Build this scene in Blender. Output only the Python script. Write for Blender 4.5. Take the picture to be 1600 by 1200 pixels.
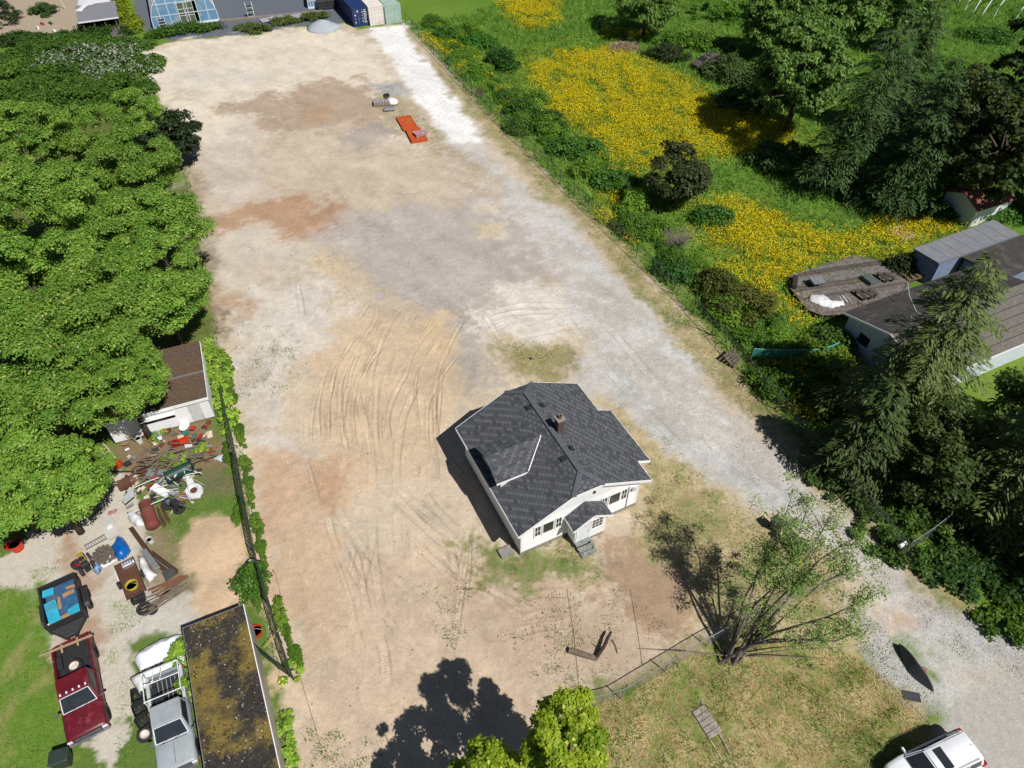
import bpy, bmesh, math, random
import numpy as np
from mathutils import Vector, Matrix
S = bpy.context.scene
for o in list(bpy.data.objects): bpy.data.objects.remove(o)
# ---------------------------------------------------------------- camera, sky, sun, exposure
CAM_H = 39.0; PITCH = math.radians(46.0); FOC = 1109.0
cd = bpy.data.cameras.new('camera'); cam = bpy.data.objects.new('camera', cd); S.collection.objects.link(cam)
cam.location = (0, 0, CAM_H); cam.rotation_euler = (math.radians(90)-PITCH, 0, 0)
cd.sensor_fit = 'HORIZONTAL'; cd.sensor_width = 36; cd.lens = 36*FOC/1600; cd.clip_start = .5; cd.clip_end = 3000
S.camera = cam
SUN_EL = math.radians(52.5); SUN_AZ = math.radians(134.0)      # compass bearing clockwise from +Y
w = bpy.data.worlds.new('World'); S.world = w; w.use_nodes = True
nt = w.node_tree; bg = nt.nodes['Background']
sky = nt.nodes.new('ShaderNodeTexSky'); sky.sky_type = 'NISHITA'; sky.sun_disc = False
sky.sun_elevation = SUN_EL; sky.sun_rotation = SUN_AZ; sky.air_density = .7; sky.dust_density = .3
nt.links.new(sky.outputs[0], bg.inputs[0]); bg.inputs[1].default_value = .05
sl = bpy.data.lights.new('sun', 'SUN'); sl.energy = 4.9; sl.angle = math.radians(.5); sl.color = (1, .968, .925)
so = bpy.data.objects.new('sun', sl); S.collection.objects.link(so)
sd = Vector((math.sin(SUN_AZ)*math.cos(SUN_EL), math.cos(SUN_AZ)*math.cos(SUN_EL), math.sin(SUN_EL)))
so.rotation_euler = sd.to_track_quat('Z', 'Y').to_euler()
S.view_settings.view_transform = 'Standard'; S.view_settings.look = 'None'
S.view_settings.exposure = .07; S.view_settings.gamma = 1.0; S.view_settings.use_curve_mapping = False
S.cycles.max_bounces = 6; S.cycles.transparent_max_bounces = 12; S.cycles.diffuse_bounces = 3; S.cycles.glossy_bounces = 2
S.cycles.transmission_bounces = 4; S.cycles.use_denoising = True
# ---------------------------------------------------------------- measuring helpers
def G(px, py, z=0.0):
    """world point at height z that stands at a place measured on the survey photograph"""
    u = (px-800)/FOC; v = (py-600)/FOC; c, s = math.cos(PITCH), math.sin(PITCH)
    d = Vector((u, c-v*s, -s-v*c)); t = (CAM_H-z)/-d.z
    return Vector((d.x*t, d.y*t, z))
def GG(pts, z=0.0): return [G(x, y, z) for x, y in pts]
LOT = math.radians(24.4)
AX = Vector((-math.sin(LOT), math.cos(LOT), 0)); BX = Vector((math.cos(LOT), math.sin(LOT), 0))
def yaw(a, b): d = b-a; return math.atan2(d.y, d.x)
def srgb(r, g, b, k=1.0):
    f = lambda c: ((c/255)/12.92 if c/255 <= .04045 else ((c/255+.055)/1.055)**2.4)*k
    return (f(r), f(g), f(b))
# ---------------------------------------------------------------- objects, parts, labels
def link(o, parent=None):
    S.collection.objects.link(o)
    if parent is not None: o.parent = parent
    return o
def tag(o, label=None, cat=None, group=None, kind=None):
    if label: o['label'] = label
    if cat: o['category'] = cat
    if group: o['group'] = group
    if kind: o['kind'] = kind
    return o
def thing(name, label, cat, loc=(0, 0, 0), rz=0.0, group=None):
    o = bpy.data.objects.new(name, None); link(o); o.location = loc; o.rotation_euler = (0, 0, rz)
    o.empty_display_size = .2
    return tag(o, label, cat, group)
def dup(o, loc=None, rz=None, label=None, sc=None, parent=None):
    c = o.copy(); S.collection.objects.link(c)
    if parent is not None: c.parent = parent
    if loc is not None: c.location = loc
    if rz is not None: c.rotation_euler = (0, 0, rz)
    if sc is not None: c.scale = sc if hasattr(sc, '__len__') else (sc, sc, sc)
    if label: c['label'] = label
    for ch in list(o.children): dup(ch, parent=c)
    return c
class MB:
    """collects shapes and links them as ONE mesh object"""
    def __init__(s): s.v = []; s.f = []; s.c = []; s.M = None; s.col = None
    def add(s, vs, fs):
        n = len(s.v)
        if s.M is not None: vs = [s.M @ Vector(p) for p in vs]
        s.v += [tuple(p) for p in vs]; s.f += [tuple(i+n for i in f) for f in fs]
        if s.col is not None: s.c += [s.col]*len(vs)
        return s
    def box(s, x0, x1, y0, y1, z0, z1):
        return s.add([(x0,y0,z0),(x1,y0,z0),(x1,y1,z0),(x0,y1,z0),(x0,y0,z1),(x1,y0,z1),(x1,y1,z1),(x0,y1,z1)],
            [(3,2,1,0),(4,5,6,7),(0,1,5,4),(1,2,6,5),(2,3,7,6),(3,0,4,7)])
    def cbox(s, c, d, rz=0, ry=0, rx=0):
        M0 = s.M; M = Matrix.Translation(c) @ Matrix.Rotation(rz,4,'Z') @ Matrix.Rotation(ry,4,'Y') @ Matrix.Rotation(rx,4,'X')
        s.M = M if M0 is None else M0 @ M
        s.box(-d[0]/2, d[0]/2, -d[1]/2, d[1]/2, -d[2]/2, d[2]/2); s.M = M0; return s
    def hexa(s, b, t):
        """bottom ring b and top ring t of the same length"""
        n = len(b); return s.add(list(b)+list(t), [tuple(range(n-1,-1,-1)), tuple(range(n, 2*n))]+[(i,(i+1)%n,n+(i+1)%n,n+i) for i in range(n)])
    def prism(s, poly, z0, z1): return s.hexa([(p[0],p[1],z0) for p in poly], [(p[0],p[1],z1) for p in poly])
    def slab(s, poly, th): return s.hexa([(p[0],p[1],p[2]-th) for p in poly], [tuple(p) for p in poly])
    def beam(s, p0, p1, wd, ht):
        p0 = Vector(p0); p1 = Vector(p1); d = (p1-p0).normalized(); up = Vector((0,0,1)) if abs(d.z) < .95 else Vector((1,0,0))
        a = d.cross(up).normalized(); b = a.cross(d); a = a*wd/2; b = b*ht/2
        return s.hexa([p0-a-b, p0+a-b, p0+a+b, p0-a+b], [p1-a-b, p1+a-b, p1+a+b, p1-a+b])
    def tube(s, p0, p1, r0, r1=None, n=6, cap=True): return s.path([p0, p1], [r0, r0 if r1 is None else r1], n, cap)
    def path(s, pts, r, n=6, cap=True):
        pts = [Vector(p) for p in pts]; rr = r if hasattr(r, '__len__') else [r]*len(pts); vs = []; fs = []
        ref = Vector((.31,.17,.93))
        for i, p in enumerate(pts):
            d = (pts[min(i+1,len(pts)-1)]-pts[max(i-1,0)]).normalized()
            a = d.cross(ref if abs(d.dot(ref)) < .97 else Vector((1,0,0))).normalized(); b = d.cross(a)
            for k in range(n):
                t = 2*math.pi*k/n; vs.append(p+a*math.cos(t)*rr[i]+b*math.sin(t)*rr[i])
        for i in range(len(pts)-1):
            for k in range(n): fs.append((i*n+k, i*n+(k+1)%n, (i+1)*n+(k+1)%n, (i+1)*n+k))
        if cap: fs += [tuple(range(n-1,-1,-1)), tuple((len(pts)-1)*n+k for k in range(n))]
        return s.add(vs, fs)
    def lathe(s, prof, n=16, M=None):
        M0 = s.M
        if M is not None: s.M = M if M0 is None else M0 @ M
        vs = []; fs = []
        for r, z in prof:
            for k in range(n):
                t = 2*math.pi*k/n; vs.append((r*math.cos(t), r*math.sin(t), z))
        for i in range(len(prof)-1):
            for k in range(n): fs.append((i*n+k, i*n+(k+1)%n, (i+1)*n+(k+1)%n, (i+1)*n+k))
        if prof[0][0] > 1e-4: fs.append(tuple(range(n-1,-1,-1)))
        if prof[-1][0] > 1e-4: fs.append(tuple((len(prof)-1)*n+k for k in range(n)))
        s.add(vs, fs); s.M = M0; return s
    def loft(s, rings, cap=True):
        n = len(rings[0]); vs = [p for r in rings for p in r]; fs = []
        for i in range(len(rings)-1):
            for k in range(n): fs.append((i*n+k, i*n+(k+1)%n, (i+1)*n+(k+1)%n, (i+1)*n+k))
        if cap: fs += [tuple(range(n-1,-1,-1)), tuple((len(rings)-1)*n+k for k in range(n))]
        return s.add(vs, fs)
    def quad(s, *p): return s.add(p, [tuple(range(len(p)))])
    def build(s, name, mat, parent=None, smooth=False, bevel=0.0, kind=None, seg=1):
        me = bpy.data.meshes.new(name); me.from_pydata(s.v, [], s.f); me.validate()
        if s.c and len(s.c) == len(me.vertices):
            at = me.attributes.new('col', 'FLOAT_COLOR', 'POINT'); at.data.foreach_set('color', np.array([(*c,1) for c in s.c], dtype=np.float32).ravel())
        bm = bmesh.new(); bm.from_mesh(me); bmesh.ops.recalc_face_normals(bm, faces=bm.faces)
        if bevel:
            bmesh.ops.remove_doubles(bm, verts=bm.verts, dist=1e-4)
            ed = [e for e in bm.edges if len(e.link_faces) == 2 and e.calc_face_angle(0) > .5]
            bmesh.ops.bevel(bm, geom=ed, offset=bevel, segments=seg, affect='EDGES', clamp_overlap=True)
        bm.to_mesh(me); bm.free()
        if smooth:
            me.polygons.foreach_set('use_smooth', [True]*len(me.polygons))
            if smooth is not True: me.set_sharp_from_angle(angle=math.radians(smooth))
        if mat is not None: me.materials.append(mat)
        o = bpy.data.objects.new(name, me); link(o, parent)
        if kind: o['kind'] = kind
        return o
def mesh_np(name, V, F, mat, col=None, parent=None, kind=None, smooth=False, attrs=None):
    """V (n,3), F (m,k) numpy -> one mesh object, col (n,3) point colours"""
    me = bpy.data.meshes.new(name); n = len(V); m, k = F.shape
    me.vertices.add(n); me.vertices.foreach_set('co', np.ascontiguousarray(V, dtype=np.float32).ravel())
    me.loops.add(m*k); me.loops.foreach_set('vertex_index', np.ascontiguousarray(F, dtype=np.int32).ravel())
    me.polygons.add(m); me.polygons.foreach_set('loop_start', np.arange(0, m*k, k, dtype=np.int32))
    me.update(calc_edges=True)
    if smooth: me.polygons.foreach_set('use_smooth', np.ones(m, dtype=bool))
    else: me.polygons.foreach_set('use_smooth', np.zeros(m, dtype=bool))
    if col is not None:
        at = me.attributes.new('col', 'FLOAT_COLOR', 'POINT'); c4 = np.ones((n,4), dtype=np.float32); c4[:,:3] = col
        at.data.foreach_set('color', c4.ravel())
    for nm, arr in (attrs or {}).items():
        at = me.attributes.new(nm, 'FLOAT', 'POINT'); at.data.foreach_set('value', arr.astype(np.float32))
    me.materials.append(mat); o = bpy.data.objects.new(name, me); link(o, parent)
    if kind: o['kind'] = kind
    return o
# ---------------------------------------------------------------- materials
def nodes(name):
    m = bpy.data.materials.new(name); m.use_nodes = True; t = m.node_tree; return m, t, t.nodes['Principled BSDF']
_pm = {}
def PM(name, c1, c2=None, sc=6.0, rough=.6, metal=0.0, bump=0.0, bsc=None, c3=None, sc3=1.2, amt3=.5, spec=.4):
    """paint-like procedural surface: two tones mottled by noise, optional third tone in patches, relief"""
    if name in _pm: return _pm[name]
    m, t, b = nodes(name); N = t.nodes.new; L = t.links.new
    tc = N('ShaderNodeTexCoord'); nz = N('ShaderNodeTexNoise'); nz.inputs['Scale'].default_value = sc; nz.inputs['Detail'].default_value = 6
    nz.inputs['Roughness'].default_value = .65; L(tc.outputs['Object'], nz.inputs['Vector'])
    c2 = c2 or tuple(x*.8 for x in c1)
    mx = N('ShaderNodeMix'); mx.data_type = 'RGBA'; mx.inputs[6].default_value = (*c1,1); mx.inputs[7].default_value = (*c2,1)
    rp = N('ShaderNodeMapRange'); rp.inputs[1].default_value = .35; rp.inputs[2].default_value = .68; L(nz.outputs[0], rp.inputs[0]); L(rp.outputs[0], mx.inputs[0])
    out = mx.outputs[2]
    if c3:
        n3 = N('ShaderNodeTexNoise'); n3.inputs['Scale'].default_value = sc3; n3.inputs['Detail'].default_value = 8; n3.inputs['Roughness'].default_value = .7
        L(tc.outputs['Object'], n3.inputs['Vector'])
        r3 = N('ShaderNodeMapRange'); r3.inputs[1].default_value = 1-amt3-.06; r3.inputs[2].default_value = 1-amt3+.06; L(n3.outputs[0], r3.inputs[0])
        m3 = N('ShaderNodeMix'); m3.data_type = 'RGBA'; L(r3.outputs[0], m3.inputs[0]); L(out, m3.inputs[6]); m3.inputs[7].default_value = (*c3,1); out = m3.outputs[2]
    L(out, b.inputs['Base Color']); b.inputs['Roughness'].default_value = rough; b.inputs['Metallic'].default_value = metal
    b.inputs['Specular IOR Level'].default_value = spec
    if bump:
        bp = N('ShaderNodeBump'); bp.inputs['Strength'].default_value = min(1, bump); bp.inputs['Distance'].default_value = .02
        n2 = N('ShaderNodeTexNoise'); n2.inputs['Scale'].default_value = bsc or sc*4; n2.inputs['Detail'].default_value = 4
        L(tc.outputs['Object'], n2.inputs['Vector']); L(n2.outputs[0], bp.inputs['Height']); L(bp.outputs[0], b.inputs['Normal'])
    _pm[name] = m; return m
def leaf_mat(name, trans=.3, rough=.55, var=.12):
    m, t, b = nodes(name); N = t.nodes.new; L = t.links.new
    at = N('ShaderNodeAttribute'); at.attribute_name = 'col'
    oi = N('ShaderNodeObjectInfo'); mr = N('ShaderNodeMapRange'); mr.inputs[3].default_value = 1-var; mr.inputs[4].default_value = 1+var
    L(oi.outputs['Random'], mr.inputs[0]); hs = N('ShaderNodeHueSaturation'); L(mr.outputs[0], hs.inputs['Value']); L(at.outputs['Color'], hs.inputs['Color'])
    L(hs.outputs[0], b.inputs['Base Color']); b.inputs['Roughness'].default_value = rough; b.inputs['Specular IOR Level'].default_value = .25
    tr = N('ShaderNodeBsdfTranslucent'); L(hs.outputs[0], tr.inputs['Color']); mx = N('ShaderNodeMixShader'); mx.inputs[0].default_value = trans
    L(b.outputs[0], mx.inputs[1]); L(tr.outputs[0], mx.inputs[2]); L(mx.outputs[0], t.nodes['Material Output'].inputs['Surface'])
    return m
def col_mat(name, rough=.8, bump=0, bsc=20, spec=.3):
    m, t, b = nodes(name); N = t.nodes.new; L = t.links.new
    at = N('ShaderNodeAttribute'); at.attribute_name = 'col'; L(at.outputs['Color'], b.inputs['Base Color'])
    b.inputs['Roughness'].default_value = rough; b.inputs['Specular IOR Level'].default_value = spec
    if bump:
        tc = N('ShaderNodeTexCoord'); n2 = N('ShaderNodeTexNoise'); n2.inputs['Scale'].default_value = bsc; L(tc.outputs['Object'], n2.inputs['Vector'])
        bp = N('ShaderNodeBump'); bp.inputs['Strength'].default_value = bump; bp.inputs['Distance'].default_value = .02
        L(n2.outputs[0], bp.inputs['Height']); L(bp.outputs[0], b.inputs['Normal'])
    return m
def net_mat(name, colr, open_=.45):
    """woven privacy net: threads with gaps, so it lets part of the light through"""
    m, t, b = nodes(name); N = t.nodes.new; L = t.links.new
    b.inputs['Base Color'].default_value = (*colr,1); b.inputs['Roughness'].default_value = .7
    tp = N('ShaderNodeBsdfTransparent'); mx = N('ShaderNodeMixShader'); mx.inputs[0].default_value = open_
    L(b.outputs[0], mx.inputs[1]); L(tp.outputs[0], mx.inputs[2]); L(mx.outputs[0], t.nodes['Material Output'].inputs['Surface'])
    return m
# ---------------------------------------------------------------- numeric noise
def _h(ix, iy, seed):
    n = (ix.astype(np.int64)*374761393 + iy.astype(np.int64)*668265263 + seed*1442695041) & 0xffffffff
    n = ((n ^ (n >> 13))*1274126177) & 0xffffffff
    return ((n ^ (n >> 16)) & 0xffff)/65535.0
def vnoise(x, y, seed=0):
    ix = np.floor(x); iy = np.floor(y); fx = x-ix; fy = y-iy; fx = fx*fx*(3-2*fx); fy = fy*fy*(3-2*fy)
    a = _h(ix,iy,seed); b = _h(ix+1,iy,seed); c = _h(ix,iy+1,seed); d = _h(ix+1,iy+1,seed)
    return (a*(1-fx)+b*fx)*(1-fy)+(c*(1-fx)+d*fx)*fy
def fbm(x, y, sc=1.0, oct=5, seed=0, gain=.55):
    s = np.zeros_like(x); a = 1.0; tot = 0; f = sc
    for i in range(oct): s += a*vnoise(x*f+i*17.3, y*f-i*9.1, seed+i*7); tot += a; a *= gain; f *= 2.03
    return s/tot
def sstep(a, b, x): t = np.clip((x-a)/(b-a), 0, 1); return t*t*(3-2*t)
def sdf(X, Y, poly):
    """signed distance to a polygon, positive inside, metres"""
    P = np.array([(p[0], p[1]) for p in poly]); d = np.full(X.shape, 1e9); ins = np.zeros(X.shape, bool)
    for i in range(len(P)):
        a = P[i]; b = P[(i+1) % len(P)]; e = b-a; wx = X-a[0]; wy = Y-a[1]
        t = np.clip((wx*e[0]+wy*e[1])/max(e@e, 1e-9), 0, 1); d = np.minimum(d, np.hypot(wx-e[0]*t, wy-e[1]*t))
        c = ((a[1] > Y) != (b[1] > Y)); den = e[1] if abs(e[1]) > 1e-9 else 1e-9
        ins ^= c & (X < e[0]*(Y-a[1])/den+a[0])
    return np.where(ins, d, -d)
# ================================================================ THE GROUND
def A(r, g, b, k=.80): return np.array(srgb(r, g, b, k))
LOTP = GG([(218,80),(270,66),(330,60),(400,55),(470,42),(545,36),(560,46),(632,36),(690,98),(735,150),(895,311),(1080,491),(1140,562),(1250,690),(1340,800),
           (1420,870),(1500,960),(1340,1020),(1190,985),(1110,1008),(870,1118),(838,1150),(850,1260),(480,1260),(440,1075),(425,1010),(395,880),(372,740),(352,640),(338,560),(330,470),(300,320),(285,270),(262,200),(235,120)])
DRV = GG([(575,42),(630,36),(665,85),(730,165),(800,235),(860,300),(960,400),(1040,500),(1130,610),(1210,690),(1290,770),(1340,815),(1410,880),(1500,955),(1620,1020),(1640,1110),
          (1500,1090),(1440,1075),(1380,1000),(1330,930),(1290,870),(1180,795),(1090,715),(1010,640),(930,570),(860,470),(800,370),(740,280),(690,220),(640,140),(590,70)])
STREET = GG([(1495,1100),(1560,1055),(1640,1020),(1900,1000),(1900,1300),(1380,1300),(1440,1190),(1465,1130)])
YARD = GG([(-80,870),(40,830),(130,745),(185,690),(200,640),(330,640),(340,560),(352,640),(372,740),(395,880),(425,1010),(440,1075),(480,1260),(480,1330),(-200,1330)])
NURS = GG([(205,-30),(560,-30),(548,34),(470,40),(400,53),(330,58),(268,64),(228,48),(212,20)])
SOIL = GG([(-40,-25),(125,-25),(190,5),(200,58),(100,60),(0,72),(-60,80)])
FRONT = GG([(838,1150),(870,1118),(1110,1008),(1190,985),(1340,1020),(1400,1065),(1465,1130),(1440,1190),(1380,1300),(838,1300)])
YEL = [GG(q) for q in ([(815,105),(870,85),(960,75),(1010,100),(1075,130),(1130,165),(1235,195),(1225,235),(1100,250),(985,275),(940,235),(880,190),(850,165)],
    [(770,-5),(868,-10),(872,35),(830,48),(800,40)], [(940,48),(1010,52),(1010,62),(950,58)], [(660,55),(720,62),(730,80),(700,90),(668,70)],
    [(708,92),(760,95),(765,120),(720,118)], [(770,135),(815,150),(850,200),(800,180)],
    [(1085,330),(1140,305),(1250,350),(1330,362),(1380,330),(1400,308),(1470,325),(1500,355),(1440,375),(1420,410),(1340,405),(1240,430),(1235,500),(1190,470),(1140,430),(1100,380)],
    [(1230,470),(1275,470),(1265,520),(1235,510)], [(1200,560),(1330,560),(1330,650),(1260,640),(1200,600)], [(985,270),(1000,300),(960,320),(930,280)], [(940,325),(1000,370),(985,385),(925,335)])]
PAINT = [  # polygon on the photograph, colour, edge softness m, edge wobble m, strength
 ([(222,82),(300,64),(470,44),(560,48),(600,75),(650,150),(690,215),(640,250),(560,240),(440,215),(300,235),(265,200)], A(226,213,190), 1.2, 3, .95),
 ([(240,120),(330,100),(470,105),(440,130),(270,140)], A(214,204,192), 1.5, 3, .7),
 ([(330,165),(430,150),(520,125),(590,128),(610,170),(600,215),(520,205),(450,222),(370,190)], A(176,150,124), 1.0, 3, .85),
 ([(470,165),(520,170),(510,190),(475,185)], A(186,148,106), .8, 1.5, .6),
 ([(440,225),(560,190),(610,215),(700,235),(790,285),(800,320),(640,330),(540,330),(440,300)], A(203,184,160), 1.5, 3, .8),
 ([(300,330),(400,345),(470,380),(560,400),(500,440),(420,430),(350,470),(320,420)], A(210,198,182), 1.2, 2, .8),
 ([(380,322),(420,300),(470,302),(520,325),(560,340),(545,362),(480,372),(440,366),(390,345),(330,362),(310,345)], A(188,148,114), .7, 2, .95),
 ([(335,445),(400,465),(440,480),(345,500)], A(196,158,126), .6, 1.5, .8),
 ([(370,190),(410,230),(440,300),(400,310),(330,320),(290,280),(300,235)], A(205,192,178), 1.2, 3, .8),
 ([(520,345),(590,330),(700,312),(830,300),(890,400),(880,450),(830,470),(750,470),(730,520),(700,520),(600,475),(560,430),(470,400)], A(186,176,168), 1.2, 3, .9),
 ([(690,480),(760,470),(770,520),(790,590),(730,620),(700,590)], A(176,166,156), .6, 1.5, .85),
 ([(745,475),(800,445),(860,440),(915,462),(905,500),(860,520),(800,535),(755,510)], A(224,215,202), .8, 1.5, .95),
 ([(740,345),(790,352),(785,375),(745,368)], A(214,196,158), .5, .8, .8), ([(745,318),(790,312),(780,335),(750,332)], A(214,198,172), .5, .8, .8),
 ([(500,395),(560,400),(570,440),(520,445),(480,420)], A(216,192,152), .8, 1.5, .8),
 ([(350,500),(430,435),(515,440),(520,520),(445,560),(430,640),(450,690),(490,740),(430,745),(390,690),(365,600)], A(216,206,193), .8, 2.0, .9),
 ([(350,560),(400,580),(420,660),(390,650),(360,620)], A(190,178,165), .8, 2, .7),
 ([(505,530),(600,490),(690,488),(705,560),(715,640),(690,690),(640,740),(560,760),(500,690),(490,610)], A(212,185,150), .8, 1.5, .85),
 ([(640,500),(685,485),(700,560),(670,570)], A(222,192,150), .6, 1, .7),
 ([(395,712),(455,715),(500,750),(560,715),(545,790),(480,800),(520,830),(540,900),(530,1000),(470,1080),(440,1000),(405,880)], A(207,174,140), .6, 1.5, .85),
 ([(490,720),(530,715),(525,790),(490,760)], A(192,150,112), .5, 1.0, .7), ([(400,715),(440,712),(450,740),(420,820),(402,800)], A(200,160,124), .7, 1.2, .6),
 ([(540,880),(700,860),(820,900),(900,960),(880,1080),(800,1200),(470,1220),(450,1080)], A(206,181,152), 1.0, 2, .85),
 ([(700,920),(850,900),(1000,980),(1090,1000),(870,1110),(800,1040)], A(190,162,136), 1.0, 2, .7),
 ([(575,160),(600,140),(640,150),(700,220),(760,265),(740,275),(680,235),(620,205),(590,180)], A(176,158,122), .5, 1.5, .75),
 ([(580,130),(640,128),(640,145),(600,150)], A(170,170,172), .4, .8, .8), ([(540,205),(600,190),(620,205),(560,240),(540,235)], A(158,150,148), .4, 1.2, .6),
]
PAINT2 = [
 ([(576,44),(632,38),(642,66),(690,125),(720,162),(748,205),(752,225),(705,226),(672,185),(645,150),(612,90)], A(240,239,236,.84), .35, .6, 1),
 ([(700,222),(752,225),(830,300),(930,400),(1010,490),(1100,590),(1200,690),(1290,775),(1400,872),(1500,955),(1640,1010),(1640,1120),(1500,1100),(1480,1080),(1400,985),(1330,890),(1190,790),(1090,715),(1000,640),(930,570),(900,510),(850,400),(780,290)], A(197,191,182), .6, 1, .9),
 ([(850,300),(885,330),(1000,465),(1110,590),(1090,600),(990,490),(900,390),(840,310)], A(192,194,193), .5, 1.2, .6),
 ([(850,560),(960,570),(1010,620),(1100,700),(1240,760),(1280,800),(1180,800),(1050,725),(960,650),(890,590)], A(186,188,187), .5, 1.2, .65),
 ([(1330,940),(1390,975),(1420,1010),(1480,1080),(1500,1100),(1440,1110),(1380,1090),(1330,1000)], A(196,192,188), .5, 1.0, .85),
 ([(1360,950),(1440,940),(1460,980),(1400,985)], A(196,166,134), .4, .8, .7), ([(1500,1060),(1600,1030),(1600,1060),(1510,1085)], A(196,180,158), .4, .8, .6),
 ([(1420,940),(1520,965),(1620,1020),(1620,1050),(1530,1030),(1440,985)], A(176,174,170), .5, 1, .7),
 ([(640,50),(665,85),(735,150),(895,311),(1080,491),(1150,570),(1120,592),(1000,462),(880,335),(800,255),(722,165),(672,98)], A(182,160,118), .5, 1.2, .9),
 ([(1150,570),(1250,690),(1340,800),(1420,870),(1530,960),(1490,955),(1400,880),(1300,780),(1200,690),(1110,592)], A(150,132,92), .5, 1.2, .9),
 ([(945,615),(1010,690),(1080,735),(1180,795),(1290,870),(1330,940),(1330,1010),(1200,985),(1110,1000),(1080,900),(1000,850),(990,790),(1015,740)], A(196,174,122), .6, 1.5, .9),
 ([(780,540),(840,532),(900,550),(910,580),(850,600),(790,575)], A(150,142,82), .5, 1.2, .8),
 ([(740,850),(790,858),(880,850),(940,880),(900,915),(800,920),(745,900)], A(150,146,82), .5, 1.5, .85),
 ([(930,840),(1010,835),(1080,860),(1120,960),(1060,1005),(960,960)], A(168,138,108), .5, 1.2, .9),
 ([(838,1150),(870,1118),(1110,1008),(1190,985),(1340,1020),(1400,1065),(1465,1130),(1440,1190),(1380,1300),(838,1300)], A(158,142,96), .4, .8, .95),
]
YPAINT = [
 ([(-80,880),(20,855),(130,745),(200,735),(215,800),(235,900),(260,945),(310,920),(320,1000),(290,985),(200,1010),(190,1200),(140,1200),(150,1060),(75,1020),(60,920),(-80,930)], A(208,199,185), .16, 1.0, .95),
 ([(110,870),(150,880),(165,1000),(130,1060),(75,1020),(95,990)], A(178,148,124), .4, .8, .85), ([(95,830),(120,835),(118,870),(95,865)], A(172,136,104), .3, .6, .8),
 ([(180,690),(330,650),(360,720),(310,740),(250,760),(195,745)], A(140,116,92), .4, .8, .9),
 ([(300,735),(372,735),(376,770),(310,775)], A(122,112,88), .4, .5, .8),
 ([(225,760),(262,820),(300,900),(330,905),(310,955),(250,950),(215,880)], A(150,130,108), .4, .6, .8),
 ([(285,845),(305,815),(335,806),(375,812),(390,850),(386,872),(366,888),(392,930),(350,965),(298,955),(312,905),(288,880)], A(212,184,152), .3, .4, 1),
 ([(205,925),(300,925),(310,985),(200,1005)], A(204,198,188), .4, .6, .8),
 ([(262,190),(300,320),(345,560),(350,470),(320,300),(285,190)], A(150,132,100), .5, 1, .7),
]
SIDEP = GG([(950,640),(1015,720),(1080,738),(1170,800),(1270,870),(1320,940),(1330,1010),(1200,985),(1120,990),(1085,900),(1010,835),(985,830),(1000,790),(1020,755),(985,700)])
VERGEP = GG([(640,45),(668,88),(735,148),(895,309),(1080,489),(1150,565),(1250,685),(1340,795),(1420,868),(1510,955),(1480,950),(1390,868),(1300,780),(1200,680),(1110,592),(1000,455),(885,325),(800,245),(720,160),(672,98)])
GREENP = GG([(742,850),(800,858),(880,850),(940,880),(900,915),(800,918),(748,903)])
LAWNP = GG([(-80,935),(20,915),(60,915),(76,1010),(86,1130),(108,1260),(-140,1260)])
rng = np.random.default_rng(7)
TRACKS = [ # centre line on the photograph, half width in m
 ([(553,600),(570,660),(581,720),(583,790),(583,850),(590,910),(598,960),(604,1005)], .24), ([(652,600),(632,650),(622,700),(620,760),(622,830),(628,890),(640,950)], .24),
 ([(590,975),(602,1030),(606,1080)], .26), ([(598,755),(640,800),(690,845),(735,875)], .26), ([(655,765),(700,815),(745,855)], .24), ([(630,835),(670,870),(710,905)], .24),
 ([(500,690),(497,640),(510,580),(540,530),(580,470)], .14), ([(515,680),(512,635),(527,575),(556,525)], .14), ([(540,690),(545,610),(575,540),(590,480),(570,420)], .16),
 ([(578,650),(582,580),(610,505),(640,470)], .18), ([(640,640),(660,580),(690,530)], .2), ([(605,690),(612,630),(650,560)], .18),
 ([(570,400),(566,350),(545,330),(520,295),(480,250),(440,225)], .16), ([(604,440),(600,405),(590,375),(560,335),(530,300),(505,260)], .16),
 ([(540,840),(560,880),(575,960),(580,985)], .2), ([(525,790),(555,840),(600,890),(650,930)], .22), ([(800,938),(850,928),(905,928)], .24), ([(795,990),(850,980),(900,975)], .26),
 ([(760,520),(810,500),(870,495)], .3), ([(760,490),(820,478),(900,480)], .3), ([(640,180),(690,250),(740,300)], .2), ([(680,100),(735,190)], .2), ([(640,80),(700,175)], .2),
 ([(920,470),(1010,580),(1120,700),(1230,780)], .3), ([(880,490),(970,600),(1080,715)], .3), ([(470,650),(475,700),(500,790)], .12), ([(420,180),(520,150),(600,130)], .2),
 ([(330,300),(420,270),(480,235)], .2), ([(690,910),(760,920),(830,960)], .2), ([(487,700),(488,650),(500,600)], .1), ([(532,700),(530,640),(548,570),(580,510)], .12), ([(565,560),(590,510),(625,470)], .1), ([(665,640),(690,590),(720,550)], .14), ([(630,600),(650,545),(690,495)], .12), ([(555,690),(560,620),(580,560)], .1), ([(690,700),(720,740),(760,770)], .16), ([(520,860),(545,930),(560,990)], .12), ([(700,845),(740,890),(790,910)], .2), ([(450,300),(500,360),(560,410)], .12), ([(800,970),(860,958),(930,962)], .2), ([(640,900),(645,960),(640,1030)], .14), ([(770,545),(830,525),(900,510)], .25), ([(755,505),(800,490),(880,487)], .25), ([(840,640),(800,560),(750,480)], .2),
]
rt = random.Random(8)
GA = [(500,700),(496,640),(510,580),(540,525),(578,468)]; GB = [(700,760),(690,690),(690,620),(700,560),(735,500)]
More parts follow.
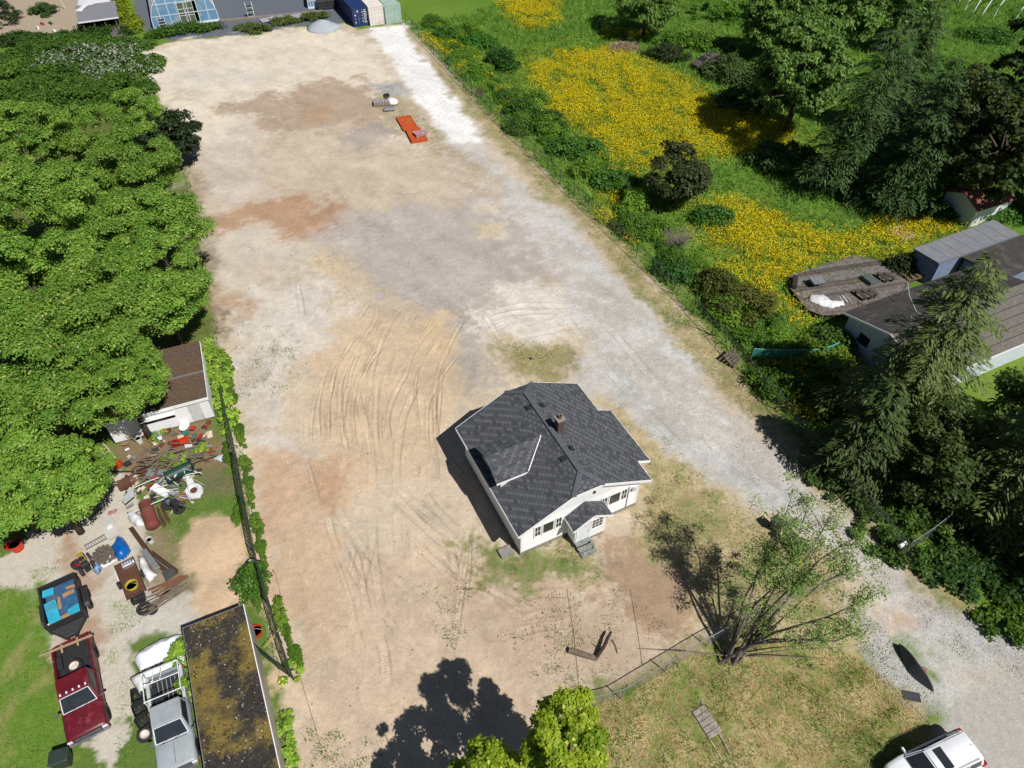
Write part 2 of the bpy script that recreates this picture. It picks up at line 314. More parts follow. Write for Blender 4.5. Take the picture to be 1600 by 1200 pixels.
for i in range(20):
    u = rt.random(); j = rt.uniform(-10, 10); pts = [(a[0]+(b_[0]-a[0])*u+j+rt.uniform(-5,5), a[1]+(b_[1]-a[1])*u+rt.uniform(-12,12)) for a, b_ in zip(GA, GB)]; k0 = rt.randrange(0, 2); TRACKS.append((pts[k0:k0+rt.choice((3,4,5))], rt.choice((.07,.08,.1,.15))))
for i in range(22):
    x = rt.uniform(480, 760); y = rt.uniform(720, 960); a = rt.choice((1.35, 1.5, .75, .85, 1.7))+rt.gauss(0, .12); l = rt.uniform(60, 150); TRACKS.append(([(x, y), (x+l*.5*math.cos(a)+rt.uniform(-6,6), y+l*.5*math.sin(a)), (x+l*math.cos(a), y+l*math.sin(a))], rt.choice((.07,.09,.2,.22))))
for i in range(16):
    x = rt.uniform(330, 620); y = rt.uniform(110, 400); a = rt.choice((.1, -.15, 1.0, 1.2))+rt.gauss(0, .15); l = rt.uniform(60, 140); TRACKS.append(([(x, y), (x+l*.5*math.cos(a), y+l*.5*math.sin(a)+4), (x+l*math.cos(a), y+l*math.sin(a))], rt.choice((.12,.2))))
BUMPS = [((338,850), 2.3, .32), ((352,930), 1.5, .14), ((505,42), 2.6, .0)]
def smooth_line(q, k=5):
    if len(q) < 3: return q
    e = np.concatenate([[2*q[0]-q[1]], q, [2*q[-1]-q[-2]]]); o = []
    for i in range(1, len(e)-2):
        for t in np.linspace(0, 1, k, endpoint=False): o.append(.5*((2*e[i])+(e[i+1]-e[i-1])*t+(2*e[i-1]-5*e[i]+4*e[i+1]-e[i+2])*t*t+(3*e[i]-e[i-1]-3*e[i+1]+e[i+2])*t**3))
    return np.array(o+[q[-1]])
def ground_field(X, Y):
    n1 = fbm(X, Y, .35, 5, 3)-.5; n2 = fbm(X, Y, 1.3, 4, 11)-.5; nd = fbm(X*.7+Y*.7, (Y-X)*.25, .9, 4, 23)-.5
    sh = X.shape; col = np.empty(sh+(3,)); gm = fbm(X, Y, .22, 4, 31)
    g1, g2 = A(100,142,46,.62), A(134,160,64,.62); col[:] = g1+(g2-g1)*gm[..., None]
    zone = np.zeros(sh, int); gv = np.zeros(sh); yl = np.zeros(sh)
    n3 = fbm(X, Y, 3.1, 3, 91)-.5; wpx = 2.2*(fbm(X, Y, .45, 3, 41)-.5); wpy = 2.2*(fbm(X, Y, .45, 3, 43)-.5)
    def soft(poly, s, wob): return sstep(-s*1.5, s*1.5, sdf(X+wpx*wob, Y+wpy*wob, poly)+wob*(n1*1.5+n2*1.5+n3*1.2))
    def lay(poly, c, s, wob, al):
        q = GG(poly); bx = [p[0] for p in q]; by = [p[1] for p in q]
        if max(bx)+6 < X.min() or min(bx)-6 > X.max() or max(by)+6 < Y.min() or min(by)-6 > Y.max(): return
        m = soft(q, s, wob)*al; col[:] = col*(1-m[..., None])+np.asarray(c)*m[..., None]
    def base(poly, c, s, wob, z):
        d = sdf(X, Y, poly)+wob*(n1*.8+n2*.7); m = sstep(-s, s, d); col[:] = col*(1-m[..., None])+np.asarray(c)*m[..., None]; zone[d > 0] = z; return m
    for p in YEL:
        m = soft(p, 1.0, 1.6)*(.35+.65*sstep(.35,.6,fbm(X,Y,.5,3,55))); yl = np.maximum(yl, m); col = col*(1-.5*m[..., None])+A(176,150,24,.6)*(.5*m[..., None])
    base(SOIL, A(176,160,138), .6, 1.0, 6); base(NURS, A(112,118,128,.7), .4, .3, 5)
    base(YARD, A(112,140,62,.6), .2, .7, 4)
    lm = base(LOTP, A(209,190,163), .35, .7, 1)
    dm = sstep(-.6, .6, sdf(X, Y, DRV)+1.0*n1); zone[dm > .5] = 2
    for q in PAINT: lay(*q)
    for q in YPAINT: lay(*q)
    for q in PAINT2: lay(*q)
    sm = base(STREET, A(186,182,173), .5, .8, 3)
    # leaf litter under the hedge trees on the left
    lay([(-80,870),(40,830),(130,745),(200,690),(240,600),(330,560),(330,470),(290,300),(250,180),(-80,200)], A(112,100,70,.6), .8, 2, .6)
    # streaks the grader left, damp tone and dry crust
    fl = np.clip(lm, 0, 1)[..., None]; col *= 1+(nd[..., None]*.34+n2[..., None]*.26+n1[..., None]*.22)*fl
    fr = np.clip(n2*2.2, 0, 1)*fl[..., 0]; gv = np.maximum(dm, sm*.6)
    wh = sstep(.02, .2, n2+.5*n1)*sstep(-.5,.5,sdf(X,Y,DRV)+1.5)*.35*(1-sm); col = col*(1-wh[..., None])+A(214,214,212)*wh[..., None]
    # rough grass ground: straw, green and bare tones side by side
    q1 = fbm(X, Y, .9, 4, 61); q2 = fbm(X, Y, 3.4, 4, 63); mt = np.clip((.5*q1+.5*q2-.5)*3.6+.5, 0, 1)
    for pl, m0 in ((FRONT, .46), (SIDEP, .36), (VERGEP, .5), (GREENP, .8), (LAWNP, 1.15)):
        mk = soft(pl, .16 if m0 > 1 else .6, .8 if m0 > 1 else 1.3)*.85; gmix = np.clip(mt+m0-.5, 0, 1)[..., None]; c3 = A(204,184,136)*(1-gmix)+A(118,140,62,.7)*gmix; dk = np.clip((.5-q2)*3, 0, .5)[..., None]; c3 = c3*(1-dk)+A(128,104,78,.7)*dk
        if m0 > 1: c3 = A(112,150,52,.66)*(1-.6*dk)+A(150,160,84,.66)*.6*dk; dry = np.clip((q1-.5)*4, 0, .7)[..., None]; c3 = c3*(1-dry)+A(168,158,104,.72)*dry
        col = col*(1-mk[..., None])+c3*mk[..., None]
    # relief: gentle lumps, tracks
    h = .06*n1+.035*n2; ts = np.zeros(sh); tm = np.zeros(sh)
    h += .10*np.abs(fbm(X, Y, .8, 4, 77)-.5)*np.clip(lm-dm, 0, 1)
    for pts, hw in TRACKS:
        q = smooth_line(np.array([(p.x, p.y) for p in GG(pts)])); lo = q.min(0)-1; hi = q.max(0)+1
        sel = (X > lo[0]) & (X < hi[0]) & (Y > lo[1]) & (Y < hi[1])
        if not sel.any(): continue
        x = X[sel]; y = Y[sel]; best = np.full(x.shape, 9.); ar = np.zeros(x.shape); acc = 0
        for i in range(len(q)-1):
            e = q[i+1]-q[i]; ln = np.hypot(*e); t = np.clip(((x-q[i][0])*e[0]+(y-q[i][1])*e[1])/ln**2, 0, 1)
            d = np.hypot(x-q[i][0]-e[0]*t, y-q[i][1]-e[1]*t); k = d < best; best[k] = d[k]; ar[k] = (acc+t*ln)[k]; acc += ln
        best = best+.10*(vnoise(x*1.1, y*1.1, 5)-.5)
        ins = 1-sstep(hw*.8, hw*1.1, best); fade = sstep(0, 1.2, ar)*sstep(0, 1.2, acc-ar)*np.clip(vnoise(x*.45, y*.45, 9+int(pts[0][0]) % 7)*1.9-.35, 0, 1)
        edge = np.exp(-((best-hw*1.2)/.05)**2)
        h[sel] += fade*(edge*.03-ins*.03); z = tm[sel]; k = ins*fade > z; z[k] = (ins*fade)[k]; tm[sel] = z; z = ts[sel]; z[k] = ar[k]; ts[sel] = z
        cs = col[sel]; cs *= (1+.05*ins*fade-.20*edge*fade)[:, None]; col[sel] = cs  # dark lines beside the ruts: berm shadow put into the colour
    for (c, R, hh) in BUMPS:
        p = G(*c); r = np.hypot(X-p.x, Y-p.y)/R*(1+.25*n1); h += hh*np.clip(1-r**2, 0, 1)**1.6
    lum = col.mean(-1, keepdims=True); dsat = (np.clip(lm, 0, 1)*.15)[..., None]; col = col*(1-dsat)+lum*np.array([1.05,1.0,.93])*dsat
    calm = sstep(-.2, .6, sdf(X, Y, STREET)); h *= 1-.8*calm
    return np.clip(col, .01, .9), h, zone, gv, yl, ts, tm, lm
def ground_material():
    m, t, b = nodes('ground_surface'); N = t.nodes.new; L = t.links.new
    def at(n): a = N('ShaderNodeAttribute'); a.attribute_name = n; return a
    tc = N('ShaderNodeTexCoord'); col = at('col'); gv = at('gv'); tm = at('tm'); ts = at('ts')
    def noise(sc, det=6, r=.65):
        n = N('ShaderNodeTexNoise'); n.inputs['Scale'].default_value = sc; n.inputs['Detail'].default_value = det; n.inputs['Roughness'].default_value = r; L(tc.outputs['Object'], n.inputs['Vector']); return n.outputs[0]
    def M(op, a, b_, c=None):
        n = N('ShaderNodeMath'); n.operation = op
        for i, x in enumerate((a, b_, c)):
            if x is None: continue
            if isinstance(x, (int, float)): n.inputs[i].default_value = x
            else: L(x, n.inputs[i])
        return n.outputs[0]
    a = noise(2.2, 8, .72); f = noise(14, 5, .7)
    vo = N('ShaderNodeTexVoronoi'); vo.inputs['Scale'].default_value = 9; L(tc.outputs['Object'], vo.inputs['Vector'])
    vb = N('ShaderNodeSeparateColor'); L(vo.outputs['Color'], vb.inputs[0])
    val = M('ADD', M('MULTIPLY', M('SUBTRACT', a, .5), .62), M('MULTIPLY', M('SUBTRACT', f, .5), .75)); val = M('ADD', val, M('MULTIPLY', M('SUBTRACT', noise(6, 3, .6), .5), .35))
    val = M('ADD', val, M('MULTIPLY', M('MULTIPLY', M('SUBTRACT', vb.outputs[0], .5), .15), gv.outputs['Fac']))
    tread = M('MULTIPLY', M('SINE', M('MULTIPLY', ts.outputs['Fac'], 2*math.pi/.17), 0), tm.outputs['Fac'])
    val = M('ADD', M('ADD', val, 1.0), M('MULTIPLY', tread, .04))
    vm = N('ShaderNodeVectorMath'); vm.operation = 'SCALE'; L(col.outputs['Color'], vm.inputs[0]); L(val, vm.inputs['Scale']); L(vm.outputs[0], b.inputs['Base Color'])
    b.inputs['Roughness'].default_value = .92; b.inputs['Specular IOR Level'].default_value = .15
    hh = M('ADD', M('MULTIPLY', noise(5, 6, .7), .05), M('MULTIPLY', noise(26, 4), .012))
    hh = M('ADD', hh, M('MULTIPLY', tread, .007)); hh = M('ADD', hh, M('MULTIPLY', M('MULTIPLY', vo.outputs['Distance'], gv.outputs['Fac']), .016))
    bp = N('ShaderNodeBump'); bp.inputs['Strength'].default_value = .7; bp.inputs['Distance'].default_value = 1.0; L(hh, bp.inputs['Height']); L(bp.outputs[0], b.inputs['Normal'])
    return m
GM = ground_material()
ZN = ['meadow', 'dirt_lot', 'gravel_driveway', 'street', 'yard_ground', 'nursery_ground', 'garden_soil']
ZL = ['green and yellow flowering meadow ground', 'bare sandy dirt lot crossed by tyre tracks', 'pale gravel driveway along the fence', 'grey paved street at the driveway mouth', 'patchy dirt and grass yard', 'dark ground cloth between the greenhouses', 'bare brown garden soil']
parts = {}
voff = 0
for (x0, x1, y0, y1, st) in ((-46, -20, 7, 50, .14), (-20, 17, 7, 50, .07), (17, 50, 7, 50, .12), (-110, 110, 50, 145, .31)):
    xs = np.linspace(x0, x1, int((x1-x0)/st)+1); ys = np.linspace(y0, y1, int((y1-y0)/st)+1); X, Y = np.meshgrid(xs, ys)
    col, h, zone, gv, yl, ts, tm, lm = ground_field(X, Y)
    if y0 < 50: h[-1, :] = 0
    else: h[0, :] = 0
    V = np.stack([X, Y, h], -1).reshape(-1, 3); C = col.reshape(-1, 3); ny, nx = X.shape
    idx = np.arange(ny*nx).reshape(ny, nx); F = np.stack([idx[:-1,:-1], idx[:-1,1:], idx[1:,1:], idx[1:,:-1]], -1).reshape(-1, 4); fz = zone[:-1,:-1].ravel()
    for z in range(7):
        f = F[fz == z]
        if len(f) == 0: continue
        u, inv = np.unique(f, return_inverse=True)
        parts.setdefault(z, []).append((V[u], inv.reshape(f.shape), C[u], gv.ravel()[u], ts.ravel()[u], tm.ravel()[u]))
for z, ps in parts.items():
    n = 0; Fs = []
    for p in ps: Fs.append(p[1]+n); n += len(p[0])
    o = mesh_np(ZN[z], np.concatenate([p[0] for p in ps]), np.concatenate(Fs), GM, np.concatenate([p[2] for p in ps]), smooth=True, kind='structure',
        attrs={'gv': np.concatenate([p[3] for p in ps]), 'ts': np.concatenate([p[4] for p in ps]), 'tm': np.concatenate([p[5] for p in ps])})
    tag(o, ZL[z])
b = MB()
for q in ([(-1500,-300),(1500,-300),(1500,7),(-1500,7)], [(-1500,145),(1500,145),(1500,2500),(-1500,2500)], [(-1500,7),(-110,7),(-110,145),(-1500,145)], [(110,7),(1500,7),(1500,145),(110,145)],
          [(-110,7),(-46,7),(-46,50),(-110,50)], [(50,7),(110,7),(110,50),(50,50)]):
    b.quad(*[(x, y, -.02) for x, y in q])
tag(b.build('ground', PM('far_grass', tuple(A(92,120,50,.5)), tuple(A(120,128,64,.5)), sc=.3, rough=.95), kind='structure'), 'open green ground round the lot')
# ================================================================ VEGETATION
LEAF = leaf_mat('leaf_surface', .34); NEEDLE = leaf_mat('needle_surface', .2); BLADE = leaf_mat('grass_blades', .3, .7)
BARK = PM('bark', srgb(86,74,62), srgb(56,48,40), sc=9, rough=.9, bump=.6)
BARKG = PM('grey_bark', srgb(128,120,110), srgb(78,72,66), sc=9, rough=.9, bump=.6)
def nrm(a): return a/np.maximum(np.linalg.norm(a, axis=-1, keepdims=True), 1e-9)
def leaf_arrays(r, P, N, L, W, droop=.25):
    """one kite-shaped leaf per point"""
    n = len(P); t = nrm(np.cross(N, r.normal(size=(n,3)))); t[:, 2] -= droop; t = nrm(t); s = nrm(np.cross(N, t)); L = L[:, None]; W = W[:, None]
    V = np.stack([P, P+t*L*.45+s*W*.5, P+t*L, P+t*L*.45-s*W*.5], 1).reshape(-1, 3)
    return V, np.arange(4*n).reshape(n, 4)
def clump_leaves(r, cen, rad, n, L, W, pal, up=.55, flat=.7, droop=.25, vary=.22):
    """n leaves spread through the clumps cen (k,3) of radius rad (k,)"""
    pw = rad**2; k = r.choice(len(cen), n, p=pw/pw.sum()); d = nrm(r.normal(size=(n,3))); rr = r.random(n)**.45
    d[:, 2] = np.where(d[:, 2] < -.35, -d[:, 2], d[:, 2]); P = cen[k]+d*rad[k][:, None]*rr[:, None]*np.array([1,1,flat])
    N = nrm(d*.55+np.array([0,0,up])+r.normal(size=(n,3))*.38)
    ls = L*(.65+.7*r.random(n)); V, F = leaf_arrays(r, P, N, ls, W/L*ls, droop)
    ck = r.random(len(cen))[k]*.6+r.random(n)*.4; pal = np.array(pal); C = pal[0]+(pal[1]-pal[0])*ck[:, None]; C = C*(1+vary*(r.random(n)-.5))[:, None]
    if len(pal) > 2: j = r.random(n) < .07; C[j] = pal[2]
    return V, F, np.repeat(C, 4, 0)
def join(parts):
    n = 0; Vs = []; Fs = []; Cs = []
    for V, F, C in parts: Vs.append(V); Fs.append(F+n); Cs.append(C); n += len(V)
    return np.concatenate(Vs), np.concatenate(Fs), np.concatenate(Cs)
def crown_clumps(r, R, hz, z0, k, lobes=7, fill=.35):
    """clump centres over an uneven, lobed crown whose middle is at height z0"""
    th = r.random(k)*2*np.pi; ph = np.arccos(1-1.75*r.random(k)); lob = np.zeros(k)
    for i in range(lobes):
        a = r.random()*2*np.pi; b = r.random()*1.8; g = np.cos(th-a)*np.sin(ph)*np.sin(b)+np.cos(ph)*np.cos(b); lob += np.exp((g-1)*9)*(r.random()*.5)
    rr = (.66+.55*lob)*np.where(r.random(k) < fill, .35+.6*r.random(k), 1)
    return np.stack([R*rr*np.sin(ph)*np.cos(th), R*rr*np.sin(ph)*np.sin(th), z0+hz*rr*np.cos(ph)], 1)
def trunk_mesh(r, h, rad, targets, bark, parent, lean=(0,0)):
    b = MB(); top = Vector((lean[0], lean[1], h)); pts = [Vector((0,0,-.15))]
    for i in (1, 2, 3): t = i/3; pts.append(Vector((top.x*t+r.normal()*.08*h/5, top.y*t+r.normal()*.08*h/5, h*t)))
    b.path(pts, [rad*1.25, rad, rad*.75, rad*.45], 8)
    for c in targets:
        s = .35+.55*r.random(); p0 = pts[1].lerp(pts[3], s); p1 = Vector(c); m = p0.lerp(p1, .5)+Vector((r.normal()*.3, r.normal()*.3, .3))
        b.path([p0, m, p1], [rad*.42, rad*.26, rad*.08], 5, False)
    return b.build('trunk', bark, parent, smooth=True)
def broad_tree(name, label, loc, R, hz, h, n, pal, seed, L=.34, W=.2, clumps=120, crad=.95, group=None, cat='tree', bark=None, flat=.6, droop=.25, lean=(0,0), rz=0, mat=None, lobes=7):
    r = np.random.default_rng(seed); t = thing(name, label, cat, loc, rz, group)
    cen = crown_clumps(r, R, hz, h-hz*.85, clumps, lobes); cen[:, 0] += lean[0]; cen[:, 1] += lean[1]; rad = crad*(.6+.8*r.random(clumps))
    V, F, C = clump_leaves(r, cen, rad, n, L, W, pal, flat=flat, droop=droop)
    mesh_np('crown', V, F, mat or LEAF, C, t); trunk_mesh(r, h-hz*.9, max(.12, R*.05), cen[:14], bark or BARK, t, lean); return t
def shrub(name, label, loc, rx, ry, hz, n, pal, seed, L=.22, W=.13, group=None, cat='shrub', rz=0, clumps=26, twigs=8, mat=None, crad=.42, droop=.2):
    r = np.random.default_rng(seed); t = thing(name, label, cat, loc, rz, group); pal = [(c[0]*1.38, c[1]*1.25, c[2]*1.1) for c in pal]
    a = r.random(clumps)*2*np.pi; q = np.sqrt(r.random(clumps)); z = hz*(1-.75*q**2)*(.45+.45*r.random(clumps))
    cen = np.stack([rx*q*np.cos(a), ry*q*np.sin(a), z], 1); rad = crad*min(1.6, max(.5, hz))*(.7+.7*r.random(clumps))
    V, F, C = clump_leaves(r, cen, rad, n, L, W, pal, droop=droop); k = V[:, 2] < 0; V[k, 2] = .02; mesh_np('foliage', V, F, mat or LEAF, C, t)
    b = MB()
    for c in cen[:twigs]: b.path([(c[0]*.15, c[1]*.15, -.05), (c[0]*.6, c[1]*.6, c[2]*.6), tuple(c)], [.03, .022, .008], 4, False)
    b.build('stems', BARK, t); return t
def conifer(name, label, loc, h, R, seed, pal, cat='tree', dens=1.0, group=None, lean=(0,0), base=.1, spray=.38, gap=.22, tipc=None):
    r = np.random.default_rng(seed); t = thing(name, label, cat, loc, 0, group); b = MB()
    b.path([(0,0,-.2), (lean[0]*.3, lean[1]*.3, h*.5), (lean[0], lean[1], h)], [h*.018, h*.011, .02], 8)
    Ps = []; Ns = []; Ls = []; Ds = []; Cs = []; z = h*base; pal = np.array(pal); tipc = np.array(tipc) if tipc is not None else pal[1]
    while z < h*.985:
        f = z/h; rr = R*(1-f)**.72*(.55+.45*min(1, (f-base)/.15+.35)); nb = int(r.integers(5, 8)) if f < .85 else 4; ph = r.random()*6.28
        for k in range(nb):
            if r.random() < gap*.5: continue
            a = ph+k*6.283/nb+r.normal()*.25; ln = rr*(.62+.55*r.random()); dx, dy = math.cos(a), math.sin(a)
            zz = z+r.normal()*.12; dr = -.16-.2*(1-f); cx, cy = lean[0]*f*f, lean[1]*f*f
            def at(u): return np.array([cx+dx*ln*u, cy+dy*ln*u, zz+ln*(.22*u+dr*2.0*u*u)])
            b.path([at(0), at(.5), at(.97)], [max(.012, ln*.014), max(.01, ln*.009), .006], 4, False)
            m = int((18+ln*40)*dens)
            for j in range(m):
                u = .12+.9*(j+r.random())/m; u = min(u, 1.02); sgn = 1 if j % 2 else -1; wd = ln*.40*(1-.72*u)+.16
                p = at(u); o = sgn*r.random()*wd; q = p+np.array([-dy*o, dx*o, -.15*abs(o)+r.normal()*.05])
                Ps.append(q); Ds.append(np.array([dx*.8-dy*sgn*.75, dy*.8+dx*sgn*.75, -.25-.35*r.random()])); Ns.append(np.array([r.normal()*.3, r.normal()*.3, 1]))
                Ls.append(spray*(.55+.7*r.random())); c = pal[0]+(pal[1]-pal[0])*r.random(); Cs.append(c+(tipc-c)*max(0, u-.62)*1.6*r.random())
        z += (.34+.25*f)*h/14*(.8+.5*r.random())
    P = np.array(Ps); D = nrm(np.array(Ds)); N = nrm(np.array(Ns)+np.array([0,0,.6])); s = nrm(np.cross(N, D)); L = np.array(Ls)[:, None]
    V = np.stack([P, P+D*L*.4+s*L*.15, P+D*L, P+D*L*.4-s*L*.15], 1).reshape(-1, 3); n = len(P)
    mesh_np('crown', V, np.arange(4*n).reshape(n, 4), NEEDLE, np.repeat(np.array(Cs), 4, 0), t)
    b.build('trunk', BARK, t, smooth=True); return t
def pal(*cs, k=.62): return [srgb(*c, k) for c in cs]
P_LEFT = pal((100,148,50), (158,196,78), (200,212,110), k=.75)
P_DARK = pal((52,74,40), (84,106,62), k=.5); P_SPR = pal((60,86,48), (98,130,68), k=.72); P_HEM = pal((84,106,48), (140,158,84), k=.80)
P_WIL = pal((92,132,52), (144,182,84), k=.7); P_MAPLE = pal((112,152,30), (190,208,56), (222,226,90), k=.72); P_BRAM = pal((58,98,40), (96,138,60), (190,200,180), k=.6)
# ---- the tall hedge-row of leafy trees along the left edge: three grown shapes, each copied
LP = [  # crown middle on the photograph, crown height, size
 (240,448,6.4,.95,'with its right edge over the end of the brown-roofed trailer'), (112,560,6.8,1.05,'hanging over the left end of the brown-roofed trailer'), (236,345,6.8,1.0,'bulging furthest out over the dirt lot edge'), (30,585,7.2,1.05,'filling the left picture edge above the shaded lean-to'),
 (176,582,6.6,.80,'hanging right over the shaded left end of the trailer roof'), (150,478,7.6,1.05,'just behind the tree that shades the brown trailer'), (40,430,7.8,1.1,'at the left picture edge, halfway up the hedge row'), (165,350,7.4,1.0,'in the thick middle of the hedge row'), (70,305,7.2,1.05,'in the hedge row left of the dark-leaved tree'),
 (205,255,6.6,1.0,'right beside the dark-leaved tree over the lot'), (110,215,6.2,1.0,'near the pale bramble patch at the far end of the row'), (25,215,6.4,1.05,'at the left picture edge below the bramble patch'), (215,175,5.0,.75,'smallest of the row, in front of the pale brambles'),
 (66,756,5.2,.85,'lowest tree of the row, spreading over the pale yard'), (-15,690,6.4,.95,'at the left picture edge behind the orange bucket'), (108,742,4.0,.5,'small one reaching over the yard toward the white ladder'), (14,780,3.6,.55,'bushy low one above the orange bucket'),
 (-70,480,8,1.1,'just outside the left picture edge, halfway up'), (-80,640,7.5,1.0,'just outside the left picture edge, above the orange tub'), (-60,300,7.5,1.1,'just outside the left picture edge, below the brambles')]
protos = []
for i in range(3):
    protos.append(broad_tree('leafy_tree', 'x', (0,0,0), 4.7, 3.6, 9.2, 42000, P_LEFT, 100+i, L=.20, W=.11, clumps=85, crad=.88, flat=.55, lobes=9, group='leafy trees in the hedge row on the left'))
used = set(); ri = random.Random(3)
for i, (px, py, z, s, wh) in enumerate(LP):
    k = i % 3; p = G(px, py, z); pr = protos[k]
    if k in used: o = dup(pr)
    else: o = pr; used.add(k)
    o.location = (p.x, p.y, 0); o.rotation_euler = (0, 0, ri.random()*6.28); f = z/6.6; o.scale = (s, s, s*.55+.45*f)
    o['label'] = 'bright green leafy tree '+wh
broad_tree('dark_tree', 'dark green tree leaning out over the pale dirt with bare patches in its crown', G(250,215,3.6).xy.to_3d(), 3.4, 2.8, 5.8, 7000, P_DARK, 140, L=.36, W=.22, clumps=70, crad=.7, lean=(.9,.1))
# ---- brambles and hedge at the far left
for i, (px, py, rx, ry, hz, lb) in enumerate([(60,95,7,4,1.8,'dense green bramble thicket at the left edge, below the bare garden soil'), (130,100,7,4.5,2.2,'pale bramble thicket dusted with white blossom'), (185,115,5,4,1.8,'bramble thicket with white blossom beside the far corner of the dirt lot'),
        (60,150,7,4,2.0,'green thicket between the bramble patch and the leafy trees'), (175,150,5,4,2,'green thicket below the white-blossomed brambles'), (20,115,6,4,1.6,'dull green thicket at the far left picture edge'), (100,72,6,2.5,1.4,'low green growth between the hedge and the white-blossomed brambles'), (180,80,5,2.5,1.4,'low green growth at the far corner of the dirt lot'), (15,165,6,5,2.4,'green thicket at the left edge above the hedge-row trees'), (225,105,2.5,3,1.2,'green growth right at the lot edge below its far corner'), (105,165,6,4,2.4,'green thicket in the middle, between the bramble patch and the hedge-row trees')]):
    pl = P_BRAM if i in (1, 2) else pal((66,108,40), (104,146,56), k=.6)
    p = G(px, py); o = shrub('bramble_thicket', lb, p, rx, ry, hz, 8000, pl, 200+i, L=.34, W=.2, clumps=70, crad=.5, cat='thicket', rz=LOT)
    if i in (1, 2):
        me = o.children[0].data; a = np.empty(len(me.vertices)*4, np.float32); me.attributes['col'].data.foreach_get('color', a); a = a.reshape(-1, 4, 4); q = np.random.default_rng(i).random(len(a)) < .3; a[q, :, :3] = (.42,.45,.36); me.attributes['col'].data.foreach_set('color', a.ravel())
for i, (x0, x1, py, lb) in enumerate([(-10,90,62,'low clipped hedge below the bare garden soil'), (90,215,52,'low hedge running below the grey-roofed shed')]):
    a, c = G(x0, py+8), G(x1, py); m = (a+c)/2; shrub('garden_hedge', lb, m, (c-a).length/2, 1.1, 1.3, 6000, pal((50,84,36), (82,120,52), k=.55), 220+i, L=.3, W=.18, clumps=60, crad=.6, cat='hedge', rz=yaw(a, c))
a, c = G(222,62), G(348,44); shrub('garden_hedge', 'leafy hedge in front of the greenhouse', (a+c)/2, (c-a).length/2, .9, 1.3, 5000, pal((54,92,36), (100,150,50), k=.6), 225, L=.28, W=.17, clumps=60, crad=.6, cat='hedge', rz=yaw(a, c))
a, c = G(186,10), G(206,46); shrub('garden_hedge', 'yellow-green overgrown hedge between the grey-roofed shed and the greenhouse', (a+c)/2, (c-a).length/2+2, 1.5, 1.6, 5000, pal((96,130,30), (160,180,40), k=.6), 226, L=.32, W=.2, clumps=60, crad=.6, cat='hedge', rz=yaw(a, c))
shrub('garden_bush', 'round green bush alone on the bare garden soil', G(73,22), 2.4, 1.4, 1.4, 2500, pal((60,96,44), (92,130,62), k=.55), 227, L=.3)
shrub('garden_bush', 'dark bush at the left edge of the bare garden soil', G(-4,35), 3.4, 4.4, 3.4, 4500, P_DARK, 228, L=.3, clumps=40)
# ---- right of the fence
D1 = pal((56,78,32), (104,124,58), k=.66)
conifer('spruce_tree', 'tall dark spruce with drooping branches beside the yellow meadow', (34.3, 66.0, 0), 18.5, 6.5, 301, P_SPR, dens=1.1)
conifer('spruce_tree', 'dark spruce just right of the tall spruce, half hidden by it', G(1395,325), 15, 5.2, 302, P_SPR, dens=1.1)
conifer('spruce_tree', 'slim dark spruce rising behind the tall spruce', G(1385,215), 16, 5.0, 303, P_SPR, dens=1.0)
conifer('hemlock_tree', 'big hemlock with ragged light-tipped branches in front of the low dark-roofed house', G(1392,668), 15.5, 6.2, 304, P_HEM, dens=1.15, base=.16, gap=.35, tipc=srgb(128,138,86,.62))
conifer('hemlock_tree', 'hemlock standing low at the right edge with bare dead twigs', G(1545,800), 12, 5.2, 305, P_HEM, dens=1.0, base=.12, gap=.45, tipc=srgb(116,126,72,.6))
conifer('hemlock_tree', 'dense dark hemlock shading the driveway verge', G(1325,735), 9, 3.8, 306, pal((60,80,38), (96,116,56), k=.66), dens=.9, base=.1, gap=.4)
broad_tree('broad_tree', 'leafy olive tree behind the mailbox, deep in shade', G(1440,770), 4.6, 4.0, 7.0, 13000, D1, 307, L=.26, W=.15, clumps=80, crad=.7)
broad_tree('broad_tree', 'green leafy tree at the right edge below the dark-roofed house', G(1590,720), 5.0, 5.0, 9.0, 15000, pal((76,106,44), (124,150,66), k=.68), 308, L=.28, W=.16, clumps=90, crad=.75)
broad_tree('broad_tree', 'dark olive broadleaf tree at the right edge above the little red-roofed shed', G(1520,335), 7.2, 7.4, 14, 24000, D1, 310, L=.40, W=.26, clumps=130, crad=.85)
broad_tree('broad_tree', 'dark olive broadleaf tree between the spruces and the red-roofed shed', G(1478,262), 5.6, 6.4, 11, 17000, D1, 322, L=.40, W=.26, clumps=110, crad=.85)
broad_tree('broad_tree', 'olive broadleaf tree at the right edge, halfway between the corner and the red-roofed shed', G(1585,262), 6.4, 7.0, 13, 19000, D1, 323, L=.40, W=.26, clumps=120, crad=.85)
shrub('wild_shrub', 'green thicket closing the gap between the white-blossomed brambles and the hedge', G(102,120), 5, 3, 1.8, 5000, pal((66,108,40), (104,146,56), k=.6), 324, L=.34, W=.2, clumps=50)
broad_tree('broad_tree', 'dark olive broadleaf tree at the top right corner', G(1590,190), 7.0, 7.0, 14, 20000, D1, 311, L=.42, W=.27, clumps=120, crad=.8)
broad_tree('broad_tree', 'dark broadleaf tree at the right edge, behind the two sheds', G(1640,330), 6.0, 6.5, 13, 13000, D1, 316, L=.55, W=.36, clumps=120, crad=.8)
broad_tree('poplar_tree', 'tall fresh green tree with drooping boughs left of the spruces', G(1225,210), 6.0, 7.6, 13.5, 19000, P_WIL, 312, L=.5, W=.26, clumps=130, crad=.95, droop=.7)
broad_tree('poplar_tree', 'fresh green tree behind, at the top edge between meadow and spruces', G(1290,100), 6.0, 6.4, 12, 15000, P_WIL, 313, L=.5, W=.28, clumps=120, crad=.95, droop=.7)
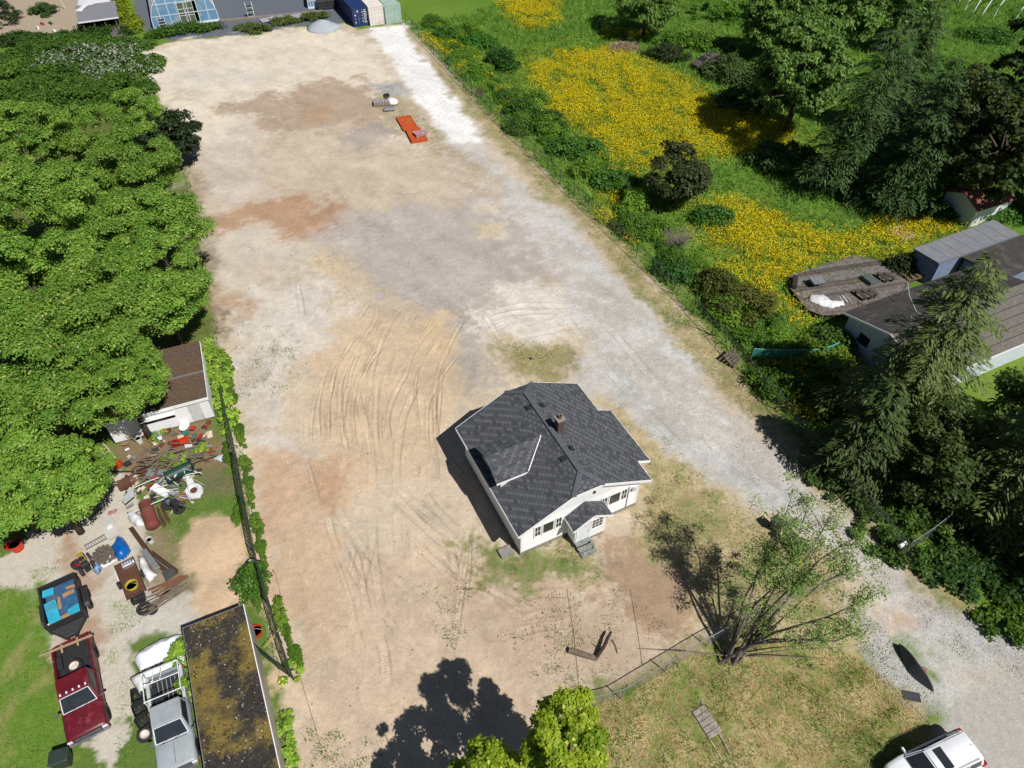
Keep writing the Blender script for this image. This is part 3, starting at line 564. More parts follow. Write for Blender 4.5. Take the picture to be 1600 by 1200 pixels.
broad_tree('poplar_tree', 'fresh green tree at the top edge, right of the other two poplars', G(1385,75), 5.2, 6.4, 11, 13000, P_WIL, 317, L=.45, W=.25, clumps=120, crad=.95, droop=.7)
broad_tree('poplar_tree', 'fresh green tree at the top edge nearest the willow', G(1190,90), 4.6, 5.4, 9.5, 12000, P_WIL, 318, L=.45, W=.25, clumps=110, crad=.9, droop=.7)
broad_tree('poplar_tree', 'low spreading green tree at the foot of the poplars', G(1255,160), 5.2, 4.6, 7.5, 12000, P_WIL, 319, L=.45, W=.25, clumps=110, crad=.9, droop=.6)
conifer('hemlock_tree', 'hemlock just outside the right picture edge, below the mailbox level', G(1700,930), 14, 5, 320, P_HEM, dens=.7, base=.12)
conifer('hemlock_tree', 'hemlock just outside the right picture edge, level with the dark-roofed house', G(1690,780), 15, 5, 321, P_HEM, dens=.7, base=.12)
broad_tree('willow_tree', 'round willow at the top edge, its shade falling on the meadow', G(1005,58), 5.6, 4.4, 8.6, 13000, P_WIL, 314, L=.5, W=.2, clumps=110, crad=.95, droop=1.0)
broad_tree('hawthorn_tree', 'small dark tree standing at the lower corner of the yellow meadow', G(1052,322), 3.7, 3.0, 6.0, 8000, pal((52,66,36), (104,116,66), k=.55), 315, L=.36, W=.18, clumps=80, crad=.7)
for i, (px, py, rx, ry, hz, n, pl, lb) in enumerate([
  (1150,28,9,5,2.4,7000,pal((70,122,36), (120,172,60), k=.62),'light green thicket at the top edge right of the willow'), (1085,72,7,2.6,2.0,6000,pal((84,132,40), (128,176,62), k=.62),'light green bushes behind the pale brush heap'),
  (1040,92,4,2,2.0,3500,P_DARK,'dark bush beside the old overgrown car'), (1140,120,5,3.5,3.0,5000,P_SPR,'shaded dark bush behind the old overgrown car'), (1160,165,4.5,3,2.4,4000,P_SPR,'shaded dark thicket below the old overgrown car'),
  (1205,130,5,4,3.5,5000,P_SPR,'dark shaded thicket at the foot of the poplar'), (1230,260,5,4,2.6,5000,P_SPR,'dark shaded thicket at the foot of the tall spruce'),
  (785,105,2.8,2.6,2.6,3000,pal((48,94,36), (80,132,52), k=.58),'tall green bush by the far fence, above the yellow patch'), (745,70,4,3,1.4,3000,pal((60,116,36), (96,160,54), k=.6),'low rank growth behind the far end of the fence'),
  (700,60,3.2,2.4,1.3,2500,pal((60,112,38), (92,150,54), k=.6),'rank weeds just right of the green container'), (850,200,3.2,2.4,2.0,3800,pal((54,94,36), (88,128,50), k=.6),'thick bush behind the fence at the meadow edge'), (815,178,2.4,2.0,1.7,2600,pal((54,94,36), (88,128,50), k=.6),'round bush behind the fence, second from the yellow patch'),
  (905,240,4.0,2.2,1.7,4500,pal((64,116,44), (104,160,66), k=.6),'bank of tall blue-green grass and shoots behind the fence'), (960,290,3.2,1.8,1.4,3500,pal((60,108,40), (100,154,60), k=.6),'tall green shoots behind the fence left of the small dark tree'),
  (1112,345,2.4,1.8,1.6,2600,pal((60,118,46), (104,160,62), k=.6),'bright green shrub right of the dead grey bush'), (1055,430,2.4,1.6,1.3,3000,pal((56,104,48), (84,136,66), k=.58),'tall grass clump behind the fence below the dead grey bush'),
  (1160,490,3.6,2.6,2.6,5200,pal((76,90,40), (120,130,58), k=.6),'scraggly olive shrub between the fence and the wooden deck'), (1115,450,2.2,1.8,1.9,2400,pal((70,86,38), (112,126,52), k=.6),'small olive shrub against the fence'),
  (1260,560,4.4,2.6,1.5,5600,pal((84,126,36), (140,170,54), k=.62),'sunlit green bushes around the low green netting'), (1300,540,2.4,1.6,1.6,2600,pal((60,100,36), (104,146,56), k=.6),'leafy bush at the corner of the low house'), (1220,610,3.4,1.8,1.4,3800,pal((60,104,32), (104,144,44), k=.6),'green thicket along the fence below the netting'),
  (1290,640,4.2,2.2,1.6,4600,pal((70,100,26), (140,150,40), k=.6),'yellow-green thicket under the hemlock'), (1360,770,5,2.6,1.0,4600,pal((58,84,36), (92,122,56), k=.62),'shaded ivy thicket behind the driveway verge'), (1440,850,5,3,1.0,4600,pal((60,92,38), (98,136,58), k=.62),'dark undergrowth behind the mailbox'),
  (1545,880,4.6,3.2,.8,4600,pal((44,80,32), (78,118,48), k=.58),'rank green growth at the right edge below the mailbox'), (1590,980,3.0,1.6,.9,2600,pal((54,96,28), (110,150,44), k=.6),'low leafy bush at the right edge beside the driveway'), (1500,900,3.0,2.0,.8,2600,pal((44,84,34), (80,124,54), k=.58),'tall grass clump right of the straw verge'),
  (1560,335,4.5,2.4,1.3,4600,pal((60,116,44), (104,160,64), k=.6),'bright green bushes below the little red-roofed shed'), (1460,335,2.4,1.6,1.4,2600,pal((48,84,34), (84,124,52), k=.58),'bush at the meadow edge left of the little red-roofed shed'), (1405,425,1.6,1.2,1.8,1800,P_DARK,'dark shrub at the corner of the wooden deck'),
  (1470,110,5,4,1.4,4500,pal((66,120,40), (112,164,56), k=.6),'rough grassy brush between the poplars and the bare hoops'), (1540,60,5,3,1.5,4000,pal((66,120,44), (104,158,62), k=.6),'green brush in front of the bare white hoops')]):
    shrub('wild_shrub', lb, G(px, py), rx*.8, ry*.8, hz, n, pl, 400+i, L=.34 if py < 300 else .26, W=.18 if py < 300 else .14, clumps=50, crad=.42, rz=LOT-.7)
# thick growth in a band along the chain-link fence: three grown bushes, copied
fb3 = [shrub('fence_bush', 'x', (0,0,0), 2.0, 1.5, 1.2+.5*i, 3200, [pal((72,124,40), (116,164,62), k=.66), pal((66,108,38), (104,148,54), k=.64), pal((86,134,40), (136,178,64), k=.68)][i], 640+i, L=.26, W=.12, clumps=36, crad=.42, group='bushes along the chain-link fence') for i in range(3)]
rb = random.Random(12); fl_ = [(645,34),(705,92),(752,146),(905,300),(1092,478),(1150,545),(1250,655)]; cnt = 0
for i in range(len(fl_)-1):
    a, c = G(*fl_[i]), G(*fl_[i+1]); n = int((c-a).length/1.9)
    for k in range(n):
        p = a.lerp(c, k/n)+BX*rb.uniform(.6, 5.2)+AX*rb.uniform(-1, 1); kk = cnt % 3; o = fb3[kk] if cnt < 3 else dup(fb3[kk]); cnt += 1; o.location = (p.x, p.y, 0); o.rotation_euler = (0, 0, rb.random()*6.28); s_ = rb.uniform(.5, 1.0); o.scale = (s_, s_, s_*rb.uniform(.7, 1.2))
        o['label'] = ('leafy bush in the thick green band along the chain-link fence', 'blue-green bush in the thick band along the chain-link fence', 'lime green bush in the thick band along the chain-link fence')[kk]
# dead grey bush of bare twigs
t = thing('dead_bush', 'dead grey bush of bare tangled twigs beside the small dark tree', 'shrub', G(1058,388)); r = np.random.default_rng(5); b = MB()
for i in range(150):
    a = r.random()*6.28; q = r.random()**.5; e = Vector((math.cos(a)*q*1.7, math.sin(a)*q*1.4, .5+1.9*r.random())); m = e*.55+Vector((r.normal()*.25, r.normal()*.25, .2)); b.path([(r.normal()*.15, r.normal()*.15, 0), m, e, e+Vector((r.normal()*.4, r.normal()*.4, -.2))], [.02, .014, .009, .004], 3, False)
b.build('twigs', PM('dead_twig', srgb(150,140,128), srgb(120,108,98), sc=8, rough=.9), t, kind='stuff')
# ---- the leaning many-stemmed tree in the front yard
t = thing('leaning_tree', 'leaning many-stemmed tree with thin spring leaves at the front fence', 'tree', G(1140,1030)); r = np.random.default_rng(9)
o0 = G(1140,1030); cenl = []
ends = [(1290,800,9.0), (1340,880,8.6), (1225,775,9.4), (1262,860,8.2), (1365,930,7.6), (1315,985,6.0), (1250,790,9.2), (1200,830,7.4), (1330,840,8.4), (1235,905,6.0), (1345,985,5.2)]
b = MB()
for i, (px, py, z) in enumerate(ends):
    e = G(px+14, py-6, z)-o0; s = Vector((r.normal()*.22, r.normal()*.22, -.1)); m1 = s.lerp(e, .33)+Vector((r.normal()*.25, r.normal()*.2, .5)); m2 = s.lerp(e, .68)+Vector((r.normal()*.3, r.normal()*.3, .45))
    b.path([s, m1, m2, e], [.105, .065, .038, .012], 6, False)
    for j in range(9):
        u = .38+.62*r.random(); p = (m1.lerp(m2, (u-.33)/.35) if u < .68 else m2.lerp(e, (u-.68)/.32)); d = Vector((r.normal()*.7, r.normal()*.7, .35+r.random()*.7)); q = p+d*(.6+.9*r.random()); b.path([p, p.lerp(q, .5)+Vector((0,0,.12)), q], [.025, .016, .006], 4, False); cenl += [q, p.lerp(q, .6)]
    cenl += [e, m2.lerp(e, .6)]
for px, py, z in ((1010,1015,.8), (1300,1030,1.0), (1330,1010,1.6)):
    e = G(px, py, z)-o0; b.path([(0,0,.4), e*.5+Vector((0,0,.4)), e], [.05, .03, .01], 5, False)
b.build('stems', BARKG, t, smooth=True)
V, F, C = clump_leaves(r, np.array([tuple(c) for c in cenl]), .34+.3*r.random(len(cenl)), 15000, .115, .068, pal((124,158,72), (172,196,112), k=.72), up=.4); mesh_np('crown', V, F, LEAF, C, t)
t = thing('young_sapling', 'thin upright sapling left of the leaning tree, by the grey bin', 'tree', G(1185,905)); b = MB(); b.path([(0,0,-.1), (.05,0,1.6), (-.05,.1,3.2)], [.04,.028,.008], 5); r = np.random.default_rng(10); cs = []
for j in range(10): z = 1+2.1*r.random(); q = Vector((r.normal()*.45, r.normal()*.45, z+.3)); b.path([(0,0,z), q], [.014,.005], 4, False); cs.append(tuple(q))
b.build('trunk', BARKG, t); V, F, C = clump_leaves(r, np.array(cs), np.full(len(cs), .3), 420, .15, .09, pal((92,124,48), (142,166,84), k=.62)); mesh_np('crown', V, F, LEAF, C, t)
# ---- bright maple whose top reaches into the picture at the bottom
broad_tree('maple_tree', 'bright yellow-green maple rising at the bottom edge, casting the big shadow', G(878,1250).xy.to_3d(), 1.95, 4.6, 11.2, 22000, P_MAPLE, 330, L=.155, W=.135, clumps=62, crad=.44, lobes=14, bark=BARKG, flat=.75)
broad_tree('maple_tree', 'maple just below the picture that joins the big shadow', G(764,1352).xy.to_3d(), 3.7, 4.2, 8.6, 24000, P_MAPLE, 331, L=.16, W=.14, clumps=84, crad=.5, lobes=14, bark=BARKG)
broad_tree('street_tree', 'street tree beyond the white car whose leaf shadows fall on the asphalt', (32.5, 8.2, 0), 2.6, 2.6, 7, 5000, P_MAPLE, 332, L=.3, W=.24, clumps=50, crad=.6)
# ================================================================ THE WHITE HOUSE
WHITE = PM('white_siding', (.80,.80,.79), (.74,.74,.73), sc=3, rough=.6); TRIM = PM('white_trim', (.82,.82,.82), (.74,.74,.73), sc=5, rough=.5)
ROOF = PM('roof_deck', (.026,.027,.03), (.034,.035,.038), sc=6, rough=.95); SHING = col_mat('asphalt_shingle', .95, .5, 60, .15)
CONC = PM('concrete', srgb(168,164,156,.7), srgb(140,136,128,.7), sc=4, rough=.9, bump=.4); GLASS = PM('dark_glass', (.02,.024,.03), (.03,.035,.04), sc=2, rough=.08, spec=.6)
BLACKM = PM('black_metal', (.02,.02,.022), (.032,.032,.034), sc=8, rough=.55); STEEL = PM('galvanised_steel', (.42,.43,.44), (.33,.34,.35), sc=7, rough=.45, metal=.6)
def shingles(poly, r, name='shingle_courses', parent=None, mat=None, tones=None, tabw=.33, exp=.165, lift=.022):
    """courses of overlapping tabs laid over a flat roof face; poly is a convex 3-D polygon whose first edge is the eave"""
    P = [Vector(p) for p in poly]; n = (P[1]-P[0]).cross(P[2]-P[1]).normalized()
    if n.z < 0: n = -n
    u = (P[1]-P[0]).normalized(); v = n.cross(u)
    if v.z < 0: v = -v
    q = [((p-P[0]).dot(u), (p-P[0]).dot(v)) for p in P]; ux = [a for a, _ in q]; vx = [a for _, a in q]
    area = sum(q[i][0]*q[(i+1)%len(q)][1]-q[(i+1)%len(q)][0]*q[i][1] for i in range(len(q))); sg = 1 if area > 0 else -1
    def span(vv):
        xs = []
        for i in range(len(q)):
            a, c = q[i], q[(i+1)%len(q)]
            if (a[1] <= vv) != (c[1] <= vv): xs.append(a[0]+(c[0]-a[0])*(vv-a[1])/(c[1]-a[1]))
        return (min(xs), max(xs)) if len(xs) >= 2 else None
    tones = tones or [(.066,.069,.076), (.08,.084,.092), (.112,.117,.127)]; V = []; F = []; C = []; row = 0; vv = min(vx)
    while vv < max(vx)-.02:
        sp = span(vv+min(exp*.5, (max(vx)-vv)*.5))
        if sp:
            x = sp[0]-tabw*(.5 if row % 2 else 0)-tabw*r.random()*.15
            while x < sp[1]:
                a = max(x+.016, sp[0]); c = min(x+tabw-.016, sp[1]); x += tabw
                if c-a < .03: continue
                k = len(V); o = P[0]+u*0+n*.004; l = lift*(.7+.6*r.random()); top = min(vv+exp*1.02, max(vx))
                V += [o+u*a+v*vv, o+u*c+v*vv, o+u*c+v*vv+n*l, o+u*a+v*vv+n*l, o+u*c+v*top+n*.002, o+u*a+v*top+n*.002]; F += [(k,k+1,k+2,k+3), (k+3,k+2,k+4,k+5)]
                par_ = int((x-sp[0])/tabw+.5)+row//2; t = r.random(); cc = tones[2] if par_ % 2 == 0 and t < .8 else tones[1] if t < .75 else tones[0]; g = .9+.2*r.random(); C += [(cc[0]*g, cc[1]*g, cc[2]*g)]*6
        vv += exp; row += 1
    return mesh_np(name, np.array([tuple(p) for p in V]), np.array(F), mat or SHING, np.array(C), parent, kind='stuff')
HR = random.Random(5)
house = thing('white_house', 'small white bungalow with dark grey shingled clipped-gable roof on the dirt lot', 'house', (.52, 22.93, 0), math.radians(26.26))
W_, D_ = 8.41, 8.40; XL, XR, YF, YR, ZE, ZR, XM, ZC = -.37, 8.91, -.44, 8.84, 2.99, 5.28, 4.25, 4.77; RS, RE = .66, 7.82
k = (ZC-ZE)/(ZR-ZE); CL = XL+(XM-XL)*k; CR = XR+(XM-XR)*k; mL = (ZR-ZE)/(XM-XL); mR = (ZR-ZE)/(XR-XM)
zl = lambda x: ZE+(x-XL)*mL; zr_ = lambda x: ZE+(XR-x)*mR
T = .16
def gable(y0, y1):
    b = MB(); pr = [(0,.28), (W_,.28), (W_,zr_(W_)-T), (CR,zr_(CR)-T), (CL,zl(CL)-T), (0,zl(0)-T)]
    b.hexa([(x,y0,z) for x, z in pr], [(x,y1,z) for x, z in pr]); return b
gable(0, .12).build('front_wall', WHITE, house); gable(D_-.12, D_).build('rear_wall', WHITE, house)
b = MB(); b.box(0,.12,.12,D_-.12,.28,zl(0)-T); b.build('side_wall', WHITE, house); b = MB(); b.box(W_-.12,W_,.12,D_-.12,.28,zr_(W_)-T); b.build('side_wall', WHITE, house)
b = MB(); b.box(-.04,W_+.04,-.04,D_+.04,-.2,.28); b.build('foundation', CONC, house)
b = MB()  # horizontal lap boards on the front
for i in range(18): z = .30+i*.15; b.hexa([(0.13,-.006,z),(W_-.13,-.006,z),(W_-.13,0,z),(.13,0,z)], [(0.13,-.018,z+.012),(W_-.13,-.018,z+.012),(W_-.13,0,z+.145),(.13,0,z+.145)])
b.build('siding_boards', WHITE, house, kind='stuff')
b = MB(); b.box(-.012,.13,-.024,.0,.3,2.9); b.build('corner_board', TRIM, house); b = MB(); b.box(W_-.13,W_+.012,-.024,.0,.3,2.9); b.build('corner_board', TRIM, house)
b = MB(); b.box(W_+.002,9.45,1.45,5.75,.25,zr_(9.45)-.18); b.build('bay_wall', WHITE, house); b = MB(); b.box(W_+.04,9.43,1.47,5.73,-.2,.25); b.build('bay_foundation', CONC, house)
roofs = [[(XL,YR,ZE),(XL,YF,ZE),(CL,YF,ZC),(XM,RS,ZR),(XM,RE,ZR),(CL,YR,ZC)], [(XR,YF,ZE),(XR,YR,ZE),(CR,YR,ZC),(XM,RE,ZR),(XM,RS,ZR),(CR,YF,ZC)], [(CL,YF,ZC),(CR,YF,ZC),(XM,RS,ZR)], [(CR,YR,ZC),(CL,YR,ZC),(XM,RE,ZR)]]
b = MB()
for p in roofs: b.slab(p, .11)
EX = 1.05; ze2 = ZE-EX*mR; extp = [(XR+EX,1.19,ze2),(XR+EX,6.01,ze2),(XR+.0,6.01,ZE),(XR+.0,1.19,ZE)]
b.slab(extp, .11); rf = b.build('roof', ROOF, house)
for p in roofs: shingles(p, HR, parent=rf)
shingles(extp, HR, parent=rf)
b = MB()  # ridge and hip caps, paler and weathered
def caps(p0, p1, w_=.30, s=.3):
    p0 = Vector(p0); p1 = Vector(p1); n = int((p1-p0).length/s)
    for i in range(n): a = p0.lerp(p1, i/n); c = p0.lerp(p1, (i+1.05)/n); b.beam(a+Vector((0,0,.028+.006*(i%2))), c+Vector((0,0,.022)), w_, .03)
for p0, p1 in (((XM,RS,ZR),(XM,RE,ZR)), ((XM,RS,ZR),(CL,YF,ZC)), ((XM,RS,ZR),(CR,YF,ZC)), ((XM,RE,ZR),(CL,YR,ZC)), ((XM,RE,ZR),(CR,YR,ZC))): caps(p0, p1)
b.build('ridge_caps', PM('ridge_cap', (.10,.112,.125), (.075,.08,.09), sc=5, rough=.95), rf, kind='stuff')
b = MB(); f = .05
for p0, p1 in (((XL-.03,YF,ZE),(XL-.03,YR,ZE)), ((XR+.03,YF,ZE),(XR+.03,1.19,ZE)), ((XR+.03,6.01,ZE),(XR+.03,YR,ZE)), ((XR+EX+.03,1.16,ze2),(XR+EX+.03,6.04,ze2)),
    ((XL,YF-.03,ZE),(CL,YF-.03,ZC)), ((CL,YF-.03,ZC),(CR,YF-.03,ZC)), ((CR,YF-.03,ZC),(XR,YF-.03,ZE)), ((XL,YR+.03,ZE),(CL,YR+.03,ZC)), ((CL,YR+.03,ZC),(CR,YR+.03,ZC)), ((CR,YR+.03,ZC),(XR,YR+.03,ZE)), ((XR,1.16,ZE),(XR+EX,1.16,ze2)), ((XR+EX,6.04,ze2),(XR,6.04,ZE))):
    b.beam(Vector(p0)-Vector((0,0,.10)), Vector(p1)-Vector((0,0,.10)), .045, .19)
b.build('fascia', TRIM, house)
b = MB(); b.slab([(XL+.02,YF+.02,ZE-.13),(CL,YF+.02,ZC-.13),(CL,0,ZC-.13),(XL+.02,0,ZE-.13)], .02); b.build('soffit', TRIM, house); b = MB(); b.slab([(CR,YF+.02,ZC-.13),(XR-.02,YF+.02,ZE-.13),(XR-.02,0,ZE-.13),(CR,0,ZC-.13)], .02); b.build('soffit', TRIM, house)
# dormer
DY, DZ, DE, DH = 4.35, 4.95, 4.12, 1.58; xr_ = XL+(DZ-ZE)/mL; xe = XL+(DE-ZE)/mL
dorm = MB(); hw = 1.33; zt = DE+(DH-hw)*(DZ-DE)/DH-.08; dorm.hexa([(.14,DY-hw,zl(.14)-.1),(.14,DY+hw,zl(.14)-.1),(.14,DY+hw,zt),(.14,DY,DZ-.09),(.14,DY-hw,zt)], [(.26,DY-hw,zl(.26)-.1),(.26,DY+hw,zl(.26)-.1),(.26,DY+hw,zt),(.26,DY,DZ-.09),(.26,DY-hw,zt)])
for s in (-1, 1): dorm.hexa([(.26,DY+s*hw-s*.1,zl(.26)-.1),(xe,DY+s*hw-s*.1,zl(xe)-.1),(xe,DY+s*hw,zl(xe)-.1),(.26,DY+s*hw,zl(.26)-.1)], [(.26,DY+s*hw-s*.1,zt),(xe,DY+s*hw-s*.1,zt),(xe,DY+s*hw,zt),(.26,DY+s*hw,zt)])
do = dorm.build('dormer', WHITE, house)
droofs = [[(-.25,DY-DH,DE),(xe,DY-DH,DE),(xr_,DY,DZ),(-.25,DY,DZ)], [(xe,DY+DH,DE),(-.25,DY+DH,DE),(-.25,DY,DZ),(xr_,DY,DZ)]]
b = MB()
for p in droofs: b.slab(p, .09)
b.build('dormer_roof', ROOF, do)
for p in droofs: shingles(p, HR, parent=do)
b = MB()
for s in (-1, 1):  b.beam((-.25,DY-(DH+.02),DE-.07), (xe-.05,DY-(DH+.02),DE-.07), .035, .13) if s < 0 else None; b.beam((xe,DY-DH,DE+.03), (xr_,DY,DZ+.03), .06, .02) if s < 0 else None
b.build('dormer_trim', TRIM, do); b = MB(); b.box(.10,.137,DY-.35,DY+.35,3.62,4.3); b.build('dormer_window', GLASS, do)
# windows: three lights each side of the porch
def window(x0, x1, z0, z1, y=0.0, nx=1, nz=1, par=None, d=.05, wd=.07):
    b = MB(); b.box(x0-wd,x1+wd,y-d,y+.0,z1,z1+wd); b.box(x0-wd,x1+wd,y-d-.03,y,z0-wd,z0); b.box(x0-wd,x0,y-d,y,z0,z1); b.box(x1,x1+wd,y-d,y,z0,z1)
    for i in range(1, nx): xx = x0+(x1-x0)*i/nx; b.box(xx-.016,xx+.016,y-d+.012,y-.01,z0,z1)
    for i in range(1, nz): zz = z0+(z1-z0)*i/nz; b.box(x0,x1,y-d+.014,y-.012,zz-.016,zz+.016)
    o = b.build('window', TRIM, par or house); g = MB(); g.box(x0,x1,y-.024,y-.018,z0,z1); g.build('pane', GLASS, o); return o
for x0, x1, nx, nz in ((.95,1.3,2,2), (1.5,2.2,1,1), (2.4,2.75,2,2), (5.65,6.0,2,2), (6.2,6.95,1,1), (7.1,7.45,2,2)): window(x0, x1, 1.45, 2.45, -.02, nx, nz)
b = MB(); b.path([(7.62,-.05,.3),(7.62,-.05,2.5)], .03, 6); b.build('downpipe', PM('grey_pipe', (.3,.3,.31), sc=4), house)
b = MB(); b.box(4.9,5.02,-.1,-.02,3.55,3.72); b.build('wall_lamp', BLACKM, house); b = MB(); b.lathe([(.0,0),(.16,.02),(.16,.12),(.0,.14)], 12, Matrix.Translation((7.95,-.03,2.15)) @ Matrix.Rotation(math.pi/2,4,'X')); b.build('meter_box', PM('meter_grey', (.5,.5,.5), sc=3), house)
# porch
PX0, PX1, PY, PE, PR, PM_ = 3.26, 5.44, -.95, 2.34, 3.02, 4.35
po = MB(); pr = [(PX0,.35),(PX1,.35),(PX1,PE-.02),(PM_,PR-.12),(PX0,PE-.02)]; po.hexa([(x,PY,z) for x, z in pr], [(x,PY+.1,z) for x, z in pr]); po.box(PX0,PX0+.1,PY+.1,-.02,.35,PE-.02); po.box(PX1-.1,PX1,PY+.1,-.02,.35,PE-.02); po.box(PX0+.1,PX1-.1,PY+.1,-.02,.35,.5)
pch = po.build('porch', WHITE, house); b = MB(); b.box(PX0+.05,PX1-.05,PY+.05,-.045,-.2,.35); b.build('porch_footing', CONC, pch)
pe = .38; sl_ = (PR-PE)/(PM_-PX0); zE = PE-.25*sl_; pro = [[(PX0-.28,-.02,zE),(PX0-.28,PY-.22,zE),(PM_,PY-.22,PR),(PM_,-.02,PR)], [(PX1+.28,PY-.22,zE),(PX1+.28,-.02,zE),(PM_,-.02,PR),(PM_,PY-.22,PR)]]
b = MB()
for p in pro: b.slab(p, .08)
b.build('porch_roof', ROOF, pch)
for p in pro: shingles(p, HR, parent=pch)
b = MB(); b.beam((PX0-.3,-.03,zE-.06),(PX0-.3,PY-.24,zE-.06),.03,.14); b.beam((PX1+.3,-.03,zE-.06),(PX1+.3,PY-.24,zE-.06),.03,.14); b.beam((PX0-.28,PY-.24,zE-.06),(PM_,PY-.24,PR-.06),.03,.15); b.beam((PX1+.28,PY-.24,zE-.06),(PM_,PY-.24,PR-.06),.03,.15); b.build('porch_trim', TRIM, pch)
window(4.42, 5.15, 1.25, 2.15, PY, 3, 3, pch); window(3.5, 4.25, .62, .63, PY, 1, 1, None) if False else None
dr = MB(); dr.box(3.42,4.24,PY-.03,PY-.002,.5,2.25); dd = dr.build('front_door', PM('door_white', (.72,.74,.75), (.6,.62,.64), sc=2.5, rough=.5), house, bevel=.01)
b = MB(); b.box(3.34,3.42,PY-.045,PY-.003,.45,2.33); b.box(4.24,4.32,PY-.045,PY-.003,.45,2.33); b.box(3.42,4.24,PY-.045,PY-.003,2.25,2.33); b.build('door_frame', TRIM, dd); b = MB(); b.lathe([(0,0),(.03,.01),(.03,.05),(0,.06)], 10, Matrix.Translation((4.14,PY-.03,1.3)) @ Matrix.Rotation(math.pi/2,4,'X')); b.build('handle', BLACKM, dd)
b = MB(); b.box(PX0-.012,PX0-.002,-.8,-.2,1.3,2.0); b.build('porch_side_window', GLASS, pch)
STEP = PM('weathered_step', srgb(176,184,182,.6), srgb(130,140,140,.6), sc=4, rough=.85, bump=.3, c3=srgb(112,120,112,.6), sc3=2.5, amt3=.45)
for i in range(3): b = MB(); b.box(3.25+.02*i,4.38,PY-.32*(i+1),PY-.32*i-.035,.45-.16*i-.06,.45-.16*i); b.build('step', STEP, house, bevel=.008)
b = MB(); b.box(3.3,3.36,PY-.96,PY-.02,-.1,.1); b.box(4.26,4.32,PY-.96,PY-.02,-.1,.1); b.box(3.3,3.36,PY-.6,PY-.02,.0,.27); b.box(4.26,4.32,PY-.6,PY-.02,.0,.27); b.build('step_stringer', PM('old_timber', srgb(120,110,98,.6), srgb(88,80,70,.6), sc=5, rough=.9), house)
# chimney and roof vents
BRK = PM('chimney_brick', (.055,.035,.03), (.085,.06,.052), sc=12, rough=.95, bump=.5, c3=(.42,.41,.4), sc3=1.6, amt3=.42)
chb = MB(); chb.box(4.52,4.98,3.92,4.38,4.7,6.15); ch = chb.build('chimney', PM('chimney_mortar', (.1,.08,.075), (.14,.12,.11), sc=9, rough=.95), house)
proto = MB(); proto.box(-.107,.107,-.012,.012,-.032,.032); bo = proto.build('brick', BRK, ch, bevel=.005); first = True
for c in range(19):
    for side in range(4):
        for j in range(2):
            off = (-.11 if j == 0 else .11); z = 4.86+c*.072
            if side == 0: loc = (4.75+off, 3.915, z); rz = 0
            elif side == 1: loc = (4.75+off, 4.385, z); rz = 0
            elif side == 2: loc = (4.515, 4.15+off, z); rz = math.pi/2
            else: loc = (4.985, 4.15+off, z); rz = math.pi/2
            o = bo if first else dup(bo, parent=ch); first = False; o.location = (loc[0]+HR.uniform(-.004,.004), loc[1], loc[2]); o.rotation_euler = (0,0,rz)
b = MB(); b.box(4.46,5.04,3.86,4.44,6.15,6.24); b.build('chimney_cap', CONC, ch, bevel=.01); b = MB(); b.lathe([(.13,6.2),(.13,6.46),(.11,6.46),(.11,6.24)], 14, Matrix.Translation((4.75,4.15,0))); b.build('flue_pot', PM('clay_flue', srgb(168,120,80,.7), srgb(120,84,60,.7), sc=6, rough=.9), ch)
for (x, y, sd) in ((3.92,6.64,-1), (3.87,2.04,-1), (4.78,6.49,1), (4.71,2.54,1)):
    z = zl(x) if sd < 0 else zr_(x); sl2 = math.atan(mL if sd < 0 else mR); b = MB(); b.M = Matrix.Translation((x,y,z)) @ Matrix.Rotation(-sl2 if sd < 0 else sl2,4,'Y'); b.box(-.2,.2,-.2,.2,.0,.03); b.hexa([(-.14,-.14,.03),(.14,-.14,.03),(.14,.14,.03),(-.14,.14,.03)], [(-.16,-.16,.13),(.12,-.13,.1),(.12,.13,.1),(-.16,.16,.13)]); b.build('roof_vent', BLACKM, house, bevel=.01)
b = MB(); b.lathe([(.1,0),(.06,.06),(.05,.3),(.035,.3)], 12, Matrix.Translation((8.26,4.11,3.27))); b.build('vent_pipe', PM('lead_grey', (.25,.26,.28), sc=5), house)
b = MB(); b.lathe([(0,0),(.2,.02),(.22,.4),(.18,.46),(0,.48)], 16, Matrix.Translation((9.25,.75,1.75))); b.box(8.9,9.0,.5,1.3,1.6,2.2); b.build('wall_tank', TRIM, house, smooth=40)
# low slab beside the front corner and a step stone on the left side
p = house.matrix_basis @ Vector((-.75,.55,.0)); b = MB(); b.box(-.42,.42,-.32,.32,-.1,.22); tag(b.build('concrete_pad', CONC, bevel=.02), 'small concrete pad against the shaded side of the white house', 'concrete pad').location = p; 
bpy.data.objects['concrete_pad'].rotation_euler = (0,0,math.radians(26.26))
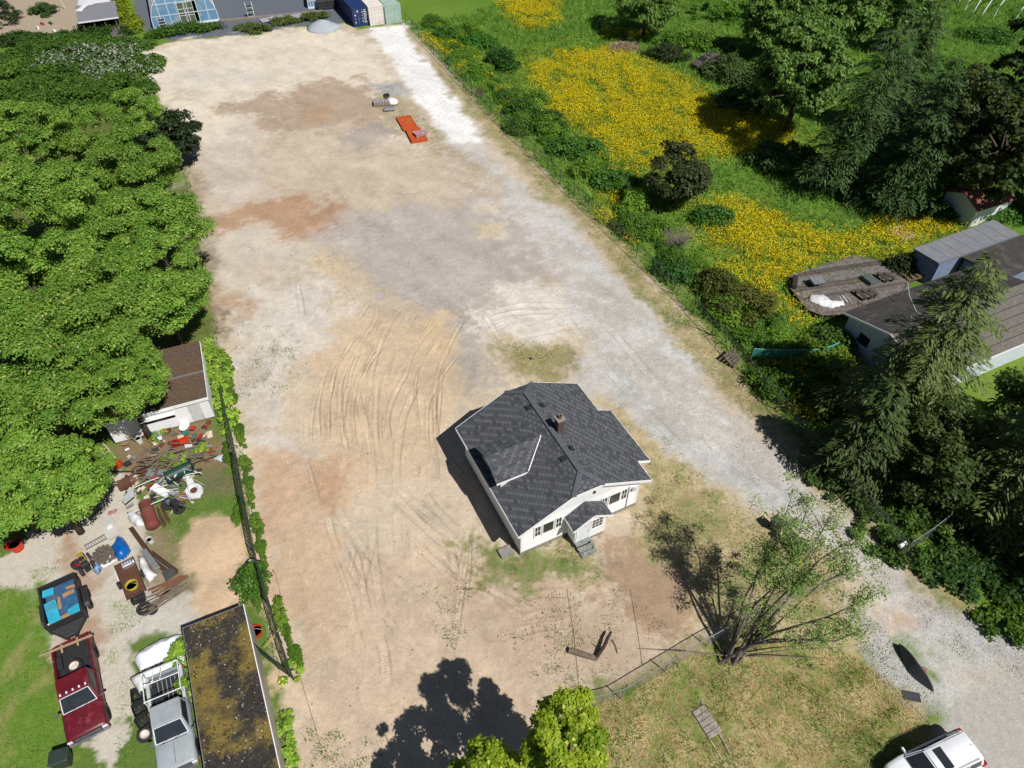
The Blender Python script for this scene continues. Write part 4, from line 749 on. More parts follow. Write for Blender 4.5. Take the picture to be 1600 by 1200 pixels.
# ================================================================ GRASS (nobody could count it)
def scatter(r, poly, n, avoid=()):
    P = np.array([(p[0], p[1]) for p in poly]); lo = P.min(0); hi = P.max(0); out = []; tot = 0
    while tot < n:
        q = lo+(hi-lo)*r.random((int(n*1.6)+50, 2)); k = sdf(q[:,0], q[:,1], poly)+.5*(vnoise(q[:,0]*1.1, q[:,1]*1.1, 3)-.5) > 0
        for a in avoid: k &= sdf(q[:,0], q[:,1], a) < 0
        q = q[k]; out.append(q); tot += len(q)
        if len(q) == 0: break
    return np.concatenate(out)[:n]
def grass(name, label, polys, dens, h, wd, palc, seed, clump=.0, csc=.6, lean=.6, avoid=(), mat=None, z0=-.03):
    """polys: list of world polygons; blades as single slim triangles in loose tufts"""
    r = np.random.default_rng(seed); Q = []
    for p in polys:
        a = abs(sum(p[i][0]*p[(i+1)%len(p)][1]-p[(i+1)%len(p)][0]*p[i][1] for i in range(len(p))))/2; Q.append(scatter(r, p, int(a*dens), avoid))
    Q = np.concatenate(Q); m = fbm(Q[:,0], Q[:,1], csc, 3, seed)
    if clump > 0: Q = Q[m+.25*(r.random(len(Q))-.5) > clump]; m = fbm(Q[:,0], Q[:,1], csc, 3, seed)
    n = len(Q); hh = h*(.45+.9*r.random(n))*(.6+.8*m); a = r.random(n)*6.283; d = np.stack([np.cos(a), np.sin(a), np.zeros(n)], 1); s = np.stack([-d[:,1], d[:,0], np.zeros(n)], 1)
    B = np.concatenate([Q, np.full((n,1), z0)], 1); w_ = (wd*(.6+.8*r.random(n)))[:, None]
    tip = B+d*(hh*lean*(.3+1.2*r.random(n)))[:, None]; tip[:, 2] = z0+hh
    V = np.stack([B-s*w_*.5, B+s*w_*.5, tip], 1).reshape(-1, 3); pc = np.array(palc); k = np.clip(fbm(Q[:,0], Q[:,1], .9, 3, seed+5)*1.8-.4+.5*(r.random(n)-.5), 0, .999)
    i = (k*(len(pc)-1)).astype(int); f = (k*(len(pc)-1)-i)[:, None]; C = pc[i]*(1-f)+pc[np.minimum(i+1, len(pc)-1)]*f; C = C*(.8+.4*r.random(n))[:, None]
    return tag(mesh_np(name, V, np.arange(3*n).reshape(n, 3), mat or BLADE, np.repeat(C, 3, 0), kind='stuff'), label)
MEADOW = GG([(640,36),(700,30),(860,-20),(1700,-20),(1700,330),(1500,380),(1420,440),(1400,470),(1330,600),(1250,690),(1140,562),(1080,491),(895,311),(735,150)])
GP = pal((74,124,36), (108,160,52), (140,184,74), k=.72)
grass('meadow_grass', 'long green meadow grass beyond the chain-link fence', [MEADOW], 14, .75, .09, GP, 501, csc=.3, lean=1.0)
# buttercups: small yellow flower heads over the grass
r = np.random.default_rng(77); grow = lambda p: [(sum(p, Vector())/len(p)).lerp(v, 1.22) for v in p]
Q = np.concatenate([scatter(r, grow(p), int(1.35*abs(sum(p[i][0]*p[(i+1)%len(p)][1]-p[(i+1)%len(p)][0]*p[i][1] for i in range(len(p))))/2*150)) for p in YEL])
dm_ = np.max([sdf(Q[:,0], Q[:,1], p) for p in YEL], axis=0); Q = Q[r.random(len(Q)) < .05+.95*sstep(-1.6, 2.4, dm_+5*(fbm(Q[:,0], Q[:,1], .6, 4, 57)-.5))]
m = fbm(Q[:,0], Q[:,1], .55, 4, 55); Q = Q[(m+.3*(r.random(len(Q))-.5)) >.37]; n = len(Q); B = np.concatenate([Q, (.28+.34*r.random(n))[:, None]], 1); N = nrm(np.array([0,0,1])+r.normal(size=(n,3))*.45)
V, F = leaf_arrays(r, B, N, .07+.09*r.random(n), .07+.08*r.random(n), 0); C = np.array(srgb(255,230,26,.86))*(.75+.35*r.random(n))[:, None]
tag(mesh_np('yellow_flowers', V, F, leaf_mat('petals', .4, .5, 0), np.repeat(C, 4, 0), kind='stuff'), 'yellow buttercup flowers spread through the meadow')
STRAW = pal((236,216,160), (212,184,120), (176,170,86), (116,146,54), k=.78)
VERGE = GG([(640,45),(668,88),(735,148),(895,309),(1080,489),(1150,565),(1250,685),(1340,795),(1420,868),(1510,955),(1480,950),(1390,868),(1300,780),(1200,680),(1110,592),(1000,455),(885,325),(800,245),(720,160),(672,98)])
SIDE = GG([(950,640),(1015,720),(1080,738),(1170,800),(1270,870),(1320,940),(1330,1010),(1200,985),(1110,1000),(1085,900),(1010,835),(985,830),(1000,790),(1020,755),(985,700)])
grass('dry_grass', 'dry straw-coloured grass on the verge and round the house', [VERGE, SIDE, GG([(780,540),(840,532),(900,550),(910,580),(850,590),(795,570)])], 85, .14, .036, STRAW, 502, clump=.36, lean=1.5)
grass('front_grass', 'rough straw and green grass outside the front fence', [GG([(845,1150),(875,1122),(1110,1012),(1190,990),(1335,1025),(1395,1068),(1455,1130),(1430,1190),(1380,1240),(830,1240)])], 170, .15, .036, pal((232,212,158), (212,186,130), (188,166,104), (150,152,82), (108,136,56), k=.78), 503, clump=.30, lean=1.5, csc=1.1)
grass('front_weeds', 'green weed clumps in the rough grass outside the front fence', [GG([(845,1150),(875,1122),(1110,1012),(1190,990),(1335,1025),(1395,1068),(1455,1130),(1430,1190),(1380,1240),(830,1240)])], 90, .22, .05, pal((96,126,48), (134,160,64), k=.68), 513, clump=.62, csc=.8, lean=.9)
GR = pal((110,156,52), (150,186,74), (90,134,48), (170,180,100), k=.72)
grass('lawn_grass', 'bright green grass in the yard on the left', [GG([(-80,935),(20,915),(62,915),(78,1010),(88,1130),(110,1260),(-120,1260)]), GG([(250,812),(300,790),(325,745),(372,735),(395,862),(404,890),(388,884),(390,830),(330,805),(290,830),(290,890),(262,870)]),
    GG([(165,950),(225,925),(222,970),(175,1000),(190,1030),(165,1040)]), GG([(185,1060),(205,1060),(235,1140),(225,1200),(190,1200)]), GG([(35,890),(105,878),(100,895),(50,910)]), GG([(255,905),(285,930),(260,950),(245,930)]), GG([(330,690),(362,690),(370,740),(330,740)])], 170, .13, .034, GR, 504, lean=1.2, clump=.34, avoid=[GG([(285,845),(305,815),(335,806),(375,812),(390,850),(386,872),(366,888),(288,880)])])
grass('fence_weeds', 'green weeds along the left fence line', [GG([(325,520),(340,520),(368,660),(392,800),(402,880),(440,1020),(455,1065),(440,1080),(420,1010),(385,880),(360,700),(335,600)]), GG([(428,1120),(440,1110),(470,1230),(440,1230)]), GG([(290,250),(330,470),(340,520),(325,520),(310,420),(285,300)])], 90, .3, .05, GR, 505)
grass('lot_weeds', 'sparse green weeds coming up through the dirt lot', [GG([(740,848),(790,856),(870,852),(935,880),(900,915),(800,905),(745,890)]), GG([(800,930),(900,910),(1000,940),(1080,1000),(870,1105),(810,1040)]), GG([(780,535),(845,528),(905,550),(905,575),(840,570)]), GG([(370,530),(470,540),(460,600),(400,640),(360,560)]), GG([(650,920),(740,930),(700,990),(650,980)]), GG([(480,1140),(600,1150),(590,1230),(480,1230)]), GG([(580,145),(620,130),(690,215),(650,225),(595,195)])], 60, .14, .035, pal((84,128,40), (116,156,58), k=.6), 506, clump=.58, csc=.9)
grass('bank_grass', 'shaded green grass and ivy behind the driveway verge', [GG([(1150,575),(1260,560),(1400,640),(1700,760),(1700,1010),(1540,960),(1420,865),(1340,795),(1250,685)])], 26, .4, .10, pal((52,84,32), (88,120,44), (120,140,50), k=.55), 507)
# ================================================================ VEHICLES
TYRE = PM('tyre_rubber', (.018,.018,.019), (.03,.03,.031), sc=9, rough=.85); CHROME = PM('chrome', (.62,.63,.65), (.5,.5,.52), sc=4, rough=.22, metal=.9)
RIMW = PM('white_rim', (.66,.63,.58), (.45,.36,.28), sc=5, rough=.55); LAMPW = PM('lamp_glass', (.75,.76,.78), (.6,.6,.62), sc=5, rough=.15); LAMPR = PM('red_lamp', (.32,.012,.015), (.2,.01,.012), sc=4, rough=.2); LAMPO = PM('amber_lamp', (.75,.24,.03), (.6,.16,.02), sc=4, rough=.25)
def wheel(par, x, y, r=.37, wd=.23, rim=None, name='wheel', M=None):
    MX = Matrix.Translation((x,y,r)) @ Matrix.Rotation(math.pi/2,4,'X') if M is None else M
    b = MB(); h = wd/2; b.lathe([(r*.62,-h*.9),(r*.9,-h),(r,-h*.6),(r,h*.6),(r*.9,h),(r*.62,h*.9),(r*.62,-h*.9)], 20, MX); o = b.build(name, TYRE, par, smooth=40)
    b = MB(); b.lathe([(0,-h*.55),(r*.3,-h*.5),(r*.34,-h*.3),(r*.6,-h*.62),(r*.62,-h*.85),(r*.62,h*.85),(r*.6,h*.62),(r*.34,h*.3),(r*.3,h*.5),(0,h*.55)], 18, MX); b.build('rim', rim or CHROME, o, smooth=40); return o
def ring(x, w_, z0, z1, zh, tuck=.9):
    return [(x,-w_*tuck,z0),(x,-w_,z0+.16),(x,-w_,z1),(x,-w_*.94,z1+(zh-z1)*.65),(x,-w_*.74,zh),(x,w_*.74,zh),(x,w_*.94,z1+(zh-z1)*.65),(x,w_,z1),(x,w_,z0+.16),(x,w_*tuck,z0)]
def lerp3(a, b, t): return tuple(a[i]+(b[i]-a[i])*t for i in range(3))
def face_panel(b, a0, a1, a2, a3, i0=.06, i1=.06, out=.008, th=.004):
    """panel inset on the quad a0 a1 (bottom) a2 a3 (top), a little proud of it"""
    A0, A1, A2, A3 = (Vector(p) for p in (a0, a1, a2, a3)); n = (A1-A0).cross(A3-A0).normalized()
    f = lambda u, v: (A0*(1-u)+A1*u)*(1-v)+(A3*(1-u)+A2*u)*v
    q = [f(i0,i1), f(1-i0,i1), f(1-i0,1-i1), f(i0,1-i1)]; b.hexa([p-n*th for p in q], [p+n*out for p in q]); return q
def pickup(name, label, loc, rz, paint, L=5.4, W=1.96, rim=None, bed_mat=None, chrome_trim=True, cab=1.05):
    t = thing(name, label, 'pickup truck', loc, rz); w_ = W/2; xf = L/2-.13; xw = L/2-1.5; xr = xw-.68; xb = xr-cab; xc = xb-.10; ze = 1.02; zb = 1.06; zr = 1.78; tail = -L/2+.08
    b = MB(); b.loft([ring(xf,w_*.95,.45,.74,.92), ring(xf-.12,w_*.985,.40,.80,.98), ring(xw+.2,w_,.40,.86,1.05), ring(xc,w_,.40,.86,1.06)]); body = b.build('body', paint, t, smooth=35, bevel=.012)
    base = [(xc,-w_*.93,zb-.03),(xw,-w_*.93,zb-.03),(xw,w_*.93,zb-.03),(xc,w_*.93,zb-.03)]; top = [(xb,-w_*.76,zr),(xr,-w_*.74,zr-.02),(xr,w_*.74,zr-.02),(xb,w_*.76,zr)]
    b = MB(); b.hexa(base, top); b.build('cab', paint, t, smooth=40, bevel=.05, seg=2)
    b = MB(); q = face_panel(b, base[1], base[2], top[2], top[1], .05, .1, .02); ws = b.build('windscreen', GLASS, t)
    if chrome_trim:
        b = MB()
        for i in range(4): b.beam(Vector(q[i])+Vector((.022,0,.022)), Vector(q[(i+1)%4])+Vector((.022,0,.022)), .035, .025)
        b.build('windscreen_trim', PM('bright_trim', (.72,.72,.74), sc=4, rough=.3), ws)
    for s, (a, c, d, e) in ((-1, (base[0],base[1],top[1],top[0])), (1, (base[2],base[3],top[3],top[2]))):
        b = MB(); face_panel(b, a, c, d, e, .14, .18, .012); b.build('side_window', GLASS, t)
    b = MB(); face_panel(b, base[3], base[0], top[0], top[3], .1, .3, .012); b.build('rear_window', GLASS, t)
    # bed
    bm_ = bed_mat or BLACKM; z0, z1 = .62, 1.08
    for s in (-1, 1):
        b = MB(); b.hexa([(tail,s*w_,.46),(xc-.03,s*w_,.46),(xc-.03,s*(w_-.13),.46),(tail,s*(w_-.13),.46)], [(tail,s*(w_*.975),z1),(xc-.03,s*(w_*.975),z1),(xc-.03,s*(w_-.13),z1),(tail,s*(w_-.13),z1)]); b.build('bed_side', paint, t, bevel=.012)
    b = MB(); b.box(tail,xc-.03,-w_+.135,w_-.135,.5,z0)
    for i in range(9): y = -w_+.25+i*(W-.5)/8; b.box(tail+.02,xc-.06,y-.04,y+.04,z0,z0+.018)
    for s in (-1, 1): b.box(tail+.5,tail+1.25,s*(w_-.40) if s > 0 else -w_+.135,(w_-.135) if s > 0 else -w_+.40,z0,z0+.22)
    b.build('bed_floor', bm_, t, bevel=.006); b = MB(); b.box(xc-.10,xc-.035,-w_+.14,w_-.14,z0,z1+.02); b.build('bed_front', bm_, t)
    b = MB(); b.box(tail-.06,tail,-w_+.12,w_-.12,.5,z1-.01); tg = b.build('tailgate', paint, t, bevel=.015)
    b = MB(); b.box(tail-.22,tail-.08,-w_+.02,w_-.02,.42,.56); b.build('rear_bumper', CHROME, t, bevel=.02)
    b = MB(); b.box(xf-.02,xf+.14,-w_*.99,w_*.99,.42,.58); b.build('front_bumper', CHROME, t, bevel=.03)
    b = MB(); b.box(xf-.01,xf+.035,-w_*.66,w_*.66,.62,.86); gr = b.build('grille', BLACKM, t)
    b = MB()
    for i in range(4): b.box(xf+.036,xf+.045,-w_*.64,w_*.64,.65+i*.055,.665+i*.055)
    b.box(xf+.15,xf+.16,-.26,.26,.44,.56); b.build('grille_bars', CHROME, gr, kind='stuff')
    for s in (-1, 1):
        b = MB(); b.box(xf-.02,xf+.05,s*w_*.84-.13,s*w_*.84+.11,.66,.84); b.build('headlight', LAMPW, t, bevel=.015); b = MB(); b.box(xf-.1,xf+.045,s*w_*.93-.035,s*w_*.93+.035,.61,.655); b.build('turn_signal', LAMPO, t)
        b = MB(); b.box(tail-.07,tail-.0,s*(w_-.06)-.06,s*(w_-.06)+.055,.66,.98); b.build('tail_light', LAMPR, t)
        b = MB(); b.cbox((xw-.12,s*(w_+.12),1.16),(.07,.2,.17)); b.beam((xw-.12,s*w_*.93,1.12),(xw-.12,s*(w_+.06),1.14),.03,.03); b.build('mirror', CHROME, t, bevel=.015)
        b = MB(); b.cbox((xc+.28,s*(w_+.006),.95),(.16,.02,.03)); b.build('door_handle', CHROME, t)
        for x in (xf-.78, tail+.92):
            b = MB(); n = 10; pts = [(x+.47*math.cos(math.pi*i/n), s*(w_+.004), .40+.47*math.sin(math.pi*i/n)) for i in range(n+1)]; b.hexa(pts, [(p[0], p[1]-s*.05, p[2]) for p in pts]); b.build('wheel_arch', BLACKM, t)
            wheel(t, x, s*(w_-.10), .37, .24, rim)
    for i in range(5): b = MB(); b.hexa([(xr-.16,-.6+.3*i-.045,zr-.01),(xr-.04,-.6+.3*i-.045,zr-.01),(xr-.04,-.6+.3*i+.045,zr-.01),(xr-.16,-.6+.3*i+.045,zr-.01)], [(xr-.14,-.6+.3*i-.03,zr+.04),(xr-.07,-.6+.3*i-.03,zr+.03),(xr-.07,-.6+.3*i+.03,zr+.03),(xr-.14,-.6+.3*i+.03,zr+.04)]); name == 'red_pickup' and b.build('cab_lamp', LAMPW, t)
    b = MB(); b.box(xw+.05,xf-.2,-.008,.008,1.03,1.052); b.box(xw+.01,xw+.03,-w_*.72,w_*.72,1.05,1.064); b.build('hood_seam', BLACKM, t, kind='stuff')
    b = MB(); b.beam((xw+.02,-.5,1.09),(xw-.14,.02,1.2),.02,.015); b.beam((xw+.02,.1,1.09),(xw-.14,.6,1.2),.02,.015); b.build('wipers', BLACKM, t, kind='stuff')
    for s in (-1, 1):
        b = MB(); b.box(xw-.02,xw-.005,s*(w_+.001)-.004,s*(w_+.001)+.004,.5,1.0); b.box(xc+.13,xc+.145,s*(w_+.001)-.004,s*(w_+.001)+.004,.5,1.0); b.build('door_seam', BLACKM, t, kind='stuff')
    b = MB(); b.box(tail+.3,xf-.4,-.4,.4,.3,.45); b.build('chassis', BLACKM, t); return t, dict(xc=xc, xw=xw, xf=xf, tail=tail, w=w_, z0=z0, z1=z1)
MAROON = PM('maroon_paint', srgb(118,28,42,.75), srgb(96,22,34,.75), sc=1.6, rough=.38, c3=srgb(140,64,72,.75), sc3=2.2, amt3=.40, spec=.5)
SILV = PM('faded_silver_paint', srgb(176,184,188,.75), srgb(158,166,170,.75), sc=1.4, rough=.45, c3=srgb(150,152,150,.75), sc3=2.4, amt3=.36, spec=.5)
def mid2(a, b_, z): return (G(*a, z)+G(*b_, z))/2
rr_, ff_ = mid2((81,1013),(140,992),.85), mid2((107,1167),(172,1137),.62); Lr = (ff_-rr_).length
red, rd = pickup('red_pickup', 'maroon pickup truck with a spare wheel in its open bed', ((rr_+ff_)/2).xy.to_3d(), yaw(rr_, ff_), MAROON, L=max(5.2, min(5.75, Lr)), rim=RIMW)
def on(par, x, y, z): return par.matrix_basis @ Vector((x, y, z))
p = on(red, rd['xc']-.85, -.05, rd['z0']+.02); t = thing('spare_wheel', 'spare wheel with a rusty white rim lying in the maroon pickup bed', 'wheel', p, .3); wheel(t, 0, 0, .40, .24, RIMW, 'tyre', Matrix.Translation((0,0,.13)))
def tarp(name, label, pts, mat, seed, zc=.35, n=16, cat='tarp', wr=.12, zb=0.0, folds=3.0, z_at=None):
    """crumpled sheet filling the outline pts (world), humped to zc in the middle, with a real hem thickness"""
    r = np.random.default_rng(seed); P = np.array([(p[0], p[1]) for p in pts]); lo = P.min(0); hi = P.max(0); st = max(hi-lo)/n; xs = np.arange(lo[0]-st, hi[0]+st*2, st); ys = np.arange(lo[1]-st, hi[1]+st*2, st)
    X, Y = np.meshgrid(xs, ys); d = sdf(X, Y, pts); dm = max(d.max(), .05); Z = zb+zc*np.clip(d/dm, 0, 1)**.6+wr*(fbm(X*folds, Y*folds, 1.0, 3, seed)-.4)*np.clip(d/dm*3, .15, 1)
    if z_at is not None: Z = Z+z_at(X, Y)
    # pull outside points on to the outline so the hem is clean
    cx, cy = P.mean(0); idx = {}; V = []; F = []
    keep = d > -st*.75; k = np.where(d < 0, d, 0); gx, gy = np.gradient(d, st)[1], np.gradient(d, st)[0]; X = X-gx*k; Y = Y-gy*k
    for j in range(len(ys)-1):
        for i in range(len(xs)-1):
            c = [(j,i),(j,i+1),(j+1,i+1),(j+1,i)]
            if all(keep[q] for q in c) and max(d[q] for q in c) > 0:
                f = []
                for q in c:
                    if q not in idx: idx[q] = len(V); V.append((X[q], Y[q], max(Z[q], .01+zb)))
                    f.append(idx[q])
                F.append(tuple(f))
    b = MB(); b.v = V; b.f = F; o = b.build(name, mat, smooth=True); m = o.modifiers.new('hem', 'SOLIDIFY'); m.thickness = .012; m.offset = -1; return tag(o, label, cat)
BLUET = PM('blue_tarp', srgb(14,112,200,.8), srgb(10,86,170,.8), sc=5, rough=.35, spec=.5); WTARP = PM('white_tarp', (.76,.78,.82), (.66,.68,.72), sc=4, rough=.45, c3=(.6,.6,.5), sc3=1.4, amt3=.3); CYAN = PM('cyan_foam', srgb(60,190,220,.75), srgb(44,168,204,.75), sc=4, rough=.7)
tarp('blue_cloth', 'blue cloth bundled behind the cab in the maroon pickup bed', [on(red, rd['xc']-x, y, 0) for x, y in ((.12,.18),(.12,.78),(.45,.8),(.62,.45),(.5,.15))], BLUET, 3, .25, 10, zb=rd['z0']+.02)
b = MB(); a = on(red, rd['tail']+.12, -1.5, rd['z1']+.04); c = on(red, rd['tail']+.32, 1.15, rd['z1']+.04); b.beam(a, c, .12, .06); tag(b.build('timber_beam', PM('fresh_timber', srgb(190,168,130,.75), srgb(160,138,104,.75), sc=5, rough=.85)), 'long bare timber laid across the tail of the maroon pickup', 'timber')
b = MB(); 
for y in (-.42, .38): b.M = red.matrix_basis; b.box(rd['tail']+.0,rd['tail']+.5,y-.05,y+.05,rd['z1']-.06,rd['z1']+.0)
tag(b.build('timber_rest', PM('fresh_timber', (1,1,1))), 'two short bearers under the long timber on the maroon pickup', 'timber')
b = MB(); b.M = red.matrix_basis; b.hexa([(rd['xw']-.25,-.55,1.09),(rd['xw']-.06,-.52,1.09),(rd['xw']-.06,-.1,1.09),(rd['xw']-.25,-.12,1.09)], [(rd['xw']-.25,-.55,1.14),(rd['xw']-.06,-.52,1.14),(rd['xw']-.06,-.1,1.14),(rd['xw']-.25,-.12,1.14)])
r1, f1 = mid2((230,1055),(281.5,1042),1.1), mid2((239.5,1162),(287.5,1143),1.7); d1 = (f1-r1).normalized(); rz1 = yaw(r1, f1); c1 = r1+Vector((d1.x,d1.y,0)).normalized()*2.62
silv, sv = pickup('silver_pickup', 'faded silver pickup truck with a white lumber rack over its bed', (c1.x, c1.y, 0), rz1, SILV, L=5.3, W=1.88, rim=RIMW)
b = MB(); RK = PM('rack_white', (.74,.75,.77), (.6,.62,.64), sc=6, rough=.4); w_ = sv['w']; zt = 1.82
for x in (sv['tail']+.05, sv['tail']+.75, sv['xc']-.25): b.tube((x,-w_+.02,zt),(x,w_-.02,zt),.028,n=8)
for y in (-w_+.06, w_-.06): b.tube((sv['tail']+.05,y,zt),(sv['xc']-.2,y,zt),.028,n=8)
for x in (sv['tail']+.05, sv['xc']-.25):
    for y in (-w_+.06, w_-.06): b.tube((x,y,1.08),(x,y,zt),.028,n=8)
b.tube((sv['tail']+.05,.1,zt),(sv['tail']+.75,-.05,zt),.022,n=6); b.tube((sv['tail']+.05,-.35,zt),(sv['tail']+.75,-.4,zt),.022,n=6); b.build('lumber_rack', RK, silv, smooth=40)
for s in (-1, 1): b = MB(); b.box(sv['tail']+.02,sv['xc']-.05,s*(w_-.1)-.08,s*(w_-.1)+.08,1.085,1.22); b.build('tool_rail', PM('grey_rail', (.5,.52,.52), (.4,.42,.42), sc=4, rough=.5), silv, bevel=.015)
b = MB(); b.M = silv.matrix_basis
for i in range(5): y = -.5+i*.22; b.tube((sv['tail']+.2,y,.68),(sv['xc']-.3,y+.05,.7),.035,n=6)
tag(b.build('pipe_bundle', STEEL, kind='stuff'), 'steel pipes lying in the bed of the silver pickup')
b = MB(); b.M = silv.matrix_basis; b.cbox((sv['xc']-.5,-.4,.83),(.6,.5,.4),.2); tag(b.build('tool_box', BLACKM, bevel=.02), 'black tool box in the bed of the silver pickup', 'tool box')
# ---- white car at the lower right, seen on its rear and roof
def roof_car(name, label, cat, loc, rz, paint, L=4.75, W=1.9, H_=1.72):
    t = thing(name, label, cat, loc, rz); w_ = W/2; xf = L/2; xw = L/2-1.15; xr = xw-.72; xb = -L/2+.42; xt = -L/2+.12; zb = .98
    b = MB(); b.loft([ring(xf,w_*.80,.42,.66,.72), ring(xf-.22,w_*.93,.34,.76,.86), ring(xw+.25,w_,.32,.88,.99), ring(xw-.4,w_,.32,.9,1.0), ring(xb-.1,w_,.34,.92,1.02), ring(xt,w_*.95,.38,.9,1.0), ring(-xf,w_*.84,.45,.8,.9)]); b.build('body', paint, t, smooth=50, bevel=.02, seg=2)
    rings_ = [];  # greenhouse as a loft, higher and rounder in the middle
    base = [(xt+.05,-w_*.92,zb),(xw+.12,-w_*.9,zb),(xw+.12,w_*.9,zb),(xt+.05,w_*.92,zb)]; top = [(xb,-w_*.72,H_-.05),(xr,-w_*.70,H_-.04),(xr,w_*.70,H_-.04),(xb,w_*.72,H_-.05)]
    b = MB(); b.hexa(base, top); b.build('cabin', paint, t, smooth=45, bevel=.07, seg=2)
    b = MB(); xs_ = [xb+.02, xb+.35, (xb+xr)/2, xr-.25, xr+.02]; b.loft([[(x,-w_*.68,H_-.08),(x,-w_*.6,H_-.045+.05*math.sin(math.pi*i/4)),(x,0,H_-.03+.06*math.sin(math.pi*i/4)),(x,w_*.6,H_-.045+.05*math.sin(math.pi*i/4)),(x,w_*.68,H_-.08)] for i, x in enumerate(xs_)]); b.build('roof', paint, t, smooth=50)
    b = MB(); face_panel(b, base[1], base[2], top[2], top[1], .07, .1, .02); b.build('windscreen', GLASS, t)
    b = MB(); face_panel(b, base[3], base[0], top[0], top[3], .1, .25, .02); b.build('rear_window', GLASS, t)
    for s, (a, c, d, e) in ((-1, (base[0],base[1],top[1],top[0])), (1, (base[2],base[3],top[3],top[2]))):
        u0 = .06 if s < 0 else .1
        for v0, v1 in ((.07,.33), (.36,.62), (.65,.9)):
            if s > 0: v0, v1 = 1-v1, 1-v0
            A0 = lerp3(a, c, v0); A1 = lerp3(a, c, v1); A3 = lerp3(e, d, v0); A2 = lerp3(e, d, v1); b = MB(); face_panel(b, A0, A1, A2, A3, .02, .16, .012); b.build('side_window', GLASS, t)
        b = MB(); b.path([(xb+.25,s*w_*.66,H_-.02),(xb+.35,s*w_*.66,H_+.05),(xr-.35,s*w_*.66,H_+.05),(xr-.25,s*w_*.66,H_-.02)], .02, 6); b.build('roof_rail', CHROME, t, smooth=40)
        b = MB(); b.hexa([(xt-.16,s*w_*.97,.74),(xt+.22,s*w_*1.0,.78),(xt+.22,s*w_*.78,.78),(xt-.2,s*w_*.7,.74)], [(xt-.06,s*w_*.95,1.04),(xt+.26,s*w_*.97,1.03),(xt+.26,s*w_*.8,1.05),(xt-.08,s*w_*.76,1.05)]); b.build('tail_light', LAMPR, t, bevel=.02)
        b = MB(); b.hexa([(xf-.3,s*w_*.93,.64),(xf-.03,s*w_*.72,.62),(xf-.07,s*w_*.5,.62),(xf-.4,s*w_*.7,.64)], [(xf-.5,s*w_*.91,.86),(xf-.15,s*w_*.72,.80),(xf-.17,s*w_*.5,.8),(xf-.5,s*w_*.66,.87)]); b.build('headlight', LAMPW, t, bevel=.015)
        b = MB(); b.cbox((xw-.1,s*(w_+.12),1.07),(.1,.22,.16)); b.beam((xw-.1,s*w_*.9,1.03),(xw-.1,s*(w_+.06),1.05),.05,.04); b.build('mirror', paint, t, bevel=.03, seg=2)
        for k in (.15, -.9): b = MB(); b.cbox((xw-.75+k,s*(w_+.008),.88),(.2,.025,.035)); b.build('door_handle', CHROME, t)
        for x in (xf-.85, -xf+.92): wheel(t, x, s*(w_-.11), .36, .23)
    b = MB(); b.hexa([(xr-.78,-w_*.52,H_+.018),(xr-.30,-w_*.52,H_+.018),(xr-.30,w_*.52,H_+.018),(xr-.78,w_*.52,H_+.018)], [(xr-.76,-w_*.5,H_+.034),(xr-.32,-w_*.5,H_+.034),(xr-.32,w_*.5,H_+.034),(xr-.76,w_*.5,H_+.034)]); b.build('sunroof', GLASS, t)
    b = MB(); b.path([(xb+.25,0,H_+.02),(xb+.12,0,H_+.14)], [.012,.004], 5); b.build('antenna', BLACKM, t)
    b = MB(); b.box(-xf-.02,-xf+.1,-w_*.8,w_*.8,.42,.58); b.build('rear_bumper', paint, t, bevel=.03); b = MB(); b.box(-xf-.03,-xf-.0,-.26,.26,.64,.76); b.build('number_plate', PM('plate_white', (.7,.7,.7), sc=3), t); return t
WCAR = PM('white_car_paint', (.80,.81,.83), (.77,.78,.80), sc=1.2, rough=.22, spec=.6)
a, c = G(1496,1146,1.7), G(1454,1166,1.7); rzc = yaw(a, c); dv = Vector((math.cos(rzc), math.sin(rzc), 0)); nv = Vector((-dv.y, dv.x, 0)); ctr = a+dv*1.55+nv*.66
roof_car('white_car', 'white car with roof rails and a dark sunroof parked at the street edge', 'car', (ctr.x, ctr.y, 0), rzc, WCAR)
oc = roof_car('old_car', 'old abandoned car deep in the shade of the trees above the meadow', 'car', G(1102,104).xy.to_3d(), LOT+math.pi+.15, PM('dull_car_paint', srgb(120,104,100,.6), srgb(96,80,76,.6), sc=2, rough=.6), L=4.4, W=1.7, H_=1.42)
# ================================================================ YARD ON THE LEFT
RUST = PM('rusty_steel', srgb(122,78,54,.65), srgb(88,58,44,.65), sc=5, rough=.85, bump=.3); RUSTD = PM('dark_rust', srgb(96,70,56,.6), srgb(70,54,46,.6), sc=6, rough=.9, bump=.3)
OLDW = PM('old_boards', srgb(150,136,118,.65), srgb(112,98,82,.65), sc=5, rough=.9, bump=.3); WHT = PM('scrap_white', (.7,.71,.72), (.56,.56,.55), sc=4, rough=.5); GRNP = PM('green_enamel', srgb(40,84,74,.6), srgb(28,62,54,.6), sc=4, rough=.5)
ORNG = PM('orange_plastic', srgb(232,72,36,.75), srgb(200,56,28,.75), sc=4, rough=.45); YELW = PM('yellow_plastic', srgb(232,214,80,.75), srgb(200,184,60,.75), sc=4, rough=.5); REDP = PM('red_plastic', srgb(190,44,40,.75), srgb(150,34,32,.75), sc=4, rough=.5)
LITTER = PM('littered_roof', srgb(122,100,80,.7), srgb(86,70,58,.7), sc=9, rough=.95, bump=.4, c3=srgb(88,86,86,.7), sc3=.7, amt3=.36); MOSS = PM('mossy_roof', srgb(74,70,66,.6), srgb(54,52,50,.6), sc=5, rough=.95, bump=.5, c3=srgb(150,130,62,.6), sc3=.55, amt3=.49)
